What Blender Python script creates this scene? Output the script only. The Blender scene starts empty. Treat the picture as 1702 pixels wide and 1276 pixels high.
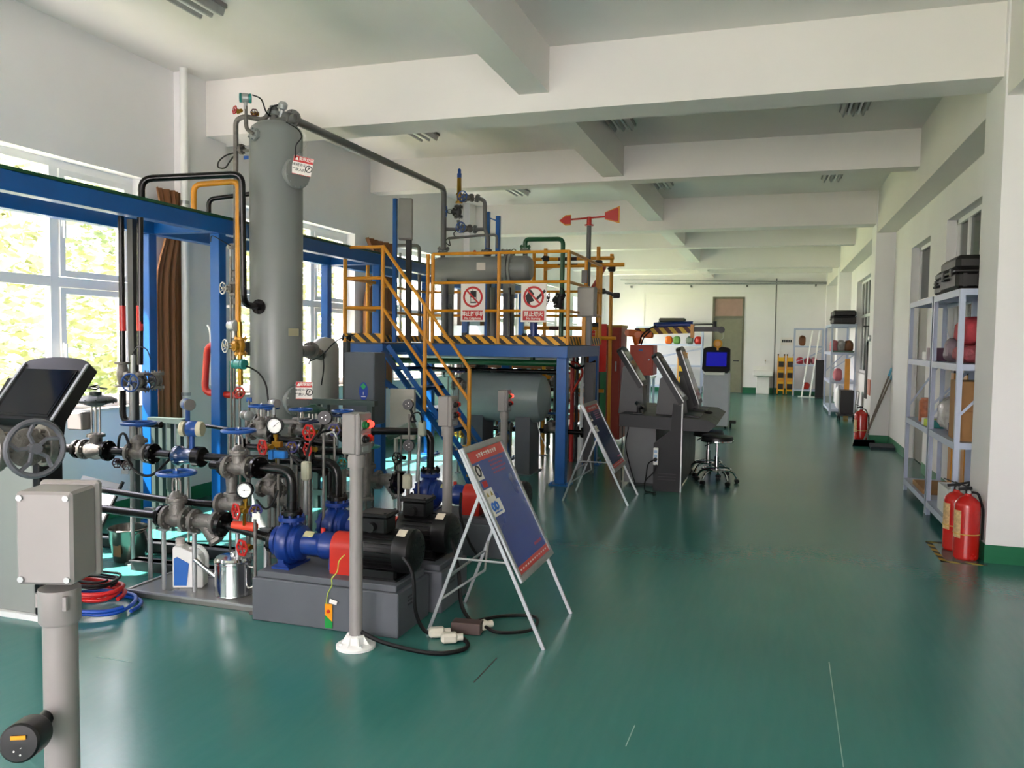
import bpy, math, random
from mathutils import Vector, Matrix
PI = math.pi
random.seed(7)
scn = bpy.context.scene
col = scn.collection

# ---------------------------------------------------------------- camera
CAMF, YAW, PITCH, ROLL, EYE = 1353.1, math.radians(17.685), math.radians(3.067), math.radians(0.754), 1.55
CF = Vector((-math.sin(YAW)*math.cos(PITCH), math.cos(YAW)*math.cos(PITCH), -math.sin(PITCH)))
_r = CF.cross(Vector((0, 0, 1))).normalized(); _u = _r.cross(CF)
CR = math.cos(ROLL)*_r + math.sin(ROLL)*_u
CU = -math.sin(ROLL)*_r + math.cos(ROLL)*_u
CO = Vector((0, 0, EYE))
cd = bpy.data.cameras.new('camera'); cam = bpy.data.objects.new('camera', cd); col.objects.link(cam)
cd.sensor_fit = 'HORIZONTAL'; cd.sensor_width = 36.0; cd.lens = 36.0*CAMF/1702.0
cd.clip_start = 0.05; cd.clip_end = 300
M = Matrix((CR, CU, -CF)).transposed().to_4x4(); M.translation = CO
cam.matrix_world = M
scn.camera = cam

def at(a, b, Y=None, X=None, Z=None, D=None):
    """the point of the room that the photograph shows at pixel (a, b), on the plane Y=, X= or Z= (or at depth D)"""
    d = CF + CR*((a-851)/CAMF) - CU*((b-638)/CAMF)
    if X is not None: t = X/d.x
    elif Y is not None: t = Y/d.y
    elif D is not None: t = D
    else: t = (Z-EYE)/d.z
    return CO + d*t

# ---------------------------------------------------------------- light
scn.view_settings.view_transform = 'Standard'
scn.view_settings.look = 'None'
scn.view_settings.gamma = 1
scn.view_settings.use_curve_mapping = False
scn.view_settings.exposure = 2.45
scn.cycles.max_bounces = 10
scn.cycles.diffuse_bounces = 6
scn.cycles.glossy_bounces = 4
scn.cycles.transparent_max_bounces = 12
scn.cycles.sample_clamp_indirect = 4.0
scn.cycles.use_denoising = True

wd = bpy.data.worlds.new('world'); scn.world = wd; wd.use_nodes = True
nt = wd.node_tree; nt.nodes.clear()
wo = nt.nodes.new('ShaderNodeOutputWorld'); bg = nt.nodes.new('ShaderNodeBackground')
tc = nt.nodes.new('ShaderNodeTexCoord'); sx = nt.nodes.new('ShaderNodeSeparateXYZ'); cr = nt.nodes.new('ShaderNodeValToRGB')
nt.links.new(tc.outputs['Generated'], sx.inputs[0]); nt.links.new(sx.outputs['Z'], cr.inputs[0])
cr.color_ramp.elements[0].position = 0.0; cr.color_ramp.elements[0].color = (1.0, 0.905, 0.875, 1)
cr.color_ramp.elements[1].position = 0.7; cr.color_ramp.elements[1].color = (0.86, 0.83, 1.0, 1)
nt.links.new(cr.outputs[0], bg.inputs[0]); bg.inputs[1].default_value = 3.2
nt.links.new(bg.outputs[0], wo.inputs[0])

sd = bpy.data.lights.new('sun', 'SUN'); sun = bpy.data.objects.new('sun', sd); col.objects.link(sun)
sd.energy = 14.0; sd.angle = math.radians(0.6); sd.color = (1.0, 0.91, 0.84)
sun.rotation_euler = Vector((0.50, 0.22, -0.84)).to_track_quat('-Z', 'Y').to_euler()
sun.location = (-12, -2, 14)
WIN_L = [(-0.2, 2.45), (3.4, 5.92), (7.2, 9.72), (10.9, 13.42), (14.8, 17.3), (17.7, 20.7), (21.9, 25.9)]  # last two, mostly hidden, widened to send more daylight to the far end
WZ0, WZ1 = 0.92, 2.93
def portal(name, loc, rot, sx_, sy_):
    l = bpy.data.lights.new(name, 'AREA'); o = bpy.data.objects.new(name, l); col.objects.link(o)
    l.shape = 'RECTANGLE'; l.size = sx_; l.size_y = sy_; l.cycles.is_portal = True
    o.location = loc; o.rotation_euler = rot
for i, (a, b) in enumerate(WIN_L):
    portal('window_daylight', (-5.62, (a+b)/2, (WZ0+WZ1)/2), (0, -PI/2, 0), WZ1-WZ0, b-a)
portal('rear_window_daylight', (-1.4, -3.75, 1.9), (PI/2, 0, PI), 5.0, 2.2)

# ---------------------------------------------------------------- materials
def lin(c):
    if isinstance(c, str):
        c = [int(c[i:i+2], 16)/255 for i in (0, 2, 4)]
    return tuple((x/12.92 if x <= 0.04045 else ((x+0.055)/1.055)**2.4) for x in c)+(1,)
_mats = {}
def mat(name, c, rough=0.5, metal=0.0, var=0.06, scale=8.0, bump=0.0, bscale=60.0, coat=0.0, spec=None, rvar=0.08):
    if name in _mats: return _mats[name]
    m = bpy.data.materials.new(name); m.use_nodes = True; n = m.node_tree; b = n.nodes['Principled BSDF']
    L = lin(c)
    t = n.nodes.new('ShaderNodeTexCoord'); no = n.nodes.new('ShaderNodeTexNoise'); no.inputs['Scale'].default_value = scale; no.inputs['Detail'].default_value = 4
    n.links.new(t.outputs['Object'], no.inputs['Vector'])
    r = n.nodes.new('ShaderNodeValToRGB'); r.color_ramp.elements[0].position = 0.3; r.color_ramp.elements[1].position = 0.7
    r.color_ramp.elements[0].color = tuple(x*(1-var) for x in L[:3])+(1,); r.color_ramp.elements[1].color = tuple(min(1, x*(1+var)) for x in L[:3])+(1,)
    n.links.new(no.outputs[0], r.inputs[0]); n.links.new(r.outputs[0], b.inputs['Base Color'])
    mr = n.nodes.new('ShaderNodeMapRange'); mr.inputs[3].default_value = max(0.02, rough-rvar); mr.inputs[4].default_value = min(1, rough+rvar)
    n.links.new(no.outputs[0], mr.inputs[0]); n.links.new(mr.outputs[0], b.inputs['Roughness'])
    b.inputs['Metallic'].default_value = metal
    if coat: b.inputs['Coat Weight'].default_value = coat
    if spec is not None: b.inputs['Specular IOR Level'].default_value = spec
    if bump:
        n2 = n.nodes.new('ShaderNodeTexNoise'); n2.inputs['Scale'].default_value = bscale; n.links.new(t.outputs['Object'], n2.inputs['Vector'])
        bp = n.nodes.new('ShaderNodeBump'); bp.inputs['Strength'].default_value = bump; bp.inputs['Distance'].default_value = 0.01
        n.links.new(n2.outputs[0], bp.inputs['Height']); n.links.new(bp.outputs[0], b.inputs['Normal'])
    _mats[name] = m
    return m
def emis(name, c, s):
    if name in _mats: return _mats[name]
    m = bpy.data.materials.new(name); m.use_nodes = True; b = m.node_tree.nodes['Principled BSDF']
    b.inputs['Base Color'].default_value = tuple(x*.15 for x in lin(c)[:3])+(1,); b.inputs['Emission Color'].default_value = lin(c); b.inputs['Emission Strength'].default_value = s; b.inputs['Roughness'].default_value = 0.3
    _mats[name] = m; return m
def glassmat(name='window_glass', tint=(1, 1, 1), f=0.07):
    if name in _mats: return _mats[name]
    m = bpy.data.materials.new(name); m.use_nodes = True; n = m.node_tree; n.nodes.clear()
    o = n.nodes.new('ShaderNodeOutputMaterial'); mx = n.nodes.new('ShaderNodeMixShader'); tr = n.nodes.new('ShaderNodeBsdfTransparent'); g = n.nodes.new('ShaderNodeBsdfGlossy')
    g.inputs['Roughness'].default_value = 0.03; tr.inputs[0].default_value = tint+(1,)
    lw = n.nodes.new('ShaderNodeLayerWeight'); lw.inputs[0].default_value = 0.3
    mr = n.nodes.new('ShaderNodeMapRange'); mr.inputs[3].default_value = f*0.6; mr.inputs[4].default_value = f*4
    n.links.new(lw.outputs['Fresnel'], mr.inputs[0]); n.links.new(mr.outputs[0], mx.inputs[0])
    n.links.new(tr.outputs[0], mx.inputs[1]); n.links.new(g.outputs[0], mx.inputs[2]); n.links.new(mx.outputs[0], o.inputs[0])
    _mats[name] = m; return m
def stripes(name, c1, c2, width, vec=(1, 0, 1), rough=0.5):
    """painted hazard stripes, a band of each colour 'width' metres wide along vec (object space)"""
    if name in _mats: return _mats[name]
    m = bpy.data.materials.new(name); m.use_nodes = True; n = m.node_tree; b = n.nodes['Principled BSDF']; b.inputs['Roughness'].default_value = rough
    t = n.nodes.new('ShaderNodeTexCoord'); d = n.nodes.new('ShaderNodeVectorMath'); d.operation = 'DOT_PRODUCT'; d.inputs[1].default_value = vec
    n.links.new(t.outputs['Object'], d.inputs[0])
    w = n.nodes.new('ShaderNodeMath'); w.operation = 'DIVIDE'; w.inputs[1].default_value = 2*width; n.links.new(d.outputs['Value'], w.inputs[0])
    fr = n.nodes.new('ShaderNodeMath'); fr.operation = 'FRACT'; n.links.new(w.outputs[0], fr.inputs[0])
    g = n.nodes.new('ShaderNodeMath'); g.operation = 'GREATER_THAN'; g.inputs[1].default_value = 0.5; n.links.new(fr.outputs[0], g.inputs[0])
    mx = n.nodes.new('ShaderNodeMix'); mx.data_type = 'RGBA'; mx.inputs['A'].default_value = lin(c1); mx.inputs['B'].default_value = lin(c2)
    n.links.new(g.outputs[0], mx.inputs['Factor']); n.links.new(mx.outputs['Result'], b.inputs['Base Color'])
    _mats[name] = m; return m

# ---------------------------------------------------------------- mesh builder
def V(*a): return Vector(a) if len(a) > 1 else Vector(a[0])
def frame(axis, up=None):
    z = Vector(axis).normalized(); h = Vector(up) if up is not None else (Vector((0, 0, 1)) if abs(z.z) < 0.9 else Vector((1, 0, 0)))
    x = h.cross(z)
    if x.length < 1e-5: x = Vector((0, 1, 0)).cross(z)
    x.normalize(); y = z.cross(x)
    return x, y, z
class MB:
    def __init__(s): s.v = []; s.f = []; s.m = Matrix.Identity(4); s.mi = []; s.cur = 0
    def add(s, vs, fs):
        k = len(s.v); s.v += [s.m @ Vector(p) for p in vs]; s.f += [tuple(i+k for i in f) for f in fs]; s.mi += [s.cur]*len(fs); return s
    def box(s, c, d, R=None, bev=0.0):
        x, y, z = d[0]/2, d[1]/2, d[2]/2
        if bev > 0:
            b = min(bev, x*0.9, y*0.9, z*0.9); P = []
            for sx_ in (-1, 1):
                for sy_ in (-1, 1):
                    for sz_ in (-1, 1):
                        P += [(sx_*x, sy_*(y-b), sz_*(z-b)), (sx_*(x-b), sy_*y, sz_*(z-b)), (sx_*(x-b), sy_*(y-b), sz_*z)]
            I = lambda a, b_, c_, k: ((a*2+b_)*2+c_)*3+k
            F = []
            F += [(I(a, 0, 0, 0), I(a, 1, 0, 0), I(a, 1, 1, 0), I(a, 0, 1, 0)) if a else (I(a, 0, 0, 0), I(a, 0, 1, 0), I(a, 1, 1, 0), I(a, 1, 0, 0)) for a in (0, 1)]
            F += [(I(0, a, 0, 1), I(0, a, 1, 1), I(1, a, 1, 1), I(1, a, 0, 1)) if a else (I(0, a, 0, 1), I(1, a, 0, 1), I(1, a, 1, 1), I(0, a, 1, 1)) for a in (0, 1)]
            F += [(I(0, 0, a, 2), I(1, 0, a, 2), I(1, 1, a, 2), I(0, 1, a, 2)) if a else (I(0, 0, a, 2), I(0, 1, a, 2), I(1, 1, a, 2), I(1, 0, a, 2)) for a in (0, 1)]
            for a in (0, 1):
                for b_ in (0, 1):
                    F.append((I(a, b_, 0, 0), I(a, b_, 1, 0), I(a, b_, 1, 1), I(a, b_, 0, 1)))
                    F.append((I(a, 0, b_, 0), I(a, 1, b_, 0), I(a, 1, b_, 2), I(a, 0, b_, 2)))
                    F.append((I(0, a, b_, 1), I(1, a, b_, 1), I(1, a, b_, 2), I(0, a, b_, 2)))
                    for c_ in (0, 1): F.append((I(a, b_, c_, 0), I(a, b_, c_, 1), I(a, b_, c_, 2)))
        else:
            P = [(-x, -y, -z), (x, -y, -z), (x, y, -z), (-x, y, -z), (-x, -y, z), (x, -y, z), (x, y, z), (-x, y, z)]
            F = [(0, 3, 2, 1), (4, 5, 6, 7), (0, 1, 5, 4), (1, 2, 6, 5), (2, 3, 7, 6), (3, 0, 4, 7)]
        c = Vector(c)
        return s.add([c+(R @ Vector(p) if R else Vector(p)) for p in P], F)
    def bx(s, a, b, bev=0.0):
        a, b = Vector(a), Vector(b)
        return s.box((a+b)/2, [abs(b[i]-a[i]) for i in range(3)], None, bev)
    def bar(s, p, q, w, h, up=(0, 0, 1), bev=0.0):
        p, q = Vector(p), Vector(q); d = q-p; x, y, z = frame(d, up)
        R = Matrix((x, y, z)).transposed()
        return s.box((p+q)/2, (w, h, d.length), R, bev)
    def cyl(s, p, q, r, r2=None, n=16, caps=True):
        p, q = Vector(p), Vector(q); r2 = r if r2 is None else r2; x, y, z = frame(q-p)
        P = []
        for c, rr in ((p, r), (q, r2)):
            P += [c+(x*math.cos(2*PI*i/n)+y*math.sin(2*PI*i/n))*rr for i in range(n)]
        F = [(i, (i+1) % n, n+(i+1) % n, n+i) for i in range(n)]
        if caps: F += [tuple(range(n))[::-1], tuple(range(n, 2*n))]
        return s.add(P, F)
    def lathe(s, o, axis, prof, n=20, up=None):
        """prof: (radius, height along axis)"""
        o = Vector(o); x, y, z = frame(axis, up); P = []; F = []
        for r, h in prof: P += [o+z*h+(x*math.cos(2*PI*i/n)+y*math.sin(2*PI*i/n))*max(r, 1e-5) for i in range(n)]
        for j in range(len(prof)-1): F += [(j*n+i, j*n+(i+1) % n, (j+1)*n+(i+1) % n, (j+1)*n+i) for i in range(n)]
        if prof[0][0] > 1e-4: F.append(tuple(range(n))[::-1])
        if prof[-1][0] > 1e-4: F.append(tuple(range((len(prof)-1)*n, len(prof)*n)))
        return s.add(P, F)
    def tube(s, pts, r, n=10, fil=0.0, seg=5, closed=False, caps=True):
        pts = [Vector(p) for p in pts]
        if fil > 0 and len(pts) > 2:
            out = [pts[0]]
            for i in range(1, len(pts)-1):
                a, b, c = pts[i-1], pts[i], pts[i+1]; u1 = (a-b); u2 = (c-b); k = min(fil, u1.length*0.49, u2.length*0.49)
                p1 = b+u1.normalized()*k; p2 = b+u2.normalized()*k
                for j in range(seg+1):
                    t = j/seg; out.append(p1*(1-t)**2+b*2*t*(1-t)+p2*t*t)
            out.append(pts[-1]); pts = out
        N = len(pts); x = None; P = []
        for i, p in enumerate(pts):
            if closed: d = pts[(i+1) % N]-pts[i-1]
            else: d = pts[min(i+1, N-1)]-pts[max(i-1, 0)]
            if d.length < 1e-9: d = Vector((0, 0, 1))
            d.normalize()
            if x is None: x, y, _ = frame(d)
            else:
                x = x-d*x.dot(d)
                if x.length < 1e-6: x, _, _ = frame(d)
                x.normalize()
            y = d.cross(x)
            P += [p+(x*math.cos(2*PI*k/n)+y*math.sin(2*PI*k/n))*r for k in range(n)]
        F = [(j*n+k, j*n+(k+1) % n, (j+1)*n+(k+1) % n, (j+1)*n+k) for j in range(N-1) for k in range(n)]
        if closed: F += [((N-1)*n+k, (N-1)*n+(k+1) % n, (k+1) % n, k) for k in range(n)]
        elif caps: F += [tuple(range(n))[::-1], tuple(range((N-1)*n, N*n))]
        return s.add(P, F)
    def torus(s, c, axis, R, r, n=24, m=8):
        x, y, z = frame(axis); c = Vector(c)
        return s.tube([c+(x*math.cos(2*PI*i/n)+y*math.sin(2*PI*i/n))*R for i in range(n)], r, m, closed=True)
    def prism(s, poly, o, ux, uy, th):
        """flat outline poly (2-D) in the plane ux, uy at o, given thickness th along ux x uy"""
        o = Vector(o); ux = Vector(ux).normalized(); uy = Vector(uy).normalized(); w = ux.cross(uy)*th; n = len(poly)
        P = [o+ux*a+uy*b for a, b in poly]; P += [p+w for p in P]
        F = [tuple(range(n))[::-1], tuple(range(n, 2*n))]+[(i, (i+1) % n, n+(i+1) % n, n+i) for i in range(n)]
        return s.add(P, F)
    def ball(s, c, r, n=12, sq=(1, 1, 1)):
        c = Vector(c); P = []; F = []; m = n//2+1
        for j in range(m):
            a = PI*j/(m-1)-PI/2
            P += [c+Vector((r*sq[0]*math.cos(a)*math.cos(2*PI*i/n), r*sq[1]*math.cos(a)*math.sin(2*PI*i/n), r*sq[2]*math.sin(a))) for i in range(n)]
        for j in range(m-1): F += [(j*n+i, j*n+(i+1) % n, (j+1)*n+(i+1) % n, (j+1)*n+i) for i in range(n)]
        return s.add(P, F)
    def bolts(s, c, axis, R, k, br, h, ph=0.0):
        x, y, z = frame(axis); c = Vector(c)
        for i in range(k):
            a = 2*PI*(i+0.5)/k+ph; p = c+(x*math.cos(a)+y*math.sin(a))*R
            s.cyl(p-z*h/2, p+z*h/2, br, n=6)
        return s
_wm = {}
def wmat(o): return _wm.get(o.name, Matrix.Identity(4))
def obj(name, mb, mats, parent=None, local=False, smooth=35, kind=None, label=None, origin=None):
    """one mesh object; coordinates are the room's (local=False) or the parent's own (local=True)"""
    me = bpy.data.meshes.new(name)
    if parent is not None and not local:
        inv = wmat(parent).inverted(); vs = [inv @ p for p in mb.v]; o_w = wmat(parent)
    elif parent is None and origin is not None:
        og = Vector(origin); vs = [p-og for p in mb.v]; o_w = Matrix.Translation(og)
    else: vs = mb.v; o_w = wmat(parent) if parent is not None else Matrix.Identity(4)
    me.from_pydata([tuple(v) for v in vs], [], mb.f)
    if not isinstance(mats, (list, tuple)): mats = [mats]
    for m_ in mats: me.materials.append(m_)
    if len(mats) > 1: me.polygons.foreach_set('material_index', mb.mi)
    if smooth:
        me.polygons.foreach_set('use_smooth', [True]*len(me.polygons)); me.set_sharp_from_angle(angle=math.radians(smooth))
    me.update()
    o = bpy.data.objects.new(name, me); col.objects.link(o)
    if parent is not None: o.parent = parent
    elif origin is not None: o.location = origin
    _wm[o.name] = o_w
    if kind: o['kind'] = kind
    if label: o['label'] = label
    return o
def struct(name, mb, mats, parent=None, smooth=35):
    o = obj(name, mb, mats, parent, smooth=smooth)
    o['kind'] = 'structure'
    return o
def thing(name, label, cat, loc=(0, 0, 0), mtx=None, group=None):
    o = bpy.data.objects.new(name, None); col.objects.link(o); o.empty_display_size = 0.05
    m_ = mtx if mtx is not None else Matrix.Translation(Vector(loc)); o.matrix_world = m_; _wm[o.name] = m_.copy()
    o['label'] = label; o['category'] = cat
    if group: o['group'] = group
    return o
def solo(name, mb, mats, label, cat, group=None, origin=None, kind=None, smooth=35):
    """a thing that is one mesh"""
    if origin is None:
        zs = min(p.z for p in mb.v); n_ = len(mb.v); origin = (sum(p.x for p in mb.v)/n_, sum(p.y for p in mb.v)/n_, zs)
    o = obj(name, mb, mats, None, origin=origin, smooth=smooth)
    o['label'] = label; o['category'] = cat
    if group: o['group'] = group
    if kind: o['kind'] = kind
    return o
def kids(o, _idx={}):
    return list(o.children)
def dup(root, mtx, label=None, group=None):
    c = root.copy(); col.objects.link(c); c.matrix_world = mtx; _wm[c.name] = mtx.copy()
    if label: c['label'] = label
    if group: c['group'] = group
    def rec(a, b):
        for ch in kids(a):
            d = ch.copy(); col.objects.link(d); d.parent = b; _wm[d.name] = _wm.get(ch.name, Matrix.Identity(4)); rec(ch, d)
    rec(root, c)
    return c
def mx(loc, xaxis=None, zaxis=(0, 0, 1), s=1.0):
    """placement matrix: local X along xaxis, local Z along zaxis"""
    z = Vector(zaxis).normalized(); x = Vector(xaxis if xaxis is not None else (1, 0, 0)); x = (x-z*x.dot(z)).normalized(); y = z.cross(x)
    m_ = Matrix((x, y, z)).transposed().to_4x4() @ Matrix.Scale(s, 4); m_.translation = Vector(loc)
    return m_
def text_mb(mb, s, size, o, ux, uy, lift=0.001, align='CENTER', bold=0.0):
    """flat lettering added to mb: centred on o, reading along ux, up along uy"""
    c = bpy.data.curves.new('lettering', 'FONT'); c.body = s; c.size = size; c.align_x = align; c.align_y = 'CENTER'; c.resolution_u = 2; c.offset = bold
    ob = bpy.data.objects.new('lettering', c); me = ob.to_mesh()
    o = Vector(o); ux = Vector(ux).normalized(); uy = Vector(uy).normalized(); n_ = ux.cross(uy)
    mb.add([o+ux*v.co.x+uy*v.co.y+n_*lift for v in me.vertices], [tuple(p.vertices) for p in me.polygons])
    ob.to_mesh_clear(); bpy.data.objects.remove(ob); bpy.data.curves.remove(c)
    return mb

# the palette
white_wall = mat('wall_paint', 'e8e6e6', 0.75, var=0.03, scale=1.2, bump=0.06, bscale=25)
ceil_paint = mat('ceiling_paint', 'e2deda', 0.8, var=0.03, scale=1.0)
upvc = mat('white_window_plastic', 'eeeeee', 0.35, var=0.02)
green_paint = mat('green_baseboard_paint', '0f6b45', 0.45, var=0.12, scale=3)
blue_paint = mat('blue_steel_paint', '005299', 0.38, var=0.08, scale=4)
blue_dark = mat('dark_blue_casting_paint', '0e2f78', 0.33, var=0.12, scale=14, bump=0.1)
yellow_paint = mat('yellow_rail_paint', 'd08a10', 0.38, var=0.08)
black_paint = mat('black_pipe_paint', '0a0808', 0.25, var=0.2, scale=6, spec=.4)
black_rub = mat('black_rubber', '09090a', 0.5, spec=.3)
black_plastic = mat('black_plastic', '0c0c0d', 0.38, spec=.35)
grey_vessel = mat('grey_vessel_paint', '7d8180', 0.32, var=0.04, scale=3)
grey_base = mat('grey_pump_base_paint', '55585e', 0.5, var=0.06)
grey_pipe = mat('grey_pipe_paint', '5c5d5b', 0.42, var=0.07)
dark_grey = mat('dark_grey_paint', '27292b', 0.45, var=0.08)
cast = mat('cast_steel', '716d68', 0.46, metal=0.45, var=0.22, scale=25, bump=0.25, bscale=90)
steel = mat('bright_steel', 'b8b6b0', 0.3, metal=0.9, var=0.08)
chrome = mat('chrome', 'd8d8d8', 0.12, metal=1.0, var=0.02)
galv = mat('galvanised_steel', 'a4a6a6', 0.42, metal=0.6, var=0.1, scale=18)
alu = mat('aluminium_profile', 'a9acae', 0.33, metal=0.7, var=0.04)
lgrey = mat('light_grey_enclosure_paint', '827d7b', 0.45, var=0.04)
wheel_blue = mat('blue_handwheel_paint', '1c4a92', 0.32, var=0.1)
red_paint = mat('red_paint', 'b4200f', 0.38, var=0.08)
red_dark = mat('red_handwheel_paint', 'b3201c', 0.35, var=0.1)
brass = mat('brass', 'a57f2e', 0.35, metal=0.9, var=0.1)
pvc_white = mat('white_plastic', 'e6e6e2', 0.4, var=0.02)
shelf_paint = mat('pale_blue_shelf_paint', 'b4bed3', 0.4, var=0.04)
orange = mat('orange_paint', 'e06a10', 0.35, var=0.08)
card = mat('cardboard', 'a67c4e', 0.8, var=0.08)
green_pipe = mat('green_pipe_paint', '0f4a2a', 0.32, var=0.1)
teal = mat('teal_instrument_paint', '1c7a74', 0.35)
wood = mat('brown_wood', '7a4a28', 0.55, var=0.2, scale=5)
# ================================================================ the room
XL, XR, Y0, Y1, ZC = -5.31, 1.78, -3.6, 26.5, 3.97
def floor_mat():
    m = bpy.data.materials.new('teal_epoxy_floor'); m.use_nodes = True; n = m.node_tree; b = n.nodes['Principled BSDF']
    t = n.nodes.new('ShaderNodeTexCoord')
    a = n.nodes.new('ShaderNodeTexNoise'); a.inputs['Scale'].default_value = 0.5; a.inputs['Detail'].default_value = 2
    c = n.nodes.new('ShaderNodeTexNoise'); c.inputs['Scale'].default_value = 30; c.inputs['Detail'].default_value = 3
    n.links.new(t.outputs['Object'], a.inputs[0]); n.links.new(t.outputs['Object'], c.inputs[0])
    r = n.nodes.new('ShaderNodeValToRGB'); r.color_ramp.elements[0].position = 0.0; r.color_ramp.elements[1].position = 1.0
    r.color_ramp.elements[0].color = lin('285f58'); r.color_ramp.elements[1].color = lin('357b73')
    n.links.new(a.outputs[0], r.inputs[0])
    # fine scuffs
    sc = n.nodes.new('ShaderNodeTexNoise'); sc.inputs['Scale'].default_value = 3; sc.inputs['Detail'].default_value = 4
    mp = n.nodes.new('ShaderNodeMapping'); mp.inputs['Scale'].default_value = (9, 1, 1); mp.inputs['Rotation'].default_value = (0, 0, 0.5)
    n.links.new(t.outputs['Object'], mp.inputs[0]); n.links.new(mp.outputs[0], sc.inputs[0])
    mr0 = n.nodes.new('ShaderNodeMapRange'); mr0.inputs[1].default_value = 0.0; mr0.inputs[2].default_value = 1.0; mr0.inputs[4].default_value = 0.10
    n.links.new(sc.outputs[0], mr0.inputs[0])
    mix = n.nodes.new('ShaderNodeMix'); mix.data_type = 'RGBA'; mix.inputs['B'].default_value = lin('6d9089')
    n.links.new(mr0.outputs[0], mix.inputs['Factor']); n.links.new(r.outputs[0], mix.inputs['A']); n.links.new(mix.outputs['Result'], b.inputs['Base Color'])
    mr = n.nodes.new('ShaderNodeMapRange'); mr.inputs[3].default_value = 0.20; mr.inputs[4].default_value = 0.26
    n.links.new(a.outputs[0], mr.inputs[0]); n.links.new(mr.outputs[0], b.inputs['Roughness'])
    bp = n.nodes.new('ShaderNodeBump'); bp.inputs['Strength'].default_value = 0.05; bp.inputs['Distance'].default_value = 0.01
    n.links.new(c.outputs[0], bp.inputs['Height']); n.links.new(bp.outputs[0], b.inputs['Normal'])
    return m
struct('floor', MB().bx((XL-0.3, Y0-0.2, -0.15), (XR+0.3, Y1+0.2, 0)), floor_mat())
struct('ceiling', MB().bx((XL-0.3, Y0-0.2, ZC), (XR+0.3, Y1+0.2, ZC+0.15)), ceil_paint)
# left wall with its window openings
w = MB(); ys = [Y0-0.2]
for a, b in WIN_L: ys += [a, b]
ys.append(Y1+0.2)
for i in range(0, len(ys), 2): w.bx((XL-0.3, ys[i], 0), (XL, ys[i+1], ZC))
for a, b in WIN_L:
    w.bx((XL-0.3, a, 0), (XL, b, WZ0)); w.bx((XL-0.3, a, WZ1), (XL, b, ZC))
struct('wall_left', w, white_wall)
# right wall: openings (y0, y1, z0, z1)
OPR = [(7.3, 10.0, 0.95, 2.92), (10.96, 12.35, 0.0, 2.88), (16.9, 19.9, 0.95, 2.95), (2.0, 4.6, 0.95, 2.95), (22.4, 23.4, 0, 2.95)]
w = MB(); y = Y0-0.2
for a, b, z0, z1 in sorted(OPR):
    w.bx((XR, y, 0), (XR+0.24, a, ZC)); y = b
    if z0 > 0: w.bx((XR, a, 0), (XR+0.24, b, z0))
    w.bx((XR, a, z1), (XR+0.24, b, ZC))
w.bx((XR, y, 0), (XR+0.24, Y1+0.2, ZC))
struct('wall_right', w, white_wall)
# far wall with its door opening
DX0, DX1 = -1.83, -0.86
w = MB(); w.bx((XL-0.3, Y1, 0), (DX0, Y1+0.2, ZC)); w.bx((DX1, Y1, 0), (XR+0.3, Y1+0.2, ZC)); w.bx((DX0, Y1, 3.0), (DX1, Y1+0.2, ZC))
struct('wall_far', w, white_wall)
struct('light_block_behind_door', MB().bx((DX0-.3, Y1+.2, 0), (DX1+.3, Y1+.26, 3.2)), white_wall)  # added backing panel, stops sky light leaking in round the far door leaf
# wall behind the camera, with a wide window that lights the near end of the hall
w = MB(); w.bx((XL-0.3, Y0-0.2, 0), (XR+0.3, Y0, 0.8)); w.bx((XL-0.3, Y0-0.2, 3.0), (XR+0.3, Y0, ZC))
w.bx((XL-0.3, Y0-0.2, 0.8), (-3.9, Y0, 3.0)); w.bx((1.1, Y0-0.2, 0.8), (XR+0.3, Y0, 3.0))
struct('wall_near', w, white_wall)
# dim corridor beyond the right-hand wall
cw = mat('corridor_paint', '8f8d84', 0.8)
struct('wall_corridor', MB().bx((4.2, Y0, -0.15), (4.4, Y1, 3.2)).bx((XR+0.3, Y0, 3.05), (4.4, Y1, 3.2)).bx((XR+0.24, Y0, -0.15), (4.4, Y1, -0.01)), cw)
# beams
MAINB = [-0.8, 6.61, 14.0, 21.4]
bm = MB()
for y in MAINB:
    struct('ceiling_beam', MB().bx((XL-0.02, y, 3.45), (1.55, y+0.4, ZC+0.01)), ceil_paint)
for y in (2.9, 10.15, 17.6, 24.2):
    struct('ceiling_beam', MB().bx((XL-0.02, y, 3.55), (1.55, y+0.26, ZC+0.01)), ceil_paint)
for a, b in ((Y0, -0.8), (-0.4, 6.61), (7.01, 14.0), (14.4, 21.4), (21.8, Y1)):
    struct('ceiling_beam', MB().bx((-2.08, a-0.01, 3.60), (-1.82, b+0.01, ZC+0.01)), ceil_paint)
struct('ceiling_beam', MB().bx((1.512, Y0, 3.3), (XR+0.02, Y1, ZC+0.01)), ceil_paint)
# columns
for y in (-0.85, 6.55, 13.95, 21.35):
    struct('column_right', MB().bx((1.5, y, 0), (XR+0.05, y+0.55, ZC)), white_wall)
    struct('column_left', MB().bx((XL-0.02, y-0.25, 0), (-5.2, y+0.35, ZC)), white_wall)
struct('column_right', MB().bx((1.5, Y1-0.35, 0), (XR+0.05, Y1+0.01, ZC)), white_wall)
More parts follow.
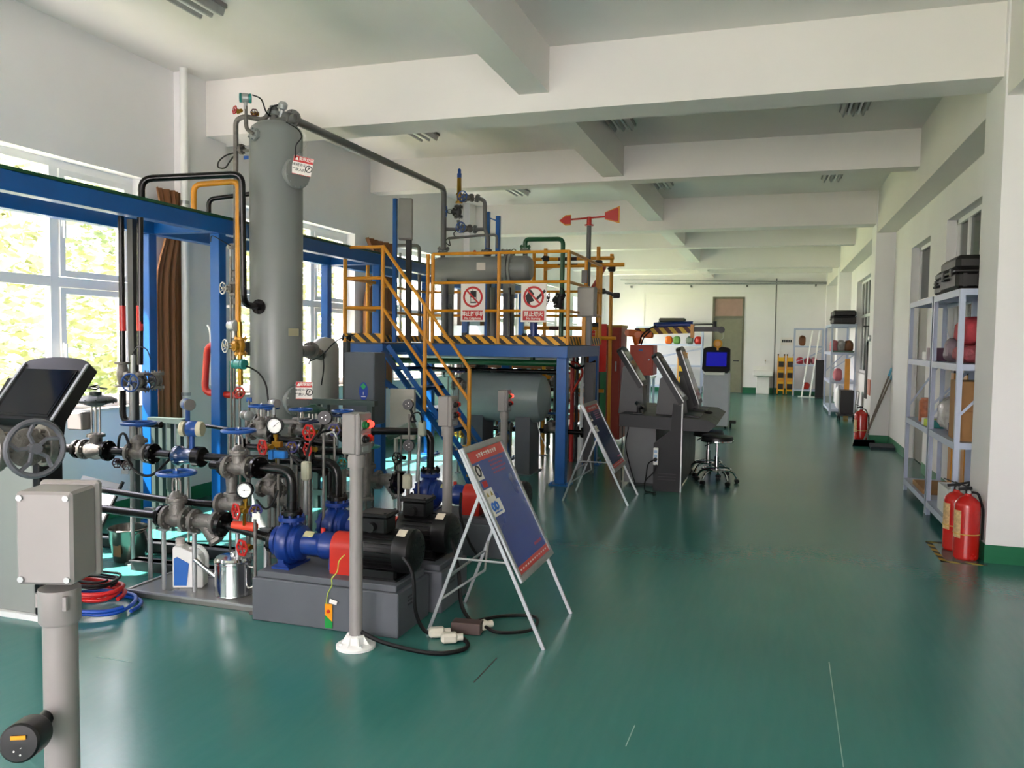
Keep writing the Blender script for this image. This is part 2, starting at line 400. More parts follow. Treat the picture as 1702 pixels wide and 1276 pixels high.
# baseboards, painted and slightly proud
bb = MB(); y = Y0
for a in (-0.85, 6.55, 13.95, 21.35):
    bb.bx((XL, y, 0), (XL+0.008, a-0.25, 0.13)); bb.bx((XL, a-0.258, 0), (-5.192, a+0.358, 0.13)); y = a+0.35
bb.bx((XL, y, 0), (XL+0.008, Y1, 0.13)); struct('baseboard_left', bb, green_paint)
bb = MB(); cuts = [(Y0, 10.96), (12.35, 22.4), (23.4, Y1)]
for a, b in cuts: bb.bx((XR-0.008, a, 0), (XR, b, 0.13))
for a in (-0.85, 6.55, 13.95, 21.35): bb.bx((1.492, a-0.008, 0), (XR, a+0.558, 0.13))
struct('baseboard_right', bb, green_paint)
struct('baseboard_far', MB().bx((XL, Y1-0.008, 0), (DX0, Y1, 0.18)).bx((DX1, Y1-0.008, 0), (XR, Y1, 0.18)), green_paint)
# windows on the left: plastic frames, two rows, three columns, glass panes
glass = glassmat()
XF = XL-0.16
def window_left(i, a, b):
    f = MB(); t = 0.06; n_ = 3; wd_ = (b-a)/n_
    root = struct('window_%d' % i, MB().bx((XF-0.03, a, WZ0), (XF+0.03, b, WZ0+t)).bx((XF-0.03, a, WZ1-t), (XF+0.03, b, WZ1)).bx((XF-0.03, a, WZ0+t), (XF+0.03, a+t, WZ1-t)).bx((XF-0.03, b-t, WZ0+t), (XF+0.03, b, WZ1-t)), upvc)
    zt = 1.97
    obj('window_mullion', MB().bx((XF-0.03, a+wd_-0.04, WZ0+t), (XF+0.03, a+wd_+0.04, WZ1-t)), upvc, root)
    obj('window_mullion', MB().bx((XF-0.03, a+2*wd_-0.04, WZ0+t), (XF+0.03, a+2*wd_+0.04, WZ1-t)), upvc, root)
    tr = MB()
    for k in range(3): tr.bx((XF-0.029, a+k*wd_+(t if k == 0 else 0.04), zt-0.04), (XF+0.029, a+(k+1)*wd_-(t if k == 2 else 0.04), zt+0.04))
    obj('window_transom', tr, upvc, root)
    for k in range(3):
        for z0, z1 in ((WZ0+t, zt-0.04), (zt+0.04, WZ1-t)):
            ya = a+k*wd_+(t if k == 0 else 0.04); yb = a+(k+1)*wd_-(t if k == 2 else 0.04)
            if k != 1:
                s_ = MB(); q = 0.055
                s_.bx((XF+0.0, ya+0.004, z0+0.004), (XF+0.045, yb-0.004, z0+q)).bx((XF+0.0, ya+0.004, z1-q), (XF+0.045, yb-0.004, z1-0.004)).bx((XF+0.0, ya+0.004, z0+q), (XF+0.045, ya+q, z1-q)).bx((XF+0.0, yb-q, z0+q), (XF+0.045, yb-0.004, z1-q))
                so = obj('window_sash', s_, upvc, root)
                hy = ya+0.028 if k == 2 else yb-0.028
                obj('window_handle', MB().bx((XF+0.045, hy-0.012, (z0+z1)/2-0.03), (XF+0.06, hy+0.012, (z0+z1)/2+0.03)).bar((XF+0.068, hy, (z0+z1)/2+0.02), (XF+0.068, hy, (z0+z1)/2-0.12), 0.02, 0.014), upvc, so)
            obj('window_pane', MB().bx((XF-0.004, ya, z0), (XF+0.004, yb, z1)), glass, root)
    obj('window_sill', MB().bx((XL-0.13, a, WZ0-0.001), (XL+0.03, b, WZ0+0.02)), mat('sill_stone', 'd8cfc0', 0.35, var=0.1), root)
for i, (a, b) in enumerate(WIN_L): window_left(i+1, a, b)
# rear window
r = struct('window_8', MB().bx((-3.9, Y0-0.12, 0.8), (1.1, Y0-0.06, 0.87)).bx((-3.9, Y0-0.12, 2.93), (1.1, Y0-0.06, 3.0)), upvc)
for k in range(7): obj('window_mullion', MB().bx((-3.9+k*4.93/6, Y0-0.12, 0.87), (-3.83+k*4.93/6, Y0-0.06, 2.93)), upvc, r)
# right-hand windows and doors onto the dim corridor
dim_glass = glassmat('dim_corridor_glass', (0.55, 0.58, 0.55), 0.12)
curt_g = mat('olive_curtain', '6f6a52', 0.9, var=0.2)
k_ = 9
for a, b, z0, z1 in OPR:
    xf = XR+0.13; t = 0.05
    if z0 > 0:
        r = struct('window_%d' % k_, MB().bx((xf-0.03, a, z0), (xf+0.03, b, z0+t)).bx((xf-0.03, a, z1-t), (xf+0.03, b, z1)).bx((xf-0.03, a, z0), (xf+0.03, a+t, z1)).bx((xf-0.03, b-t, z0), (xf+0.03, b, z1)), upvc)
        n_ = max(2, round((b-a)/0.6))
        for j in range(1, n_): obj('window_mullion', MB().bx((xf-0.025, a+(b-a)*j/n_-0.03, z0+t), (xf+0.025, a+(b-a)*j/n_+0.03, z1-t)), upvc, r)
        obj('window_transom', MB().bx((xf-0.028, a+t, 2.15), (xf+0.028, b-t, 2.21)), upvc, r)
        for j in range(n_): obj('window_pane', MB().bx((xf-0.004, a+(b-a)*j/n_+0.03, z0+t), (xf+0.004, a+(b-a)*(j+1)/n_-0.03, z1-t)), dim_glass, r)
    else:
        r = struct('door_%d' % (k_-8), MB().bx((xf-0.03, a, 0), (xf+0.03, a+t, z1)).bx((xf-0.03, b-t, 0), (xf+0.03, b, z1)).bx((xf-0.03, a, z1-t), (xf+0.03, b, z1)).bx((xf-0.03, a+t, 2.1), (xf+0.03, b-t, 2.17)), upvc)
        obj('door_leaf', MB().bx((xf-0.02, a+t+0.005, 0.01), (xf+0.02, b-t-0.005, 2.09)), mat('olive_door', '5a5747', 0.5), r)
        obj('door_handle', MB().cyl((xf-0.02, a+t+0.08, 1.02), (xf-0.07, a+t+0.08, 1.02), 0.012, n=8).cyl((xf-0.065, a+t+0.08, 1.02), (xf-0.065, a+t+0.2, 1.02), 0.01, n=8), steel, r)
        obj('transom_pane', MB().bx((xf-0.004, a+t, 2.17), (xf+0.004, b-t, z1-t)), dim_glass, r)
    k_ += 1
# far door: frame, transom panel, leaf
r = struct('door_6', MB().bx((DX0, Y1-0.02, 0), (DX0+0.06, Y1+0.12, 3.0)).bx((DX1-0.06, Y1-0.02, 0), (DX1, Y1+0.12, 3.0)).bx((DX0+0.06, Y1-0.02, 2.94), (DX1-0.06, Y1+0.12, 3.0)).bx((DX0+0.06, Y1-0.02, 2.34), (DX1-0.06, Y1+0.12, 2.4)), mat('door_frame_olive', '6f6d5c', 0.5))
lf = obj('door_leaf', MB().bx((DX0+0.065, Y1+0.03, 0.01), (DX1-0.065, Y1+0.08, 2.335)), mat('door_khaki', '8c8a76', 0.55), r)
obj('door_handle', MB().cyl((DX1-0.15, Y1+0.03, 1.0), (DX1-0.15, Y1-0.04, 1.0), 0.02, n=10).bx((DX1-0.3, Y1-0.05, 0.985), (DX1-0.13, Y1-0.03, 1.015)), dark_grey, lf)
obj('transom_panel', MB().bx((DX0+0.065, Y1+0.03, 2.4), (DX1-0.065, Y1+0.06, 2.94)), mat('door_pinkish', 'a8897c', 0.5), r)
# ceiling lamps, switched off
def lamp(x, y, lab):
    t = thing('ceiling_lamp', lab, 'ceiling lamp', (x, y, ZC), group='tube lamps on the ceiling')
    obj('lamp_housing', MB().bx((x-0.14, y-0.6, ZC-0.03), (x+0.14, y+0.6, ZC)), lgrey, t)
    for k in (-1, 0, 1):
        obj('reflector_fin', MB().prism([(-0.028, 0), (0.028, 0), (0.008, -0.05), (-0.008, -0.05)], (x+k*0.095+0.0, y+0.6, ZC-0.03), (1, 0, 0), (0, 0, 1), 1.2), galv, t)
    for k in (-0.5, 0.5):
        obj('lamp_tube', MB().cyl((x+k*0.095, y-0.58, ZC-0.055), (x+k*0.095, y+0.58, ZC-0.055), 0.014, n=10), pvc_white, t)
lamp(-4.0, 4.55, 'tube lamp on the ceiling nearest the camera, above the near window')
lamp(-3.95, 8.42, 'tube lamp on the ceiling behind the first cross beam, left bay')
lamp(-3.95, 12.2, 'tube lamp on the ceiling above the platform, left bay')
lamp(-1.65, 8.55, 'tube lamp close to the long middle beam, behind the first cross beam')
lamp(0.72, 8.55, 'rightmost tube lamp right behind the first cross beam')
lamp(-1.65, 12.15, 'tube lamp close to the long middle beam, in the second row')
lamp(0.74, 12.15, 'rightmost tube lamp in the second row behind the cross beams')
# outdoors: ground and a row of bushes and trees seen through the panes
struct('ground', MB().bx((-60, -30, -0.6), (XL-0.31, 60, -0.3)), mat('dry_grass', '8a9060', 0.95, var=0.25, scale=0.8))
leaf_m = [mat('leaf_light', '969c6c', 0.6, var=0.35, scale=3), mat('leaf_mid', '78875a', 0.6, var=0.35, scale=3)]
bark = mat('bark', '5c4a38', 0.9)
def tree(x, y, h, r, k, lab):
    t = thing('tree', lab, 'tree', (x, y, -0.3), group='trees outside the windows')
    obj('trunk', MB().tube([(x, y, -0.3), (x+0.05, y, h*0.35), (x-0.05, y+0.1, h*0.8)], 0.09, 8), bark, t)
    c = MB(); rnd = random.Random(k)
    for i in range(5200):
        a = rnd.random()*2*PI; zz = rnd.random(); rr = r*.8*math.sqrt(rnd.random())*(0.55+0.6*math.sin(PI*min(0.97, zz+0.05)))
        p = Vector((x+rr*math.cos(a), y+rr*math.sin(a), -0.1+h*(0.08+0.95*zz)))
        q = Vector((rnd.gauss(0, 1), rnd.gauss(0, 1), rnd.gauss(0, 1))).normalized(); u1, u2, _ = frame(q); s_ = 0.025+rnd.random()*0.04
        c.add([p-u1*s_*2, p+u2*s_, p+u1*s_*2, p-u2*s_], [(0, 1, 2, 3)])
    obj('foliage', c, leaf_m[k % 2], t, smooth=0)
for k in range(9):
    tree((-9.0, -12.6)[k % 2], -2.0+k*2.2, (3.6, 4.8)[k % 2]+(k % 3)*.3, 1.9, k, 'leafy tree outside the left windows, %s along the %s row' % (('first', 'second', 'third', 'fourth', 'fifth')[k//2], ('near', 'far')[k % 2]))
# ================================================================ component builders
def handwheel(parent, c, axis, R, m_, n_sp=5, r=None, name='handwheel', local=True):
    r = r or max(0.0045, R*0.11); b = MB(); b.torus(c, axis, R, r, 24, 8); x, y, z = frame(axis); c = Vector(c)
    for i in range(n_sp):
        a = 2*PI*i/n_sp; d = x*math.cos(a)+y*math.sin(a); d2 = x*math.cos(a+0.3)+y*math.sin(a+0.3)
        b.tube([c+d*R*0.12-z*r*0.8, c+d2*R*0.55-z*r*0.8, c+d*R*0.98], r*0.75, 6)
    b.cyl(c-z*r*2.2, c+z*r*1.4, R*0.2, n=12)
    return obj(name, b, m_, parent, local=local)
def flange_mb(b, c, axis, D, th, nb=8, rb=None):
    x, y, z = frame(axis); c = Vector(c)
    b.lathe(c-z*th/2, z, [(D*0.28, -0.002), (D/2-0.002, -0.002), (D/2, 0.0), (D/2, th), (D/2-0.002, th+0.002), (D*0.28, th+0.002)], 24)
    if nb: b.bolts(c, z, D*0.4, nb, rb or D*0.05, th*2.6)
    return b
def gate_valve(label, pos, axis=(1, 0, 0), stem=(0, 0, 1), D=0.15, L=0.2, H=0.3, R=0.1, bm_=None, wm_=None, group=None, s=1.0, fm_=None):
    bm_ = bm_ or cast; wm_ = wm_ or wheel_blue
    t = thing('gate_valve', label, 'valve', mtx=mx(pos, axis, stem, s), group=group)
    b = MB(); b.lathe((-L/2, 0, 0), (1, 0, 0), [(D*.27, .01), (D*.29, L*.2), (D*.36, L*.38), (D*.38, L*.5), (D*.36, L*.62), (D*.29, L*.8), (D*.27, L-.01)], 20)
    b.lathe((0, 0, 0), (0, 0, 1), [(D*.33, 0), (D*.31, H*.28), (D*.27, H*.34), (D*.44, H*.345), (D*.44, H*.40)], 18); obj('valve_body', b, bm_, t, True)
    for s_ in (-1, 1):
        f = MB(); flange_mb(f, (s_*(L/2-.01), 0, 0), (s_, 0, 0), D, .018, 6); obj('flange', f, fm_ or bm_, t, True)
    b = MB(); b.lathe((0, 0, H*.405), (0, 0, 1), [(D*.44, 0), (D*.43, H*.06), (D*.3, H*.09), (D*.22, H*.16), (D*.16, H*.2)], 18).bolts((0, 0, H*.42), (0, 0, 1), D*.36, 6, D*.04, H*.16); obj('bonnet', b, bm_, t, True)
    b = MB()
    for s_ in (-1, 1): b.tube([(s_*D*.17, 0, H*.5), (s_*D*.2, 0, H*.62), (s_*D*.19, 0, H*.82), (s_*D*.07, 0, H*.93)], D*.05, 6)
    b.cyl((0, 0, H*.86), (0, 0, H*.97), D*.1, n=10); obj('yoke', b, bm_, t, True)
    obj('stem', MB().cyl((0, 0, H*.5), (0, 0, H*1.1), D*.05, n=8), steel, t, True)
    handwheel(t, (0, 0, H), (0, 0, 1), R, wm_)
    return t
def small_valve(label, pos, axis=(0, -1, 0), R=0.045, wm_=None, bm_=None, L=0.05, along=(1, 0, 0), group=None, name='needle_valve'):
    """little valve: body across the pipe, stem along axis, round knob"""
    t = thing(name, label, 'valve', mtx=mx(pos, along, axis), group=group)
    obj('valve_body', MB().cyl((-.03, 0, 0), (.03, 0, 0), .016, n=6).lathe((0, 0, 0), (0, 0, 1), [(.018, 0), (.016, .02), (.01, .03)], 10), bm_ or brass, t, True)
    obj('stem', MB().cyl((0, 0, .02), (0, 0, L+.012), .006, n=6), steel, t, True)
    b = MB(); m = 24; P = []
    for i in range(m):
        a = 2*PI*i/m; rr = R*(1+.07*math.cos(6*a)); P.append(Vector((rr*math.cos(a), rr*math.sin(a), L)))
    b.tube(P, R*.16, 6, closed=True)
    for i in range(5):
        a = 2*PI*i/5; b.cyl((R*.15*math.cos(a), R*.15*math.sin(a), L), (R*.95*math.cos(a), R*.95*math.sin(a), L), R*.1, n=6)
    b.cyl((0, 0, L-.01), (0, 0, L+.01), R*.25, n=10); obj('handwheel', b, wm_ or red_dark, t, True)
    return t
dial_white = mat('white_dial', 'f2f2ee', 0.3, var=0.01)
def gauge(label, pos, face, dia=0.1, depth=0.05, stemdown=0.06, ang=0.8, group=None):
    t = thing('pressure_gauge', label, 'gauge', mtx=mx(pos, Vector((0, 0, 1)).cross(Vector(face)), (0, 0, 1)), group=group)
    # local: X right, -Y out of the dial
    r = dia/2; b = MB(); b.lathe((0, depth*.6, 0), (0, -1, 0), [(r*.5, 0), (r*.94, .004), (r, .012), (r, depth*.8), (r*1.12, depth*.84), (r*1.12, depth), (r*.93, depth+.003), (r*.93, depth-.006)], 28); obj('gauge_case', b, black_plastic, t, True)
    yy = -depth*.4+.0035; d = MB().lathe((0, yy+.004, 0), (0, -1, 0), [(r*.93, 0), (r*.93, .004)], 28); dl = obj('dial', d, dial_white, t, True)
    m = MB()
    for i in range(27):
        a = math.radians(225-i*270/26); q = .78 if i % 5 else .7
        p1 = Vector((math.cos(a)*r*q, yy-.0012, math.sin(a)*r*q)); p2 = Vector((math.cos(a)*r*.86, yy-.0012, math.sin(a)*r*.86)); m.bar(p1, p2, r*.02, .001, (0, 1, 0))
    obj('scale_marks', m, black_plastic, dl, True)
    obj('needle', MB().bar((-math.cos(ang)*r*.25, yy-.002, -math.sin(ang)*r*.25), (math.cos(ang)*r*.75, yy-.002, math.sin(ang)*r*.75), r*.045, .0015, (0, 1, 0)).cyl((0, yy, 0), (0, yy-.004, 0), r*.08, n=10), black_plastic, t, True)
    obj('gauge_stem', MB().cyl((0, 0, -r), (0, 0, -r-stemdown), .009, n=8).cyl((0, 0, -r-.005), (0, 0, -r-.025), .013, n=6), brass, t, True)
    return t
def junction(label, pos, axis=(1, 0, 0), face=(0, -1, 0), D=0.07, capm=None, bm_=None, L=0.11, stem=0.05, group=None, name='field_transmitter'):
    """two-ended instrument head on a short stem"""
    t = thing(name, label, 'transmitter', mtx=mx(pos, axis), group=group); bm_ = bm_ or blue_dark; capm = capm or lgrey
    obj('housing', MB().lathe((-L*.3, 0, 0), (1, 0, 0), [(D*.42, 0), (D*.5, .006), (D*.5, L*.6-.006), (D*.42, L*.6)], 20).cyl((0, 0, -D*.4), (0, 0, -D*.5-stem), D*.2, n=12), bm_, t, True)
    for s_ in (-1, 1): obj('end_cap', MB().lathe((s_*L*.3, 0, 0), (s_, 0, 0), [(D*.48, 0), (D*.5, .004), (D*.5, L*.18), (D*.42, L*.22)], 20), capm, t, True)
    return t
def strainer(label, pos, axis=(1, 0, 0), D=0.14, L=0.22, group=None, m_=None):
    m_ = m_ or cast
    t = thing('y_strainer', label, 'strainer', mtx=mx(pos, axis), group=group)
    b = MB(); b.lathe((-L/2, 0, 0), (1, 0, 0), [(D*.3, 0), (D*.3, L*.2), (D*.35, L*.5), (D*.3, L*.8), (D*.3, L)], 18)
    b.lathe((-.01, 0, 0), (.62, 0, -.78), [(D*.3, 0), (D*.3, D*.85), (D*.24, D*.9)], 16); obj('strainer_body', b, m_, t, True)
    obj('strainer_cap', MB().lathe((-.01+.62*D*.88, 0, -.78*D*.88), (.62, 0, -.78), [(D*.34, 0), (D*.34, .02), (D*.2, .026)], 6), m_, t, True)
    for s_ in (-1, 1):
        f = MB(); flange_mb(f, (s_*(L/2-.01), 0, 0), (s_, 0, 0), D, .02, 6); obj('flange', f, m_, t, True)
    return t
def pipe(label, pts, r, m_, fil=None, fl=(), fD=None, fm_=None, group=None, name='process_pipe', n=12, cat='pipe', th=.02):
    """pipe run; fl lists the ends (0, -1) or point indices that carry a flange"""
    b = MB().tube(pts, r, n, fil=fil if fil is not None else r*3)
    if not fl: return solo(name, b, m_, label, cat, group)
    p0 = Vector(pts[0]); t = thing(name, label, cat, (p0.x, p0.y, min(Vector(p).z for p in pts)), group=group)
    obj('pipe_run', b, m_, t)
    P = [Vector(p) for p in pts]
    for i in fl:
        d = (P[1]-P[0]) if i == 0 else (P[-2]-P[-1]) if i == -1 else (P[i+1]-P[i])
        d.normalize(); f = MB(); flange_mb(f, P[i]+d*th*.6, d, fD or r*4.2, th, 6); obj('flange', f, fm_ or m_, t)
    return t
def flange_thing(label, c, axis, D, m_, th=.02, group=None):
    f = MB(); flange_mb(f, c, axis, D, th, 8); return solo('pipe_flange', f, m_, label, 'flange', group)
# stations: post, base disc with ribs, box with buttons
def station(label, x, y, zb, face=(1, 0, 0), r=.033, bw=.15, bh=.2, bd=.1, lit=True, base=True):
    t = thing('push_button_station', label, 'control station', (x, y, 0))
    obj('post', MB().lathe((x, y, .02), (0, 0, 1), [(r*1.3, 0), (r*1.3, .03), (r, .05), (r, zb-.02), (r*1.25, zb-.06), (r*1.25, zb-.02)][:4]+[(r, zb-.09)], 20).lathe((x, y, zb-.09), (0, 0, 1), [(r*1.3, 0), (r*1.3, .05), (r*1.1, .07)], 20), lgrey, t)
    if base:
        b = MB().lathe((x, y, 0), (0, 0, 1), [(r*3, 0), (r*3, .012), (r*2.7, .018), (r*1.5, .022), (r*1.5, .06), (r*1.2, .065)], 28).bolts((x, y, .022), (0, 0, 1), r*2.35, 4, .009, .016)
        for i in range(8):
            a = 2*PI*i/8; d = Vector((math.cos(a), math.sin(a), 0)); b.prism([(r*1.2, .02), (r*2.4, .02), (r*1.35, .07)], Vector((x, y, 0))+d.cross(Vector((0, 0, 1)))*.003, d, (0, 0, 1), .006)
        obj('base_plate', b, pvc_white, t)
    fx = Vector(face).normalized(); fy = Vector((0, 0, 1)).cross(fx)
    R_ = Matrix((fy, fx, Vector((0, 0, 1)))).transposed(); c = Vector((x, y, zb+bh/2-.02))
    bx_ = obj('station_box', MB().box(c-fx*.012, (bw*.8, bd*.75, bh), R_, .006), lgrey, t)
    obj('box_cover', MB().box(c+fx*(bd*.38), (bw*.86, bd*.22, bh*1.03), R_, .006), lgrey, t)
    fc = c+fx*(bd*.49)
    for k, (zz, hh) in enumerate(((.045, 1), (-.025, 1))):
        pl = obj('switch_plate', MB().box(fc+Vector((0, 0, zz)), (bw*.6, .012, .055), R_, .004), lgrey, t)
        for s_, cm in ((-1, mat('green_button', '0f5a2a', .3)), (1, red_paint)):
            obj('push_button', MB().lathe(fc+fy*s_*bw*.16+Vector((0, 0, zz))+fx*.004, fx, [(.02, 0), (.02, .014), (.014, .016), (.014, .026), (.01, .028)], 14), [black_plastic if (k == 1 or not lit) else cm][0] if s_ < 0 else (cm if k else (emis('red_pilot_light', 'ff2a20', 1.3) if lit else cm)), pl)
    obj('rating_plate', MB().box(fc+Vector((0, 0, -.075)), (bw*.4, .004, .025), R_), galv, t)
    return t
def pump(label, x, y, zb, hidden=False):
    """centrifugal pump, coupling guard and motor on a bed; (x, y) the volute centre, shaft along +X"""
    t = thing('centrifugal_pump', label, 'pump', (x, y, zb)); zc = zb+.13
    b = MB(); b.lathe((x-.05, y, zc), (1, 0, 0), [(.05, 0), (.115, .005), (.125, .02), (.125, .06), (.115, .075), (.1, .08), (.1, .1)], 28)
    b.tube([(x, y-.0, zc+.06), (x, y, zc+.13)], .045, 16).prism([(-.05, 0), (.05, 0), (.03, -.1), (-.03, -.1)][::-1], (x-.01, y+.07, zb+.1), (0, 1, 0), (0, 0, 1), .02)
    obj('volute', b, blue_dark, t)
    f = MB(); flange_mb(f, (x, y, zc+.135), (0, 0, 1), .15, .02, 8, .008); obj('outlet_flange', f, blue_dark, t)
    f = MB(); flange_mb(f, (x-.085, y, zc), (1, 0, 0), .165, .022, 8, .008); f.cyl((x-.085, y, zc), (x-.04, y, zc), .05, n=16); obj('inlet_flange', f, blue_dark, t)
    b = MB()
    for sy in (-1, 1): b.prism([(-.045, 0), (.045, 0), (.045, .015), (.02, .03), (.012, .09), (-.012, .09), (-.02, .03), (-.045, .015)], (x-.01, y+sy*.085+.012, zb), (1, 0, 0), (0, 0, 1), .024)
    b.bx((x-.06, y-.11, zb), (x+.05, y+.11, zb+.012)); obj('pump_foot', b, blue_dark, t)
    b = MB().lathe((x+.05, y, zc), (1, 0, 0), [(.098, 0), (.098, .02), (.065, .04), (.062, .13), (.078, .16), (.07, .22), (.05, .245), (.03, .26)], 24)
    b.prism([(-.03, 0), (.03, 0), (.02, .1), (-.02, .1)], (x+.25, y+.0, zb), (0, 1, 0), (0, 0, 1), .02); obj('bearing_housing', b, blue_dark, t)
    obj('name_plate', MB().box((x+.13, y-.035, zc+.062), (.06, .04, .003), Matrix.Rotation(.6, 3, 'X')), mat('yellowish_plate', 'b9b48a', .4), t)
    obj('oil_cup', MB().cyl((x+.2, y, zc+.07), (x+.2, y, zc+.095), .014, n=10), red_paint, t)
    n = 12; P = [(-.085, 0)]+[(-.085+0*.085, .1)]+[(.085*math.cos(PI-PI*i/n), .14+.085*math.sin(PI*i/n)*.9) for i in range(n+1)]+[(.085, .1), (.085, 0)]
    obj('coupling_guard', MB().prism(P[::-1], (x+.29, y, zb), (0, 1, 0), (0, 0, 1), -.13 if False else .13), red_paint, t)
    xm = x+.43
    b = MB().lathe((xm, y, zc+.015), (1, 0, 0), [(.06, 0), (.1, .01), (.105, .03), (.1, .05), (.1, .24)], 28)
    for i in range(26):
        a = 2*PI*i/26; d = Vector((0, math.cos(a), math.sin(a)))
        if d.z < .93: b.bar(Vector((xm+.05, y, zc+.015))+d*.107, Vector((xm+.24, y, zc+.015))+d*.107, .004, .018, d)
    obj('motor_frame', b, black_plastic, t)
    b = MB().lathe((xm+.24, y, zc+.015), (1, 0, 0), [(.119, 0), (.122, .01), (.118, .085), (.105, .1), (.09, .104)], 28)
    for q, k in ((.075, 14), (.05, 10), (.025, 5)): b.bolts((xm+.344, y, zc+.015), (1, 0, 0), q, k, .006, .004)
    obj('fan_cover', b, black_plastic, t)
    obj('motor_label', MB().box((xm+.28, y-.06, zc+.015+.108), (.05, .05, .003), Matrix.Rotation(.52, 3, 'X')), mat('pale_label', 'cfc4b0', .5), t)
    obj('motor_foot', MB().bx((xm+.04, y-.1, zb), (xm+.25, y-.06, zb+.05)).bx((xm+.04, y+.06, zb), (xm+.25, y+.1, zb+.05)).bx((xm+.02, y-.11, zb), (xm+.27, y+.11, zb+.01)), black_plastic, t)
    b = MB().box((xm+.12, y-.02, zc+.155), (.15, .13, .09), None, .01).box((xm+.12, y-.02, zc+.21), (.17, .15, .022), None, .005).cyl((xm+.12, y-.085, zc+.15), (xm+.12, y-.125, zc+.15), .025, n=14)
    for i in range(4): b.cyl((xm+.05+.14*(i % 2), y-.08+.12*(i//2), zc+.2), (xm+.05+.14*(i % 2), y-.08+.12*(i//2), zc+.23), .007, n=6)
    obj('terminal_box', b, black_plastic, t)
    return t
# ================================================================ pipe rack along the window wall
rk = thing('pipe_rack', 'long blue steel pipe rack on box posts along the window wall', 'pipe rack', (-4.6, 5.6, 0))
for X in (-4.3, -4.9):
    obj('rack_beam', MB().bx((X-.05, 1.0, 2.38), (X+.05, 15.5, 2.50), .004), blue_paint, rk)
obj('green_top_strip', MB().bx((-4.352, 1.0, 2.501), (-4.246, 15.5, 2.522)), green_pipe, rk, label='thin green strip along the top of the near beam')
for Y in (2.75, 5.6, 8.4, 11.2, 14.0):
    for X in (-4.3, -4.9):
        y_ = Y-.1 if X < -4.5 else Y
        obj('rack_post', MB().bx((X-.045, y_-.045, .012), (X+.045, y_+.045, 2.38), .005), blue_paint, rk)
        obj('base_plate', MB().bx((X-.09, y_-.09, 0), (X+.09, y_+.09, .012)).bolts((X, y_, .014), (0, 0, 1), .1, 4, .01, .03), blue_paint, rk)
    obj('cross_beam', MB().bx((-4.85, Y-.09, 2.385), (-4.35, Y-.01, 2.47)), blue_paint, rk)
for k, (dx, m_, nm) in enumerate(((-.13, galv, 'pale'), (-.25, grey_pipe, 'dark'), (-.40, galv, 'bright'))):
    pipe('%s grey pipe lying lengthwise %s' % (nm, ('just inside the near rack beam', 'along the middle of the pipe rack', 'close to the rear rack beam')[k]), [(-4.3+dx, 1.0, 2.497+.0), (-4.3+dx, 15.4, 2.497)], .026, m_, cat='pipe')
# ================================================================ tall vessel
VX, VY, VR = -3.9, 5.82, .212
vs = thing('tall_vessel', 'tall grey cylindrical vessel standing beside the blue pipe rack', 'vessel', (VX, VY, 0))
obj('shell', MB().lathe((VX, VY, .5), (0, 0, 1), [(VR*.3, -.1), (VR*.8, -.06), (VR, 0), (VR, 2.7), (VR*.93, 2.74), (VR*.7, 2.78), (VR*.3, 2.8), (0, 2.805)], 48), grey_vessel, vs)
obj('skirt', MB().lathe((VX, VY, 0), (0, 0, 1), [(VR*1.12, 0), (VR*1.12, .015), (VR*.98, .02), (VR*.98, .48)], 40), grey_vessel, vs)
nd = Vector((.95, -.31, 0))
def manhole(z, lab):
    c = Vector((VX, VY, z))+nd*VR; m = obj('manhole', MB().lathe(c-nd*.03, nd, [(.095, 0), (.095, .05), (.12, .052), (.12, .066), (.123, .07), (.123, .086), (.118, .09)], 32).bolts(c+nd*.045, nd, .108, 12, .007, .05), grey_vessel, vs)
    obj('davit', MB().tube([c+Vector((0, 0, .13))+nd*.02, c+nd*.09+Vector((0, 0, .15)), c+nd*.09+Vector((0, 0, .11))], .008, 8), grey_vessel, m)
    return c
m1 = manhole(at(507, 284, Y=5.68).z, ''); m2 = manhole(at(512, 668, Y=5.68).z, '')
nz = Vector((VX-.02, VY, 3.305)); obj('top_nozzle', MB().cyl(nz-Vector((0, 0, .03)), nz+Vector((0, 0, .07)), .03, n=14).lathe(nz+Vector((0, 0, .045)), (0, 0, 1), [(.055, 0), (.055, .03)], 18), grey_vessel, vs)
f = MB(); flange_mb(f, at(422, 223, Y=5.6), (-.3, -1, .1), .105, .02, 6, .007); f.cyl(at(422, 223, Y=5.6), at(430, 223, Y=5.75), .035, n=12); obj('side_nozzle', f, grey_vessel, vs)
obj('vessel_plate', MB().box(at(488, 552, Y=5.66), (.08, .004, .06), Matrix.Rotation(.75, 3, 'Z')), mat('khaki_plate', '8a8468', .5), vs)
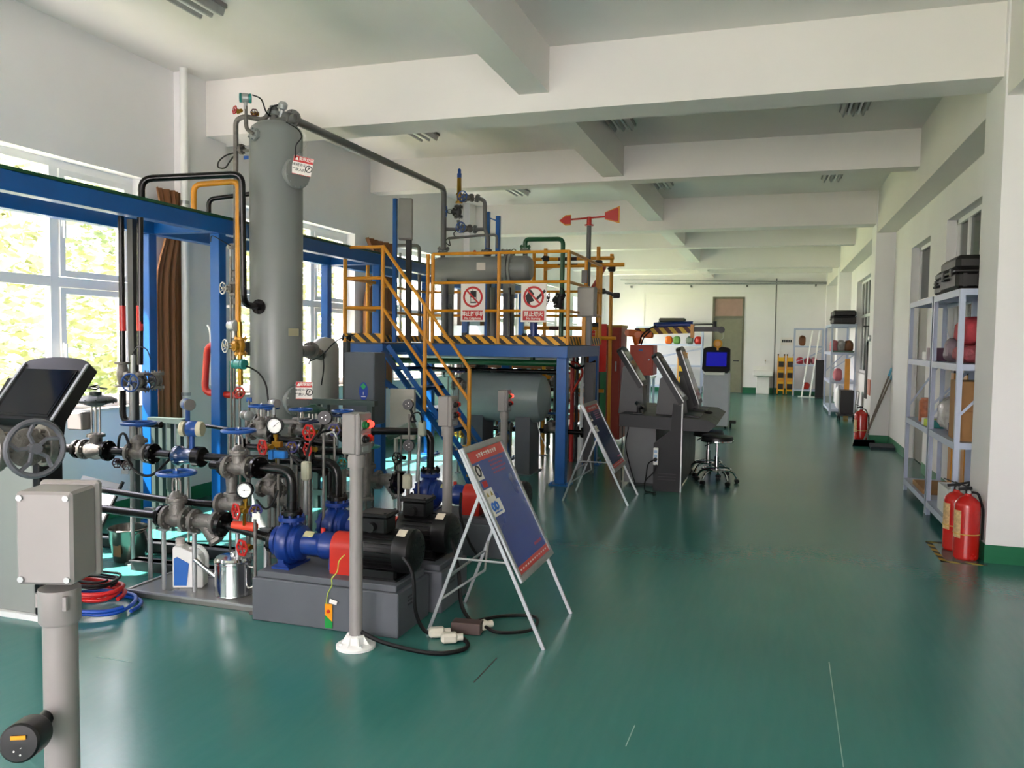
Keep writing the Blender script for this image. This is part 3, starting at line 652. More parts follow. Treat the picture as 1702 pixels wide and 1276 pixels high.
# hanging warning tags
tag_red = mat('tag_red', 'c01d1d', .5, var=.02); tag_white = mat('tag_white', 'e8e2dc', .5, var=.02); ink = mat('printing_ink', '1c1c1c', .6, var=0)
def hang_tag(c, w, h, n_, lab, rot=0.0, wire=.12, tilt=.0):
    n_ = Vector(n_).normalized(); ux = Vector((0, 0, 1)).cross(n_); uy = Vector((0, 0, 1)); ux = (ux*math.cos(tilt)+uy*math.sin(tilt)); uy = n_.cross(ux); R_ = Matrix((ux, n_, uy)).transposed(); c = Vector(c)
    t = thing('warning_tag', lab, 'warning tag', c-uy*h/2)
    obj('tag_board', MB().box(c, (w, .003, h), R_), tag_white, t)
    obj('red_band', MB().box(c+uy*h*.33+n_*.002, (w*.98, .001, h*.32), R_).box(c-uy*h*.485+n_*.002, (w*.98, .001, h*.03), R_), tag_red, t)
    tx = MB(); text_mb(tx, '受限空间', h*.2, c+uy*h*.35+ux*w*.14+n_*.0028, ux, uy, bold=.0005); tx.prism([(-.1*h, -.08*h), (.1*h, -.08*h), (0, .1*h)], c+uy*h*.34-ux*w*.33+n_*.0027, ux, uy, .0003)
    obj('white_lettering', tx, tag_white, t, smooth=0)
    tx = MB(); text_mb(tx, '未经许可', h*.19, c+uy*h*.02-ux*w*.14+n_*.002, ux, uy, bold=.0004); text_mb(tx, '严禁入内', h*.19, c-uy*h*.24-ux*w*.14+n_*.002, ux, uy, bold=.0004)
    tx.torus(c-uy*h*.1+ux*w*.33+n_*.002, n_, h*.17, h*.025, 20, 4).ball(c-uy*h*.04+ux*w*.33+n_*.002, h*.05, 8, (1, .3, 1)).bar(c-uy*h*.2+ux*w*.25+n_*.003, c+uy*h*.0+ux*w*.41+n_*.003, h*.03, .001, n_)
    obj('black_lettering', tx, ink, t, smooth=0)
    if wire: obj('wire', MB().tube([c+uy*h*.5-ux*w*.18, c+uy*(h*.5+wire), c+uy*h*.5+ux*w*.18], .0012, 5), steel, t)
    return t
fdir = Vector((.35, -.93, 0))
hang_tag(m1+nd*.12+Vector((.0, -.01, .045)), .16, .145, fdir, 'red and white warning tag hanging high on the tall grey vessel', tilt=-.2)
hang_tag(m2+nd*.12+Vector((.02, -.02, .09)), .13, .14, fdir, 'red and white warning tag at the low manhole of the tall vessel', wire=.06)
# pipework on top of the vessel
T = lambda u, v, y=5.7: at(u, v, Y=y)
pipe('thin grey pipe rising beside the tall vessel to its top', [T(392, 552), T(392, 200), T(405, 193), T(440, 200, 5.8), nz+Vector((-.03, 0, .1))], .02, cast, .05)
pipe('short grey elbow pipe from the top fitting to the side nozzle', [T(409, 197, 5.6), T(409, 214, 5.6), T(422, 223, 5.58)], .016, cast, .04)
fit = MB(); fit.cyl(T(455, 205, 5.8), T(492, 196, 5.8), .035, n=14).lathe(T(478, 196, 5.8), (-.3, -1, 0), [(.045, -.02), (.045, .03)], 16).cyl(nz, nz+Vector((0, 0, .12)), .035, n=14); solo('pipe_tee', fit, grey_pipe, 'grey pipe tee on the top nozzle of the tall vessel', 'pipe fitting')
YH = 9.35; XP = -3.76
pa = T(484, 197, 5.82); pz = at(738, 313, Y=YH)
pipe('long grey overhead pipe from the tall vessel to the exchanger', [(pa.x, pa.y, pa.z), (pz.x, pz.y, pz.z-.0), (pz.x, YH, 2.65)], .035, grey_pipe, .1, fl=(0, -1), fD=.15)
junction('teal topped transmitter head above the tall vessel', T(408, 163, 5.6), (-1, -.6, .3), D=.075, capm=teal, bm_=galv, L=.09, stem=.05)
pipe('short stand pipe under the teal transmitter head', [T(409, 176, 5.6), T(409, 197, 5.6)], .012, cast, name='stand_pipe')
small_valve('red knob needle valve left of the teal transmitter', T(398, 185, 5.6), (-.5, -1, .1), .03, L=.04)
small_valve('dark knob needle valve right of the teal transmitter', T(424, 189, 5.6), (.4, -1, .1), .026, wm_=mat('dark_red_wheel', '4a1a20', .4), L=.03)
hh = T(470, 176, 5.8); solo('sensor_head', MB().lathe(hh, (.3, -.2, 1), [(.02, -.09), (.02, -.03), (.035, -.02), (.038, .015), (.02, .035)], 14).cyl(hh, hh+Vector((-.05, 0, 0)), .014, n=8), galv, 'grey sensor head standing on the top fitting of the vessel', 'sensor', origin=hh)
def cable(label, pts, r=.006, m_=None, n=40, group=None):
    """smooth cable through the points"""
    P = [Vector(p) for p in pts]; out = []
    for i in range(len(P)-1):
        a = P[max(i-1, 0)]; b = P[i]; c = P[i+1]; d = P[min(i+2, len(P)-1)]
        for j in range(8):
            t = j/8; out.append(.5*((2*b)+(c-a)*t+(2*a-5*b+4*c-d)*t*t+(3*b-a-3*c+d)*t**3))
    out.append(P[-1]); return solo('cable', MB().tube(out, r, 6), m_ or black_rub, label, 'cable', group)
cable('black cable looping from the teal transmitter to the vessel top', [T(420, 158, 5.6), T(434, 165, 5.6), T(442, 185, 5.7), T(450, 193, 5.75)])
cable('black cable looping from the sensor head to the vessel top', [T(464, 174, 5.78), T(452, 178, 5.76), T(447, 193, 5.75)])
cable('black cable from the vessel top down its right side', [T(476, 203, 5.6), T(495, 215, 5.6), T(501, 228, 5.6), T(492, 242, 5.6), T(491, 262, 5.6)], .005)
cable('black cable loop beside the thin pipe left of the vessel', [T(391, 254), T(376, 258), T(364, 268), T(363, 278), T(374, 279), T(382, 268), T(391, 256)], .006)
flange_thing('small grey flange joining the thin pipe to the vessel side', T(401, 248, 5.72), (1, 0.1, 0), .085, cast)
solo('stub_pipe', MB().cyl(T(393, 249, 5.72), T(422, 251, 5.75), .012, n=10), cast, 'stub pipe between thin pipe and vessel below its top', 'pipe')
solo('valve_tag', MB().box(T(409, 262, 5.6), (.045, .004, .028)), wheel_blue, 'small blue tag hanging near the upper flange', 'tag')
# inverted U pipes around the rack
pipe('black inverted U pipe arching over the rack into the vessel', [at(235, 352, Y=5.0), at(235, 297, Y=5.0), at(402, 289, Y=5.35), at(405, 506, Y=5.4), at(432, 510, Y=5.62)], .026, black_paint, .08, fl=(-1,), fD=.12)
pipe('yellow inverted U pipe arching over the rack', [at(322, 350, Y=5.35), at(322, 307, Y=5.35), at(396, 301, Y=5.5), at(396, 535, Y=5.5)], .022, yellow_paint, .06)
pipe('smaller black inverted U pipe behind the yellow one', [at(347, 362, Y=5.9), at(347, 331, Y=5.9), at(425, 321, Y=6.05)], .02, black_paint, .05)
pipe('red pipe bend at knee height left of the vessel', [at(372, 573, Y=5.62), at(345, 573, Y=5.62), at(340, 652, Y=5.62), at(400, 658, Y=5.62)], .028, red_paint, .07)
# vertical pair of pipes at the rack
for k, (u_, lab) in enumerate(((204, 'black vertical pipe with red mark hanging from the rack, nearer the window'), (233, 'black vertical pipe beside the blue rear post'))):
    pipe(lab, [at(u_-3 if k == 0 else u_, 350, Y=4.72), at(u_, 606, Y=4.72)], .022, black_paint)
    solo('red_pipe_sleeve', MB().cyl(at(u_-1, 508, Y=4.72), at(u_, 550, Y=4.72), .0235, n=12), red_dark, 'red marker sleeve on the %s vertical pipe' % ('left', 'right')[k], 'pipe marker')
solo('support_post', MB().box((at(221, 500, Y=4.9).x, 4.9, 1.3), (.05, .05, 2.2)).box((at(221, 500, Y=4.9).x, 4.9, .1), (.05, .05, .2)), dark_grey, 'dark square support post between the two vertical pipes', 'post')
pipe('black pipe from the left check valve turning right at waist height', [at(204, 648, Y=4.72), at(204, 701, Y=4.72), at(268, 706, Y=4.72)], .024, black_paint, .08)
b = MB(); c0 = at(204, 622, Y=4.72); b.lathe(c0-Vector((0, 0, .09)), (0, 0, 1), [(.055, 0), (.055, .012), (.03, .014), (.04, .06), (.045, .09), (.04, .12), (.03, .16), (.055, .166), (.055, .18)], 20).cyl(c0, c0+Vector((.08, -.02, 0)), .026, n=12); solo('check_valve', b, cast, 'grey check valve between two flanges on the left vertical pipe', 'valve', origin=c0)
gate_valve('gate valve with blue upright wheel facing the camera by the rear post', at(236, 634, Y=4.72), (0, 0, 1), (.25, -1, 0), D=.1, L=.13, H=.16, R=.06)
gate_valve('small gate valve with dark wheel right of the blue upright wheel', at(262, 632, Y=4.85), (0, 0, 1), (.3, -1, 0), D=.09, L=.12, H=.15, R=.055, wm_=mat('dark_wheel', '2c2a3a', .4))
cable('thin black cable arching over the blue upright wheel', [at(219, 590, Y=4.6), at(228, 577, Y=4.6), at(243, 580, Y=4.6), at(250, 596, Y=4.6)], .004)
pipe('thin grey standpipe beside the blue rear post', [at(221, 590, Y=4.6), at(221, 800, Y=4.6)], .016, galv)
# ================================================================ curtains
cur_m = mat('brown_curtain_cloth', '8a5c3c', .9, var=.12, scale=2)
def curtain(label, y0, y1, z0, z1, x=XL+.09, seedk=1, gather=.5):
    rnd = random.Random(seedk); n = 60; rows = 14; P = []; ph = [rnd.random()*6 for _ in range(3)]
    for j in range(rows+1):
        v = j/rows; z = z1+(z0-z1)*v; sq = 1-gather*math.exp(-((v-.18)/.12)**2) if gather else 1
        for i in range(n+1):
            u = i/n; yc = y1-(y1-y0)*.45*sq-0; y = y1-(y1-y0)*(1-u)*sq
            P.append((x+.045*math.sin(u*34+ph[0]+.6*math.sin(v*3))*(.6+.4*math.sin(u*9+ph[1])), y, z))
    F = [(j*(n+1)+i, j*(n+1)+i+1, (j+1)*(n+1)+i+1, (j+1)*(n+1)+i) for j in range(rows) for i in range(n)]
    b = MB().add(P, F); o = solo('curtain', b, cur_m, label, 'curtain', smooth=80); o.modifiers.new('s', 'SOLIDIFY').thickness = .006; return o
curtain('brown curtain bunched beside the near left window and the wall pillar', 5.93, 6.3, .78, 2.86, seedk=3, gather=.35)
curtain('brown curtain bunched between the second and third left windows', 9.8, 10.65, .85, 2.9, seedk=4)
curtain('brown curtain bunched beyond the third left window', 13.4, 13.75, .85, 2.9, seedk=5, gather=.2)
curtain('brown curtain bunched past the second wall pillar', 14.35, 14.8, .85, 2.9, seedk=6)
pw = thing('drain_pipe', 'white plastic downpipe in the corner by the left wall pillar', 'pipe', (XL+.05, 6.22, 0)); obj('downpipe', MB().cyl((XL+.16, 6.24, 0), (XL+.16, 6.24, ZC), .035, n=16), pvc_white, pw)
for z in (1.0, 2.75): obj('pipe_bracket', MB().lathe((XL+.16, 6.24, z), (0, 0, 1), [(.04, 0), (.042, .03)], 16), galv, pw)
# ================================================================ pumps on their plinths
def plinth(label, x0, x1, y0, y1, h=.27):
    t = thing('pump_plinth', label, 'pump base', ((x0+x1)/2, (y0+y1)/2, 0))
    obj('box_frame', MB().bx((x0, y0, 0), (x1, y1, h-.035), .005), grey_base, t)
    obj('bed_plate', MB().bx((x0+.02, y0+.02, h-.035), (x1-.02, y1-.02, h), .004), grey_base, t)
    obj('vent_slots', MB().bx((x1-.001, y0+.12, .14), (x1+.002, y0+.2, .15)).bx((x1-.001, y0+.12, .16), (x1+.002, y0+.2, .17)).bx((x1-.001, y0+.12, .18), (x1+.002, y0+.2, .19)), dark_grey, t)
    return t
plinth('grey steel box base under the front blue pump', -2.68, -1.80, 3.76, 4.16); plinth('grey steel box base under the second blue pump', -2.66, -1.74, 4.2, 4.6)
plinth('grey steel box base under the farthest blue pump', -2.62, -1.72, 5.4, 5.82)
pump('blue pump with red guard and black motor, nearest the camera', -2.55, 3.95, .27)
pump('blue pump with red guard and black motor, second from the camera', -2.52, 4.4, .27)
pump('blue pump with red guard behind the two front pumps', -2.42, 5.6, .27)
# ---- front discharge line (Y 3.95)
A = lambda u, v: at(u, v, Y=3.95)
PX = -2.55; zL = at(419, 777, Y=3.95).z
pipe('black pipe bending down into the front blue pump', [at(424, 777, Y=3.95), (PX-.0, 3.95, zL), (PX, 3.95, .27+.13+.155)], .028, black_paint, .08, fl=(0, -1), fD=.12)
gate_valve('gate valve with flat blue wheel above the front pump inlet', at(397, 776, Y=3.95), D=.125, L=.16, H=.21, R=.09)
b = MB(); c0 = at(385, 805, Y=3.97); b.lathe(c0+Vector((0, 0, -.07)), (0, 0, 1), [(.035, 0), (.03, .05), (.035, .12)], 16); solo('pipe_spool', b, cast, 'grey cast spool hanging under the front gate valve', 'pipe fitting')
pipe('short black pipe left of the upper front gate valve', [at(377, 775, Y=3.95), at(352, 772, Y=3.97)], .026, black_paint, fl=(0,), fD=.115)
b = MB(); c0 = at(388, 838, Y=3.98); b.lathe(c0-Vector((.1, 0, 0)), (1, 0, 0), [(.06, 0), (.06, .016), (.034, .02), (.045, .09), (.04, .14), (.03, .17)], 18).lathe(c0, (0, 0, 1), [(.04, 0), (.04, .05), (.055, .052), (.055, .07), (.03, .08)], 16); solo('swing_check_valve', b, cast, 'grey check valve lying below the upper front gate valve', 'valve', origin=c0)
# ---- front suction line
pi_ = Vector((PX-.1, 3.95, .40))
pipe('black suction pipe with flanges entering the front pump', [at(367, 870, Y=3.95), pi_], .026, black_paint, 0, fl=(0, -1), fD=.15, th=.022)
s0 = at(388, 873, Y=3.95); s1 = at(425, 876, Y=3.95); solo('red_pipe_sleeve', MB().cyl(s0, s1, .0275, n=14), mat('orange_red_sleeve', 'd8452c', .5), 'orange red marker sleeve on the front suction pipe', 'pipe marker')
strainer('grey Y strainer on the front suction line left of the red sleeve', at(342, 867, Y=3.95), D=.14, L=.17)
gate_valve('largest gate valve with flat blue wheel on the front suction line', at(294, 861, Y=3.95), D=.14, L=.16, H=.27, R=.105)
pipe('black pipe running left from the largest gate valve behind the grey box', [at(272, 858, Y=3.95), at(150, 843, Y=3.98), at(20, 828, Y=4.0)], .026, black_paint, 0, fl=(0,), fD=.13)
pipe('black pipe above it ending at the check valve', [at(355, 838, Y=4.0), at(283, 832, Y=4.02), at(150, 811, Y=4.1)], .022, black_paint, 0)
gauge('lower white dial pressure gauge above the red sleeve', at(408, 814, Y=3.85), (.25, -1, 0), .085, .05, ang=.05)
solo('gauge_stand', MB().tube([at(406, 838, Y=3.87), at(406, 872, Y=3.93)], .01, 8).box(at(407, 845, Y=3.87), (.05, .03, .035)), brass, 'brass block and stand pipe under the lower gauge', 'pipe fitting')
small_valve('red knob valve left of the lower gauge', at(405, 848, Y=3.86), (-.55, -1, 0), .042, L=.045)
small_valve('purple knob valve right of the lower gauge', at(422, 846, Y=3.88), (.7, -.7, 0), .032, wm_=mat('purple_knob', '2f2a6a', .4), L=.05)
solo('valve_tag', MB().box(at(426, 858, Y=3.83), (.05, .003, .035)), tag_white, 'small white tag hanging under the lower gauge', 'tag')
small_valve('red knob drain valve right above the steel oil can', at(412, 908, Y=3.9), (-.3, -1, 0), .042, L=.04)
pipe('thin grey drain pipe under the front suction pipe', [at(413, 880, Y=3.95), at(413, 915, Y=3.95)], .01, cast)
# supports
def support(u, v0, y, label, r=.014, g='slender pipe supports'):
    p = at(u, v0, Y=y); solo('pipe_support', MB().cyl((p.x, p.y, .01), (p.x, p.y, p.z), r, n=10).lathe((p.x, p.y, 0), (0, 0, 1), [(.05, 0), (.05, .01), (r*1.2, .012)], 14).box((p.x, p.y, p.z), (.06, .03, .012)), galv, label, 'pipe support', g)
support(272, 880, 3.95, 'slender grey support under the left flange of the largest gate valve'); support(395, 884, 4.0, 'slender grey support behind the red sleeved pipe'); support(442, 880, 4.02, 'slender grey support just left of the front blue pump')
support(249, 845, 4.1, 'slender grey support left of the largest gate valve'); support(323, 884, 3.97, 'slender grey support under the Y strainer'); support(219, 745, 4.42, 'slender grey support left of the blue rear post base')
# ---- second line (Y 4.4): control valve, gate valve, flow meter
B = lambda u, v, y=4.42: at(u, v, Y=y)
zB = B(300, 757).z
xs = lambda u: B(u, 757).x
L2 = lambda x: Vector((x, 4.42, zB))
pipe('black pipe from the far left through the control valve', [L2(xs(95)), L2(xs(132))], .03, black_paint, fl=(-1,), fD=.13)
b = MB(); c0 = L2(xs(160)); t = thing('control_valve', 'control valve with black diaphragm head left of the vertical pipes', 'valve', c0)
obj('valve_body', MB().lathe(c0-Vector((.1, 0, 0)), (1, 0, 0), [(.035, 0), (.06, .05), (.068, .1), (.06, .15), (.035, .2)], 18).lathe(c0, (0, 0, 1), [(.04, 0), (.04, .09), (.06, .092), (.06, .11), (.03, .12)], 16), cast, t)
for s_ in (-1, 1):
    f = MB(); flange_mb(f, c0+Vector((s_*.1, 0, 0)), (s_, 0, 0), .14, .02); obj('flange', f, black_paint if s_ > 0 else cast, t)
b = MB()
for s_ in (-1, 1): b.cyl(c0+Vector((s_*.035, 0, .1)), c0+Vector((s_*.035, 0, .3)), .008, n=8)
b.cyl(c0+Vector((0, 0, .1)), c0+Vector((0, 0, .32)), .01, n=8); obj('yoke', b, steel, t)
obj('diaphragm_head', MB().lathe(c0+Vector((0, 0, .3)), (0, 0, 1), [(.03, 0), (.09, .02), (.135, .03), (.135, .045), (.1, .065), (.04, .08), (.04, .1), (.0, .105)], 28).bolts(c0+Vector((0, 0, .337)), (0, 0, 1), .125, 12, .006, .03), mat('dark_green_head', '1c2a24', .4), t)
obj('positioner', MB().box(c0+Vector((-.11, -.03, .2)), (.13, .09, .12), None, .008), lgrey, t)
cable('bundle of loose black wires lying on the diaphragm head', [c0+Vector((-.08, -.03, .42)), c0+Vector((-.02, .04, .44)), c0+Vector((.05, -.04, .42)), c0+Vector((.0, -.06, .43)), c0+Vector((-.06, .03, .43)), c0+Vector((.07, .03, .42))], .006)
gate_valve('gate valve with flat dark blue wheel left of the flow meter', L2(xs(231))+Vector((0, 0, -.0)), D=.13, L=.16, H=.2, R=.105)
pipe('black spool between control valve and gate valve', [L2(xs(186)), L2(xs(207))], .03, black_paint)
pipe('black pipe between the gate valve and the flow meter', [L2(xs(252)), L2(xs(285))], .03, black_paint, 0, fl=(0,), fD=.14)
c0 = L2(xs(315)); t = thing('flow_meter', 'blue electromagnetic flow meter with a blue transmitter head', 'flow meter', c0)
obj('meter_body', MB().lathe(c0-Vector((.11, 0, 0)), (1, 0, 0), [(.045, 0), (.062, .003), (.066, .01), (.066, .035), (.058, .045), (.052, .06), (.052, .13), (.058, .15)], 26), mat('deep_blue_meter', '0c2f5c', .28, coat=.5), t)
obj('meter_flange', MB().lathe(c0+Vector((.04, 0, 0)), (1, 0, 0), [(.058, 0), (.068, .01), (.068, .06), (.06, .07)], 26), black_paint, t)
h0 = B(326, 713); obj('meter_neck', MB().cyl(c0+Vector((.02, 0, .04)), (c0.x+.02, c0.y, h0.z-.03), .018, n=12), wheel_blue, t)
h0 = Vector((c0.x+.02, c0.y, h0.z)); obj('transmitter_housing', MB().lathe(h0-Vector((.035, .0, 0)), (1, .25, 0), [(.045, 0), (.052, .01), (.052, .065), (.045, .075)], 24), wheel_blue, t)
for s_ in (-1, 1): obj('end_cap', MB().lathe(h0+Vector((s_*.04, s_*.01, 0)), (s_, s_*.25, 0), [(.05, 0), (.05, .025), (.045, .032)], 24), mat('cream_cap', 'cfc7a8', .4), t)
pipe('black pipe from the flow meter toward the second pump', [L2(c0.x+.11), L2(xs(395)), L2(xs(470))+Vector((0, .0, .02)), (-2.52-.0, 4.4, zB+.02), (-2.52, 4.4, .56)], .029, black_paint, .09, fl=(-1,), fD=.13)
gate_valve('gate valve with flat blue wheel in front of the vessel foot', B(434, 718, 4.5), (1, 0, 0), D=.11, L=.15, H=.17, R=.075)
pipe('black pipe with pink marker behind the flow meter head', [B(340, 707, 4.7), B(425, 720, 4.6)], .014, black_paint)
pipe('short black flanged pipe right of the upper gauge', [B(452, 728, 4.5), B(505, 733, 4.5), B(560, 738, 4.5)], .022, black_paint, 0, fl=(0,), fD=.1)
gauge('upper white dial pressure gauge in front of the vessel foot', at(458, 707, Y=4.2), (.25, -1, 0), .092, .055, ang=.75)
small_valve('red knob valve below left of the upper gauge', at(447, 742, Y=4.18), (-.4, -1, 0), .042, L=.045)
small_valve('purple knob valve below right of the upper gauge', at(484, 741, Y=4.2), (.6, -.8, 0), .03, wm_=mat('purple_knob', '2f2a6a', .4), L=.05)
small_valve('red knob valve half hidden right of the upper gauge', at(521, 718, Y=4.4), (-.2, -1, 0), .045, L=.04)
solo('gauge_stand', MB().tube([at(460, 722, Y=4.2), at(460, 768, Y=4.3)], .01, 8).box(at(461, 738, Y=4.2), (.06, .03, .035)), brass, 'brass block and stand pipe under the upper gauge', 'pipe fitting')
solo('solenoid_block', MB().box(at(464, 755, Y=4.2), (.1, .045, .045), None, .005).box(at(453, 755, Y=4.19), (.03, .055, .055), None, .004), mat('bright_blue_block', '2a7ac8', .35), 'bright blue rectangular block under the upper gauge', 'actuator')
# blue and dark circular instrument heads
def round_head(label, p, face, R, arm=None, m_=None):
    p = Vector(p); f_ = Vector(face).normalized(); t = thing('round_connector', label, 'connector', p)
    b = MB().lathe(p-f_*R*.7, f_, [(R*.6, 0), (R*.95, R*.1), (R, R*.3), (R, R*1.3), (R*.96, R*1.4), (R*.9, R*1.4)], 24); obj('round_housing', b, m_ or black_plastic, t)
    x, y, z = frame(f_); obj('pin_holes', MB().bolts(p+f_*R*.7, f_, R*.35, 3, R*.07, R*.04), steel, t)
    if arm is not None: obj('mounting_arm', MB().tube([p-f_*R*.3, Vector(arm)], R*.25, 8), black_plastic, t)
    return t
round_head('black round connector head behind the first button station', at(541, 694, Y=4.3), (.3, -1, .1), .042, at(528, 726, Y=4.35))
round_head('black round connector head below the stairs', at(679, 672, Y=5.3), (.2, -1, .05), .038, at(690, 700, Y=5.35))
round_head('black round connector head above the farther motor', at(680, 740, Y=5.2), (.2, -1, .05), .04, at(682, 765, Y=5.2))
# valve with green dish actuator near the low manhole
c0 = at(520, 676, Y=5.3); t = thing('diaphragm_actuator', 'dark green dish actuator below the low warning tag', 'valve', c0)
obj('green_dish', MB().lathe(c0, (0, 0, 1), [(.03, -.05), (.07, -.045), (.11, -.03), (.11, -.018), (.07, .0), (.03, .01), (.02, .02)], 26).bolts(c0+Vector((0, 0, -.024)), (0, 0, 1), .1, 10, .006, .03), mat('actuator_green', '0f3a2c', .35), t)
obj('yoke', MB().cyl(c0+Vector((-.03, 0, -.05)), c0+Vector((-.03, 0, -.3)), .008, n=8).cyl(c0+Vector((.03, 0, -.05)), c0+Vector((.03, 0, -.3)), .008, n=8).cyl(c0+Vector((0, 0, -.05)), c0+Vector((0, 0, -.34)), .01, n=8), steel, t)
obj('positioner_box', MB().box(c0+Vector((-.08, -.03, -.13)), (.12, .07, .1), None, .006), lgrey, t); obj('valve_body', MB().lathe(c0+Vector((-.1, 0, -.38)), (1, 0, 0), [(.055, 0), (.055, .015), (.03, .02), (.05, .1), (.03, .18), (.055, .185), (.055, .2)], 18), cast, t)
gate_valve('gate valve with flat blue wheel right of the green dish actuator', at(500, 716, Y=4.9), D=.1, L=.14, H=.15, R=.075)
for k, (u, v, y, lab) in enumerate(((570, 695, 5.2, 'gate valve with dark blue wheel behind the first button station'), (446, 690, 5.1, 'gate valve with thin blue wheel at the vessel foot'))): gate_valve(lab, at(u, v+22, Y=y), D=.1, L=.14, H=.15, R=.075)
# second dome topped vessel
c0 = at(540, 600, Y=7.0); vx = c0.x; r2 = .135
t = thing('small_vessel', 'shorter grey vessel with domed top behind the tall vessel', 'vessel', (vx, 7.0, 0))
obj('shell', MB().lathe((vx, 7, .35), (0, 0, 1), [(r2*.5, -.06), (r2, 0), (r2, 1.1), (r2*.9, 1.15), (r2*.6, 1.19), (0, 1.21)], 36), mat('pale_grey_vessel', '9c9a92', .35, var=.05), t)
for k in range(3):
    a = 2*PI*k/3; obj('leg', MB().cyl((vx+r2*.8*math.cos(a), 7+r2*.8*math.sin(a), 0), (vx+r2*.8*math.cos(a), 7+r2*.8*math.sin(a), .5), .018, n=8), galv, t)
pipe('short thick pipe with flange from the tall vessel to the domed one', [at(496, 585, Y=6.0), at(516, 582, Y=6.5), at(533, 590, Y=6.86)], .05, cast, 0, fl=(1,), fD=.16)
for k, pts in enumerate(([(590, 555), (560, 566), (535, 590), (515, 600)], [(532, 580), (522, 585), (513, 605)], [(536, 582), (538, 610), (534, 640)])):
    cable('black cable %s the domed vessel' % ('sweeping from the landing corner toward', 'drooping left in front of', 'hanging down in front of')[k], [at(u, v, Y=6.7) for u, v in pts], .006)
t = small_valve('black handled valve at the landing corner', at(581, 562, Y=6.7), (-1, -.3, .2), .03, wm_=black_plastic, bm_=black_paint, L=.06)
pipe('dark vertical pipe left of the grey control cabinet', [at(576, 568, Y=6.8), at(576, 770, Y=6.8)], .035, dark_grey, name='stand_pipe')
# ================================================================ vessel level instruments column (left of the vessel)
pipe('yellow brass gas pipe section with valves left of the vessel', [at(398, 535, Y=5.5), at(400, 640, Y=5.5)], .02, brass)
gate_valve('brass yellow valve with grey wheel on the yellow pipe', at(400, 575, Y=5.5), (0, 0, 1), (-.5, -1, 0), D=.1, L=.14, H=.13, R=.05, bm_=mat('yellow_brass_body', 'b07c1c', .35, metal=.3), wm_=galv)
junction('grey round instrument on the thin pipe above the yellow valve', at(389, 541, Y=5.5), (1, -.4, 0), D=.09, capm=galv, bm_=galv, L=.09)
junction('small grey transmitter hanging at the blue rack post top', at(383, 410, Y=5.55), (1, -.8, 0), D=.05, capm=lgrey, bm_=galv, L=.06)
junction('teal green transmitter behind the front rack post', at(398, 605, Y=5.5), (1, -.2, 0), D=.08, capm=teal, bm_=teal, L=.12)
junction('blue transmitter with pale round cap behind the flow meter', at(312, 672, Y=5.0), (1, -.7, 0), D=.085, capm=lgrey, bm_=wheel_blue, L=.12, stem=.08)
flange_thing('grey flange with bolts left of the vessel at eye level', at(411, 579, Y=5.68), (1, -.5, 0), .11, cast)
small_valve('red knob valve at the end of the red pipe', at(401, 653, Y=5.5), (.3, -1, .1), .04, L=.05)
cable('black hose curving from teal transmitter across the vessel', [at(402, 606, Y=5.5), at(418, 612, Y=5.5), at(432, 622, Y=5.5), at(442, 640, Y=5.5), at(446, 668, Y=5.5)], .007)
solo('valve_tag', MB().box(at(414, 664, Y=5.4), (.05, .004, .035)), wheel_blue, 'blue rectangular tag below the red knob valve', 'tag')
gate_valve('gate valve with upright grey wheel on the yellow pipe higher up', at(389, 480, Y=5.55), (0, 0, 1), (-.4, -1, 0), D=.08, L=.11, H=.1, R=.045, wm_=galv)
# ================================================================ button stations
station('slim button station with a lit red lamp beside the front pump', -1.955, 3.6, 1.0)
station('slim button station behind the farthest pump motor', -2.07, 5.08, .99, lit=False)
station('slim button station under the blue platform', -2.40, 7.3, .9, lit=True)
# foreground station seen from behind
fx, fy = -1.425, 1.33
t = thing('junction_box_stand', 'large grey junction box on a thick post in the left foreground', 'control station', (fx, fy, 0))
obj('post', MB().cyl((fx, fy, 0), (fx, fy, .99), .034, n=32), lgrey, t); obj('post_collar', MB().lathe((fx, fy, .94), (0, 0, 1), [(.037, 0), (.041, .006), (.041, .075)], 28).bolts((fx, fy, .99), (0, 0, 1), .042, 3, .006, .03), lgrey, t)
obj('base_plate', MB().lathe((fx, fy, 0), (0, 0, 1), [(.1, 0), (.1, .012), (.045, .02), (.04, .06)], 28), pvc_white, t)
bc = Vector((fx-.012, fy+.01, 1.128)); RB = Matrix.Rotation(math.radians(17), 3, 'Z'); rb_ = lambda *v: bc+RB @ Vector(v)
obj('box_body', MB().box(rb_(0, -.005, 0), (.118, .095, .195), RB, .006), lgrey, t)
obj('box_lid', MB().box(rb_(0, .052, 0), (.13, .022, .21), RB, .006), lgrey, t)
for sx_ in (-1, 1):
    for sz_ in (-1, 1): obj('screw_boss', MB().cyl(rb_(sx_*.048, -.05, sz_*.085), rb_(sx_*.048, -.0575, sz_*.085), .0065, n=10), galv, t)
hp = at(44, 1226, D=1.62); rd = Vector((.42, -.88, .15)).normalized(); t = thing('round_connector', 'black round connector with yellow label at the lower left corner', 'connector', hp)
obj('round_housing', MB().lathe(hp-rd*.04, rd, [(.025, 0), (.036, .005), (.038, .015), (.038, .07), (.034, .074), (.0, .075)], 28).lathe(hp-rd*.055, rd, [(.02, 0), (.03, .015)], 20).cyl(hp-rd*.02, (fx-.02, fy, hp.z), .016, n=12), black_plastic, t)
x, y, z = frame(rd); obj('yellow_label', MB().box(hp+rd*.036+Vector((0, 0, .012)), (.028, .001, .008), Matrix((Vector((0, 0, 1)).cross(-rd), rd, Vector((0, 0, 1)))).transposed()), yellow_paint, t); obj('screws', MB().bolts(hp+rd*.036-Vector((0, 0, .015)), rd, .008, 3, .002, .002), steel, t)
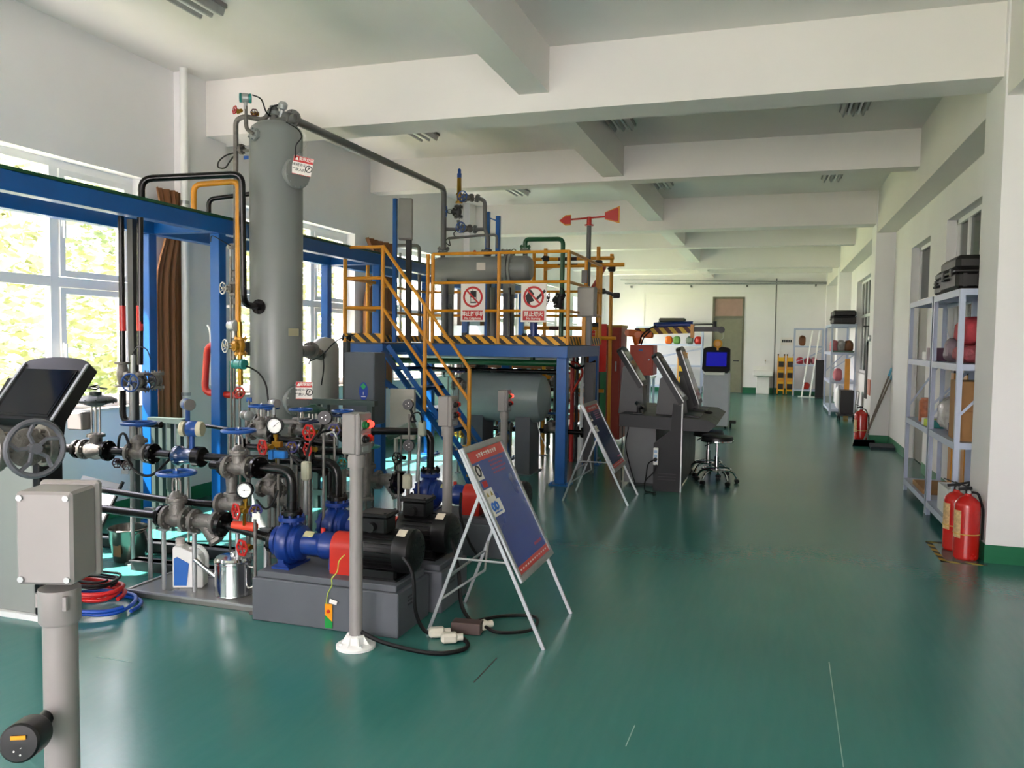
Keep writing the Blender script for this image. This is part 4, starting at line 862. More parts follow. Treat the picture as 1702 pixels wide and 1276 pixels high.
# ================================================================ left foreground valve
vp = at(34, 743, D=2.25)
gate_valve('grey valve with large grey upright handwheel at the left edge', vp, (-.3, -.95, 0), (.93, -.29, .04), D=.12, L=.15, H=.085, R=.074, wm_=mat('grey_handwheel', '5d5e64', .4, metal=.3))
pipe('grey vertical pipe carrying the left edge valve', [(vp.x-.32, vp.y-.72, 0), (vp.x-.32, vp.y-.72, vp.z), (vp.x-.026, vp.y-.07, vp.z)], .03, cast, .08, name='stand_pipe')
# ================================================================ left touch console
cx1 = -3.56
t = thing('operator_console', 'white floor console with tilted black touch screen at the left', 'console', (-3.9, 3.75, 0))
obj('cabinet', MB().bx((-4.6, 3.36, .03), (-3.77, 3.5, .86), .008), mat('console_white', '8d908b', .45, var=.03), t)
obj('plinth', MB().bx((-4.62, 3.34, 0), (-3.70, 3.52, .03)), pvc_white, t)
obj('side_panel', MB().bx((-3.765, 3.35, .03), (-3.72, 3.51, .9), .006), black_plastic, t, label='black side panel')
obj('screen_column', MB().prism([(3.36, .9), (3.5, .9), (3.58, 1.3), (3.52, 1.3), (3.38, 1.10)], (-4.12, 0, 0), (0, 1, 0), (0, 0, 1), .40), black_plastic, t)
p0 = Vector((cx1, 3.3, 1.10)); p1 = Vector((cx1, 3.54, 1.385)); up = (p1-p0).normalized(); H_ = (p1-p0).length; W_ = .46; nn = Vector((-1, 0, 0)).cross(up); nn = -nn if nn.y > 0 else nn
poly = [(-W_/2, 0), (W_/2, 0), (W_/2, H_)]+[(W_/2*math.cos(a)*1.0, H_+.05*math.sin(a)) for a in [PI*i/12 for i in range(1, 12)]]+[(-W_/2, H_)]
cc = p0+Vector((-W_/2, 0, 0)); sc_ = obj('screen_housing', MB().prism(poly, cc-nn*.07, (1, 0, 0), up, -.07 if Vector((1, 0, 0)).cross(up).dot(nn) < 0 else .07), black_plastic, t)
R_ = Matrix((Vector((1, 0, 0)), up, Vector((1, 0, 0)).cross(up))).transposed()
bz = MB()
for s_ in (-1, 1): bz.box(cc+up*(H_*.5)+Vector((s_*(W_/2-.008), 0, 0))+nn*.003, (.016, H_, .012), R_)
obj('silver_edge', bz, galv, sc_); fr = MB()
fr.box(cc+up*(H_*.47)+nn*.002, (W_*.80, H_*.84, .006), R_); obj('screen_bezel', fr, mat('gloss_black', '0c0c0e', .12), sc_)
obj('screen_glass', MB().box(cc+up*(H_*.47)+nn*.004, (W_*.74, H_*.76, .006), R_), mat('dark_screen', '141214', .08, var=.02), sc_)
# ================================================================ loose things on the floor at the left
dt = thing('drip_tray', 'flat grey steel tray on the floor left of the front pump', 'tray', (-3.2, 4.05, 0)); obj('tray_base', MB().bx((-3.62, 3.86, .0), (-2.74, 4.24, .035), .003), mat('tray_grey', '84837f', .3, metal=.6, var=.1), dt)
obj('tray_rim', MB().bx((-3.63, 3.85, .03), (-2.73, 3.865, .042)).bx((-3.63, 4.235, .03), (-2.73, 4.25, .042)).bx((-3.63, 3.85, .03), (-3.615, 4.25, .042)).bx((-2.745, 3.85, .03), (-2.73, 4.25, .042)), galv, dt)
jx, jy, jz = -3.33, 4.06, .0355
t = thing('detergent_jug', 'white plastic jug with blue label standing on the grey tray', 'jug', (jx, jy, jz)); R_ = Matrix.Rotation(.35, 3, 'Z')
jb = MB(); prof = [(-.09, 0), (.09, 0), (.092, .02), (.09, .17), (.07, .21), (.045, .235), (.045, .25)]
body = [(-.088, .0), (.085, .0), (.09, .01), (.09, .16), (.075, .2), (.03, .215), (-.02, .235), (-.04, .25), (-.085, .25), (-.09, .235), (-.09, .01)]
jb.m = Matrix.Translation((jx, jy, jz)) @ Matrix.Rotation(.35, 4, 'Z'); jb.prism(body[::-1], (0, -.05, 0), (1, 0, 0), (0, 0, 1), -.1); jb.lathe((-.06, 0, .25), (0, 0, 1), [(.024, 0), (.024, .01)], 16); jo = obj('jug_body', jb, pvc_white, t)
mm = jo.modifiers.new('b', 'BEVEL'); mm.width = .012; mm.segments = 2
q = MB(); q.m = jb.m; q.lathe((-.06, 0, .258), (0, 0, 1), [(.027, 0), (.027, .03), (.022, .034)], 16); obj('cap', q, mat('pale_grey_cap', 'b4aca4', .5), t)
q = MB(); q.m = jb.m; q.tube([(.0, 0, .225), (.05, 0, .25), (.1, 0, .2), (.098, 0, .1)], .012, 8, fil=.03); obj('handle', q, pvc_white, t)
q = MB(); q.m = jb.m; q.prism([(-.08, .015), (-.005, .015), (.01, .15), (-.06, .19), (-.08, .18)], (0, -.0525, 0), (1, 0, 0), (0, 0, 1), .002); obj('blue_label', q, mat('label_blue', '1d62b4', .4), t)
kx, ky, kz = -2.99, 4.02, .0355
t = thing('oil_can', 'bright steel oil can with spout standing on the grey tray', 'oil can', (kx, ky, kz))
obj('can_body', MB().lathe((kx, ky, kz), (0, 0, 1), [(.108, 0), (.11, .005), (.108, .012), (.108, .19), (.112, .195), (.112, .205), (.105, .21)], 40), chrome, t)
obj('lid', MB().lathe((kx, ky, kz+.21), (0, 0, 1), [(.108, 0), (.1, .012), (.05, .02), (.02, .022), (.02, .035), (.012, .04)], 32), chrome, t)
obj('spout', MB().tube([(kx-.09, ky-.03, kz+.09), (kx-.15, ky-.05, kz+.14), (kx-.22, ky-.07, kz+.2)], .013, 12, fil=.03), chrome, t)
obj('handle', MB().tube([(kx+.1, ky, kz+.17), (kx+.15, ky, kz+.17), (kx+.15, ky, kz+.06), (kx+.1, ky, kz+.04)], .008, 8, fil=.03), chrome, t)
bx0, by0 = -4.2, 4.5
t = thing('steel_bucket', 'open stainless steel bucket standing left of the pipe supports', 'bucket', (bx0, by0, 0))
obj('bucket_body', MB().lathe((bx0, by0, 0), (0, 0, 1), [(.095, .0), (.1, .01), (.118, .12), (.122, .125), (.13, .215), (.138, .225), (.132, .23), (.125, .215), (.115, .12), (.09, .02), (0, .018)], 36), mat('bucket_steel', '77746f', .22, metal=.9), t)
obj('bail_handle', MB().tube([(bx0+.135*math.cos(a), by0-.11*math.sin(a), .215-.03*math.sin(a)) for a in [PI*i/14 for i in range(15)]], .004, 6), steel, t)
obj('brown_label', MB().box((bx0+.01, by0-.118, .09), (.06, .004, .08)), wood, t)
lp = thing('sheet_cover', 'grey white sheet metal cover leaning beside the bucket', 'panel', (-4.35, 4.2, 0)); obj('sheet', MB().box((-4.42, 4.35, .33), (.36, .012, .5), Matrix.Rotation(-.5, 3, 'X') @ Matrix.Rotation(.12, 3, 'Y')), mat('sheet_grey', '9b9da6', .35), lp); obj('dark_edge', MB().box((-4.245, 4.35, .33), (.014, .02, .5), Matrix.Rotation(-.5, 3, 'X') @ Matrix.Rotation(.12, 3, 'Y')), black_plastic, lp)
solo('floor_channel', MB().bx((-4.9, 4.72, 0), (-3.5, 4.78, .08)).bx((-4.9, 4.66, .07), (-3.5, 4.78, .08)), dark_grey, 'dark steel skid channel on the floor behind the bucket', 'steel channel')
solo('floor_channel', MB().bx((-4.0, 4.3, 0), (-3.3, 4.36, .07)).bx((-4.0, 4.28, .062), (-3.3, 4.38, .07)), dark_grey, 'dark steel skid channel behind the detergent jug', 'steel channel')
def coil(label, c, R, r, m_, turns, seedk, cat='hose'):
    rnd = random.Random(seedk); P = []; n = turns*28
    for i in range(n):
        a = 2*PI*i/28; k = i/n; P.append(Vector((c[0]+(R+.02*math.sin(a*1.3+seedk)+.015*math.sin(k*9))*math.cos(a)+.02*k, c[1]+(R*.85+.02*math.cos(a*.7))*math.sin(a), c[2]+r+k*r*2.2*turns*.8+.006*math.sin(a*3))))
    return solo('hose_coil' if cat == 'hose' else 'cable_coil', MB().tube(P, r, 8), m_, label, cat, smooth=60)
coil('blue hose coiled lowest in the heap on the floor', (-3.62, 3.62, 0), .23, .011, mat('blue_hose', '1447a8', .35), 2, 1)
coil('red hose coiled in the middle of the heap', (-3.68, 3.64, .05), .18, .012, mat('red_hose', 'c41f1f', .35), 3, 2); coil('black cable coiled on top of the heap', (-3.66, 3.62, .13), .15, .007, black_rub, 4, 3, 'cable')
# coloured hazard card at the pump plinth with its spring cord
t = thing('hazard_card', 'yellow and green hazard card hanging low on the front plinth', 'tag', at(546, 1018, Y=3.75)); cp = at(546, 1022, Y=3.752)
obj('card', MB().prism([(-.022, .06), (.022, .06), (.022, -.035), (-.022, .0)], cp, (1, 0, 0), (0, 0, 1), -.003), mat('card_orange', 'e0900e', .4), t); obj('green_corner', MB().prism([(-.022, -.002), (.022, -.037), (.022, -.07), (-.022, -.07)], cp, (1, 0, 0), (0, 0, 1), -.003), mat('card_green', '128a3a', .4), t)
obj('red_symbol', MB().cyl(cp+Vector((0, -.0, .02)), cp+Vector((0, -.005, .02)), .01, n=14), red_paint, t); obj('white_slip', MB().box(cp+Vector((.03, -.003, .075)), (.045, .003, .022), Matrix.Rotation(.2, 3, 'Y')), tag_white, t)
obj('spring_cord', MB().tube([cp+Vector((-.01, -.005, .06)), cp+Vector((0, -.01, .12)), cp+Vector((.03, -.01, .17)), cp+Vector((.02, -.01, .2)), cp+Vector((.06, -.01, .24)), cp+Vector((.065, -.01, .3)), cp+Vector((.1, -.01, .335))], .003, 6, fil=.02), mat('yellow_green_wire', 'b4c24a', .5), t)
# cables by the motors
F0 = lambda x, y, z=.012: Vector((x, y, z))
cable('black cable on the floor from the first station post to the plugs', [F0(-1.93, 3.6, .08), F0(-1.8, 3.62, .03), F0(-1.55, 3.62), F0(-1.42, 3.72), F0(-1.46, 3.84), F0(-1.6, 3.86, .03)], .011)
cable('thick black cable drooping from the nearest motor to the plugs', [Vector((-1.86, 3.87, .43)), Vector((-1.74, 3.8, .35)), Vector((-1.72, 3.8, .15)), F0(-1.68, 3.84, .03), F0(-1.6, 3.86, .03)], .011)
cable('black cable drooping from the second motor behind the plugs', [Vector((-1.72, 4.3, .4)), Vector((-1.62, 4.15, .28)), Vector((-1.58, 4.1, .1)), F0(-1.5, 4.05, .03)], .011)
cable('black cable loop on the floor right of the plugs', [F0(-1.5, 4.05, .03), F0(-1.4, 4.25), F0(-1.22, 4.3), F0(-1.18, 4.1), F0(-1.32, 3.98, .02), F0(-1.42, 4.02, .03)], .009)
cable('black cable from the farthest pump guard down its base', [Vector((-2.1, 5.42, .45)), Vector((-2.08, 5.36, .3)), Vector((-2.0, 5.33, .12)), F0(-1.9, 5.3)], .01)
for k, (x, y, a) in enumerate(((-1.62, 3.85, .5), (-1.53, 3.8, .5), (-1.44, 4.02, .8))):
    R_ = Matrix.Rotation(a, 3, 'Z'); b = MB().box((x, y, .03), (.085, .055, .05), R_, .012).cyl((x, y, .03), Vector((x, y, .03))+R_ @ Vector((.07, 0, 0)), .018, n=10); solo('plug', b, mat('cream_plug', 'c9c4b4', .45), 'cream cable plug on the floor, %s' % ('nearest the front plinth', 'middle one of three', 'farthest of three')[k], 'plug')
solo('dark_block', MB().box((-1.5, 3.98, .03), (.16, .08, .06), Matrix.Rotation(.1, 3, 'Z'), .004), mat('dark_brown', '4a3a36', .6), 'dark brown wooden block between the cable plugs', 'block')
# ================================================================ A-frame posters
def poster_stand(label, y0, y1, xf, xb, xt, zt, xbm, zb, face_m):
    """feet at (xf, y0/y1), panel rising to (xt, zt); xbm, zb the lower end of the panel"""
    t = thing('poster_stand', label, 'sign stand', ((xf+xb)/2, (y0+y1)/2, 0))
    up_ = Vector((xt-xbm, 0, zt-zb)); H = up_.length; up_.normalize(); ux = Vector((0, 1, 0)); n_ = ux.cross(up_); 
    R_ = Matrix((ux, up_, n_)).transposed(); W = y1-y0; o = Vector((xbm, y0, zb)); mid = o+ux*W/2+up_*H/2
    for y in (y0+.015, y1-.015):
        obj('leg', MB().bar((xf, y, 0), (xt-up_.x*.02, y, zt-.02)-n_*.012 if False else Vector((xt, y, zt))-n_*.012, .018, .012, (0, 1, 0)), alu, t)
    # rear legs
    q = o+up_*H*.66-n_*.02
    for y in (y0+.03, y1-.03): obj('leg', MB().bar((xb, y, 0), (q.x, y, q.z), .016, .012, (0, 1, 0)), alu, t)
    obj('cross_bar', MB().bar((xb+(q.x-xb)*.42, y0+.03, q.z*.42), (xb+(q.x-xb)*.42, y1-.03, q.z*.42), .012, .01), alu, t)
    g = o-n_*.012+up_*H*.22; obj('stay', MB().tube([(xb+(q.x-xb)*.55, y0+.03, q.z*.55), (g.x, y0+.03, q.z*.55)], .006, 6), alu, t)
    obj('stay', MB().tube([(xb+(q.x-xb)*.25, y0+.03, q.z*.25), ((xb+g.x)/2+.02, y0+.25, q.z*.4), (xb+(q.x-xb)*.5, y1-.03, q.z*.5)], .007, 6), alu, t)
    obj('back_board', MB().box(mid-n_*.004, (W-.02, H-.02, .006), R_), alu, t)
    [obj('side_rail', MB().box(o+ux*q_+up_*H/2+n_*.002, (.028, H, .016), R_, .003), alu, t) for q_ in (.014, W-.014)]
    for h_ in (.016, H-.016): obj('end_rail', MB().box(o+ux*W/2+up_*h_+n_*.003, (W-.002, .034, .02), R_, .004), galv, t)
    b_ = MB().box(mid+n_*.001, (W-.056, H-.066, .003), R_); ps = obj('poster', b_, face_m, t)
    iw = W-.056; ih = H-.066; O = lambda a, b, l=.0031: mid+ux*a*iw+up_*b*ih+n_*l
    obj('red_header', MB().box(O(0, .455, .003), (iw, ih*.09, .001), R_), mat('poster_red', 'c9342c', .35, var=.03), ps); obj('red_footer', MB().box(O(0, -.47, .003), (iw, ih*.06, .001), R_), mat('poster_red', 'c9342c', .35), ps)
    return t, ps, O, ux, up_, n_, R_, iw, ih
poster_blue = mat('poster_blue', '1f3f8f', .3, var=.12, scale=2)
zt1 = at(768, 745, Y=3.88); zb1 = at(868, 968, Y=3.88)
S = poster_stand('aluminium A-frame stand with blue safety poster nearest the camera', 3.86, 4.47, -1.05, -1.69, zt1.x, zt1.z, zb1.x, zb1.z, poster_blue)
def poster_print(S, big):
    t, ps, O, ux, up_, n_, R_, iw, ih = S
    tx = MB(); text_mb(tx, '动设备安全操作', ih*.055, O(0, .455, .0036), ux, up_) if False else None
    tx = MB()
    for k in range(9): tx.box(O(-.26+.065*k, .462, .0037), (iw*.045, ih*.012+.004*(k % 3), .0004), R_); tx.box(O(-.26+.065*k, .444, .0037), (iw*.03, ih*.009, .0004), R_)
    for k in range(12): tx.box(O(-.42+.075*k, -.47, .0037), (iw*.04, ih*.012, .0004), R_)
    obj('pale_print', tx, tag_white, ps, smooth=0)
    tx = MB()
    for r_ in range(4):
        for k in range(7-(r_ % 2)): tx.box(O(-.02+.062*k, .38-.033*r_, .0028), (iw*.045, ih*.014, .0004), R_)
    tx.box(O(.30, -.38, .0028), (iw*.24, ih*.022, .0004), R_)
    obj('red_print', tx, mat('print_magenta', 'a83a5c', .4), ps, smooth=0)
    for k, (a, b, w_, h_) in enumerate(((-.40, .33, .17, .12), (-.37, .23, .12, .05), (-.37, .14, .22, .10), (-.33, .03, .3, .12))):
        if not big and k in (1, 3): continue
        pc = obj('pictogram_card', MB().box(O(a, b, .003), (iw*w_, ih*h_, .0006), R_), tag_white if k != 1 else tag_red, ps)
        m_ = MB()
        if k == 0: m_.torus(O(a, b+.012, .0036), n_, iw*.05, iw*.01, 16, 4).box(O(a, b-.03, .0036), (iw*.08, ih*.012, .0004), R_)
        if k == 2: m_.prism([(-.03*iw, -.02*ih), (.03*iw, -.02*ih), (0, .02*ih)], O(a-.05, b+.01, .0034), ux, up_, .0004).prism([(-.03*iw, -.02*ih), (.03*iw, -.02*ih), (0, .02*ih)], O(a+.05, b+.01, .0034), ux, up_, .0004)
        if k == 3: m_.torus(O(a-.08, b+.015, .0036), n_, iw*.035, iw*.012, 16, 4).torus(O(a-.0, b+.015, .0036), n_, iw*.035, iw*.012, 16, 4).box(O(a, b-.035, .0036), (iw*.2, ih*.012, .0004), R_)
        if m_.v: obj('pictograms', m_, [ink, ink, mat('pictogram_olive', 'a08a1c', .5), mat('pictogram_blue', '2a62b4', .5)][k], pc, smooth=0)
poster_print(S, True)
zt2 = at(968, 672, Y=7.62); zb2 = at(1022, 785, Y=7.62)
S2 = poster_stand('aluminium A-frame stand with dark blue poster near the stools', 7.6, 8.22, -1.26, -1.9, zt2.x, zt2.z, zb2.x, zb2.z, mat('poster_dark_blue', '14305e', .2, var=.25, scale=3))
poster_print(S2, False)
# ================================================================ blue platform with stairs
ZD = 1.51
haz = stripes('hazard_stripes', '14120f', 'e0a018', .05, (.75, .75, .9)); px0, px1, py0, py1 = -4.45, -2.08, 8.45, 10.15; lx0, lx1, ly0 = -4.31, -3.87, 7.68
pf = thing('platform', 'blue steel platform with yellow railings and hazard striped edges', 'platform', (-3.2, 8.5, 0))
def pbox(nm, a, b, m_, bev=.003, lab=None): return obj(nm, MB().bx(a, b, bev), m_, pf, label=lab)
pbox('front_beam', (px0, py0, 1.37), (px1, py0+.09, 1.495), blue_paint); pbox('rear_beam', (px0, py1-.09, 1.37), (px1, py1, 1.495), blue_paint)
pbox('side_beam', (px1-.09, py0+.09, 1.37), (px1, py1-.09, 1.495), blue_paint); pbox('side_beam', (px0, py0+.09, 1.37), (px0+.09, py1-.09, 1.495), blue_paint)
pbox('landing_beam', (lx0, ly0, 1.40), (lx1, ly0+.08, 1.495), blue_paint); pbox('landing_beam', (lx1-.07, ly0+.08, 1.40), (lx1, py0, 1.495), blue_paint); pbox('landing_beam', (lx0, ly0+.08, 1.40), (lx0+.07, py0, 1.495), blue_paint)
for k in range(6):
    x = px0+.1+(px1-px0-.2)*k/6; pbox('deck_plate', (x, py0+.01, 1.496), (x+(px1-px0-.2)/6-.006, py1-.01, ZD), grey_base, .002)
pbox('deck_plate', (lx0+.01, ly0+.01, 1.496), (lx1-.01, py0-.002, ZD), grey_base, .002)
for x, y in ((px1-.06, py0+.045), (px1-.06, py1-.045), (px0+.06, py0+.045), (px0+.06, py1-.045), (-3.3, py1-.045)):
    obj('post', MB().bx((x-.055, y-.055, .015), (x+.055, y+.055, 1.37), .005), blue_paint, pf); obj('base_plate', MB().bx((x-.11, y-.11, 0), (x+.11, y+.11, .015)).bolts((x, y, .017), (0, 0, 1), .12, 4, .012, .04), blue_paint, pf)
x, y = -3.96, 7.78; obj('post', MB().bx((x-.055, y-.055, .015), (x+.055, y+.055, 1.40), .005), blue_paint, pf); obj('base_plate', MB().bx((x-.11, y-.11, 0), (x+.11, y+.11, .015)).bolts((x, y, .017), (0, 0, 1), .12, 4, .012, .04), blue_paint, pf)
pbox('toe_board', (lx0, ly0-.008, ZD), (lx1, ly0, ZD+.095), haz, 0); pbox('toe_board', (-3.66, py0-.008, ZD), (px1, py0, ZD+.085), haz, 0)
pbox('toe_board', (px1, py0, ZD), (px1+.008, py1, ZD+.085), haz, 0); pbox('toe_board', (px0, py0, ZD), (px0+.008, py1, ZD+.085), haz, 0)
R1, R2, R3 = 2.50, 2.18, 1.87
def rail(pts, nm='rail', r=.017): return obj(nm, MB().tube(pts, r, 10, fil=.05), yellow_paint, pf)
for z in (R1, R2, R3):
    rail([(-3.64, py0, z), (px1, py0, z)]); rail([(px1, py0, z), (px1, py1, z)]); rail([(px0, py1, z), (px1, py1, z)]); rail([(px0, py0, z), (px0, py1, z)])
    rail([(lx0, ly0, z), (lx1, ly0, z)]); rail([(lx0, ly0, z), (lx0, py0, z)])
for x, y in ((-3.64, py0), (-3.70, py0), (-2.86, py0), (px1, py0), (px1, py1), (px0, py1), (px0, py0), (-3.26, py1), (lx0, ly0), (lx1, ly0), (px1, 9.3)):
    obj('railing_post', MB().cyl((x, y, ZD), (x, y, R1+.0), .021, n=12), yellow_paint, pf)
# stairs, descending to the right in front of the platform
sx0, sx1, sz0 = lx1, -2.74, 1.46
st = thing('staircase', 'steep blue stairs with yellow handrails in front of the platform', 'stairs', (-3.3, 8.0, 0))
for y in (ly0+.02, 8.30):
    obj('stringer', MB().bar((sx0, y, sz0-.04), (sx1, y, .0), .012, .13, (0, 1, 0)), blue_paint, st)
    obj('stringer_flange', MB().bar((sx0+.05, y, sz0+.02), (sx1+.06, y, .05), .05, .01, (0, 1, 0)), blue_paint, st)
n = 7
for k in range(1, n):
    t_ = k/n; x = sx0+(sx1-sx0)*t_; z = sz0*(1-t_)+.0; obj('tread', MB().bx((x-.07, ly0+.03, z-.015), (x+.12, 8.29, z+.005)).bx((x+.115, ly0+.03, z-.03), (x+.12, 8.29, z+.005)), haz if k > n-3 else blue_paint, st)
sl = -sz0/(sx1-sx0)
for y in (ly0,):
    for dz in (1.0, .68, .36):
        a = Vector((sx0, y, ZD+dz)); L_ = .97; obj('handrail', MB().tube([a, a+Vector((L_, 0, sl*L_))], .017, 10), yellow_paint, st)
    for dx in (.48, .97):
        zb_ = max(.0, sz0+sl*dx-.04); obj('handrail_post', MB().cyl((sx0+dx, y, zb_), (sx0+dx, y, ZD+1.0+sl*dx), .021, n=12), yellow_paint, st)
for z, x in ((.75, -3.35),): obj('brace', MB().bar((-3.9, 7.78, 1.1), (-3.3, 7.78, .72), .05, .05), blue_paint, st)
obj('brace', MB().bar((-3.05, 7.7, .42), (-2.86, 7.7, .0), .04, .04), blue_paint, st); obj('brace', MB().bar((-3.1, 8.2, .45), (-2.8, 8.2, .38), .04, .04), blue_paint, st)
# control cabinet with oval sticker under the landing
cb = thing('control_cabinet', 'dark grey cabinet with oval blue sticker under the stair landing', 'cabinet', (-3.62, 6.75, .0))
c0 = at(572, 585, Y=6.75); c1 = at(622, 585, Y=6.75)
obj('cabinet_body', MB().bx((c0.x, 6.75, .75), (c1.x, 6.98, c0.z), .008), mat('slate_grey_cabinet', '565c63', .42, var=.03), cb)
obj('cabinet_post', MB().bx(((c0.x+c1.x)/2-.03, 6.85, 0), ((c0.x+c1.x)/2+.03, 6.91, .75)), grey_base, cb)
o_ = at(604, 650, Y=6.745); obj('oval_sticker', MB().add([(o_.x+.046*math.cos(2*PI*i/24), 6.747, o_.z+.085*math.sin(2*PI*i/24)) for i in range(24)], [tuple(range(24))]), mat('sticker_blue', '163a96', .4), cb, smooth=0)
obj('sticker_emblem', MB().prism([(0, .03), (.028, 0), (0, -.03), (-.028, 0)], o_+Vector((0, 0, .045)), (1, 0, 0), (0, 0, 1), .002), mat('sticker_green', '1c9a55', .4), cb)
obj('sticker_print', MB().box(o_+Vector((0, 0, -.02)), (.006, .002, .03)).box(o_+Vector((0, 0, -.05)), (.045, .002, .008)), tag_white, cb)
# ================================================================ on the deck
ex0, ex1, eY, eZ, eR = -4.05, -2.76, 9.40, 2.41, .155
he = thing('heat_exchanger', 'horizontal grey heat exchanger lying on legs above the platform deck', 'vessel', (-3.4, eY, ZD))
xf = at(848, 445, Y=eY).x
obj('shell', MB().lathe((ex0, eY, eZ), (1, 0, 0), [(0, -.02), (eR*.5, -.008), (eR*.85, .03), (eR, .09), (eR, xf-ex0-.02)], 40), grey_vessel, he)
obj('channel_head', MB().lathe((xf+.03, eY, eZ), (1, 0, 0), [(eR, 0), (eR, ex1-xf-.11), (eR*.95, ex1-xf-.07), (eR*.75, ex1-xf-.04), (0, ex1-xf-.03)], 40), grey_vessel, he)
for dx in (-.02, .022):
    f = MB(); flange_mb(f, (xf+dx, eY, eZ), (1, 0, 0), eR*2+.07, .028, 20, .009); obj('body_flange', f, grey_vessel, he)
obj('gasket', MB().cyl((xf-.008, eY, eZ), (xf+.01, eY, eZ), eR+.02, n=32), black_rub, he)
for x in (-3.85, -3.05):
    obj('saddle', MB().bx((x-.04, eY-.12, eZ-.30), (x+.04, eY+.12, eZ-.12)), grey_vessel, he)
    for y in (eY-.1, eY+.1): obj('leg', MB().bx((x-.03, y-.03, ZD), (x+.03, y+.03, eZ-.30)), grey_base, he)
    obj('tie_bar', MB().bx((x-.02, eY-.07, 1.95), (x+.02, eY+.07, 1.99)), grey_base, he)
p_ = at(800, 443, Y=eY-eR*.93); obj('name_plate', MB().box((p_.x, eY-eR-.004, eZ+.02), (.11, .006, .09)), mat('silver_plate', 'c4c0b8', .4, metal=.3), he)
E_ = lambda u, v, y=eY: at(u, v, Y=y)
def nozzle(u, lab, m_=grey_pipe):
    x = E_(u, 420).x; f = MB().cyl((x, eY, eZ+eR-.02), (x, eY, eZ+eR+.06), .03, n=12); flange_mb(f, (x, eY, eZ+eR+.06), (0, 0, 1), .13, .018, 6); obj('nozzle', f, m_, he); return x
for u in (736, 808, 841, 873): nozzle(u, '')
obj('lifting_lug', MB().torus((E_(854, 405).x, eY, eZ+eR+.05), (0, 1, 0), .03, .006, 16, 6), dark_grey, he)
# relief valve pipework above the exchanger
zt_ = eZ+eR+.08
pipe('grey riser beside the relief valve joined to the exchanger pipe', [E_(738, 381), E_(762, 381), E_(762, 366)], .022, grey_pipe, 0)
gate_valve('blue gate valve with wheel to the left under the relief valve', E_(762, 352), (0, 0, 1), (-1, -.55, 0), D=.11, L=.14, H=.15, R=.062, bm_=dark_grey)
rv = thing('relief_valve', 'brass spring relief valve with blue cap, highest above the exchanger', 'valve', E_(763, 338)); q = E_(763, 338)
obj('valve_body', MB().lathe(q, (0, 0, 1), [(.045, 0), (.045, .02), (.025, .03), (.03, .1), (.042, .11), (.028, .13), (.026, .3), (.02, .32)], 18).cyl(q+Vector((0, 0, .09)), q+Vector((.09, 0, .09)), .025, n=12), brass, rv); obj('blue_cap', MB().lathe(q+Vector((0, 0, .31)), (0, 0, 1), [(.027, 0), (.027, .05), (.02, .055), (.02, .1), (.01, .11)], 14), wheel_blue, rv)
gate_valve('gate valve with upright blue wheel beside the relief valve', E_(778, 329), (1, 0, 0), (-.15, -1, 0), D=.1, L=.12, H=.14, R=.062, bm_=cast)
pipe('grey pipe turning down from the relief valve outlet', [E_(792, 329), E_(806, 333), E_(806, 382), E_(811, 392), E_(811, 412)], .024, grey_pipe, .05, fl=(0,), fD=.1)
gate_valve('gate valve with upright blue wheel on the lower bypass', E_(775, 380), (1, 0, 0), (-.15, -1, 0), D=.1, L=.12, H=.14, R=.062, bm_=cast)
pipe('short grey bypass pipe between the lower wheel and the down pipe', [E_(788, 381), E_(806, 381)], .022, grey_pipe, 0, fl=(0,), fD=.1)
pipe('thin grey pipe running level under the relief valve loop', [E_(745, 396), E_(800, 391), E_(826, 390), E_(826, 412)], .016, grey_pipe, .05)
cable('black cable curl left of the thin level pipe', [E_(744, 396), E_(741, 402), E_(748, 408), E_(746, 396)], .006); cable('black cable loop by the lower bypass valve', [E_(768, 378), E_(755, 386), E_(757, 393), E_(770, 393)], .006)
solo('stub_valve', MB().lathe(E_(811, 424)-Vector((0, 0, .06)), (0, 0, 1), [(.05, 0), (.05, .02), (.03, .03), (.045, .07), (.03, .1), (.05, .11), (.05, .13)], 16), dark_grey, 'dark valve standing on the exchanger under the down pipe', 'valve')
fr = thing('pipe_bracket_frame', 'pair of blue upright steel bars above the exchanger', 'frame', E_(811, 440, 9.6))
for u in (811, 828):
    a = E_(u, 352+(7 if u > 820 else 0), 9.6); obj('upright', MB().bx((a.x-.025, 9.58, ZD), (a.x+.025, 9.63, a.z)), blue_paint, fr)
a = E_(813, 362, 9.6); b_ = E_(826, 367, 9.6); obj('tie', MB().bar(a, b_, .015, .015), blue_paint, fr)
solo('warning_lamp', MB().lathe(E_(789, 424), (0, 0, 1), [(.022, 0), (.022, .012), (.018, .02), (.018, .05), (.01, .06)], 14), red_paint, 'small red lamp standing on the exchanger top', 'lamp')
pipe('green pipe arching from the exchanger head down to the deck', [(E_(873, 400).x, eY, zt_+.01), (E_(873, 398).x, eY, E_(873, 398).z), E_(936, 397, eY-.1), E_(932, 562, eY-.1)], .027, green_pipe, .07, fl=(0,), fD=.13)
gate_valve('dark gate valve with wheel facing left on the green pipe', E_(930, 500, eY-.12), (0, 0, 1), (-1, -.5, .2), D=.12, L=.16, H=.14, R=.065, bm_=dark_grey, wm_=dark_grey)
cable('black cable hanging from the green pipe flange', [E_(932, 478, eY-.15), E_(938, 484, eY-.15), E_(937, 496, eY-.15), E_(930, 500, eY-.15)], .006)
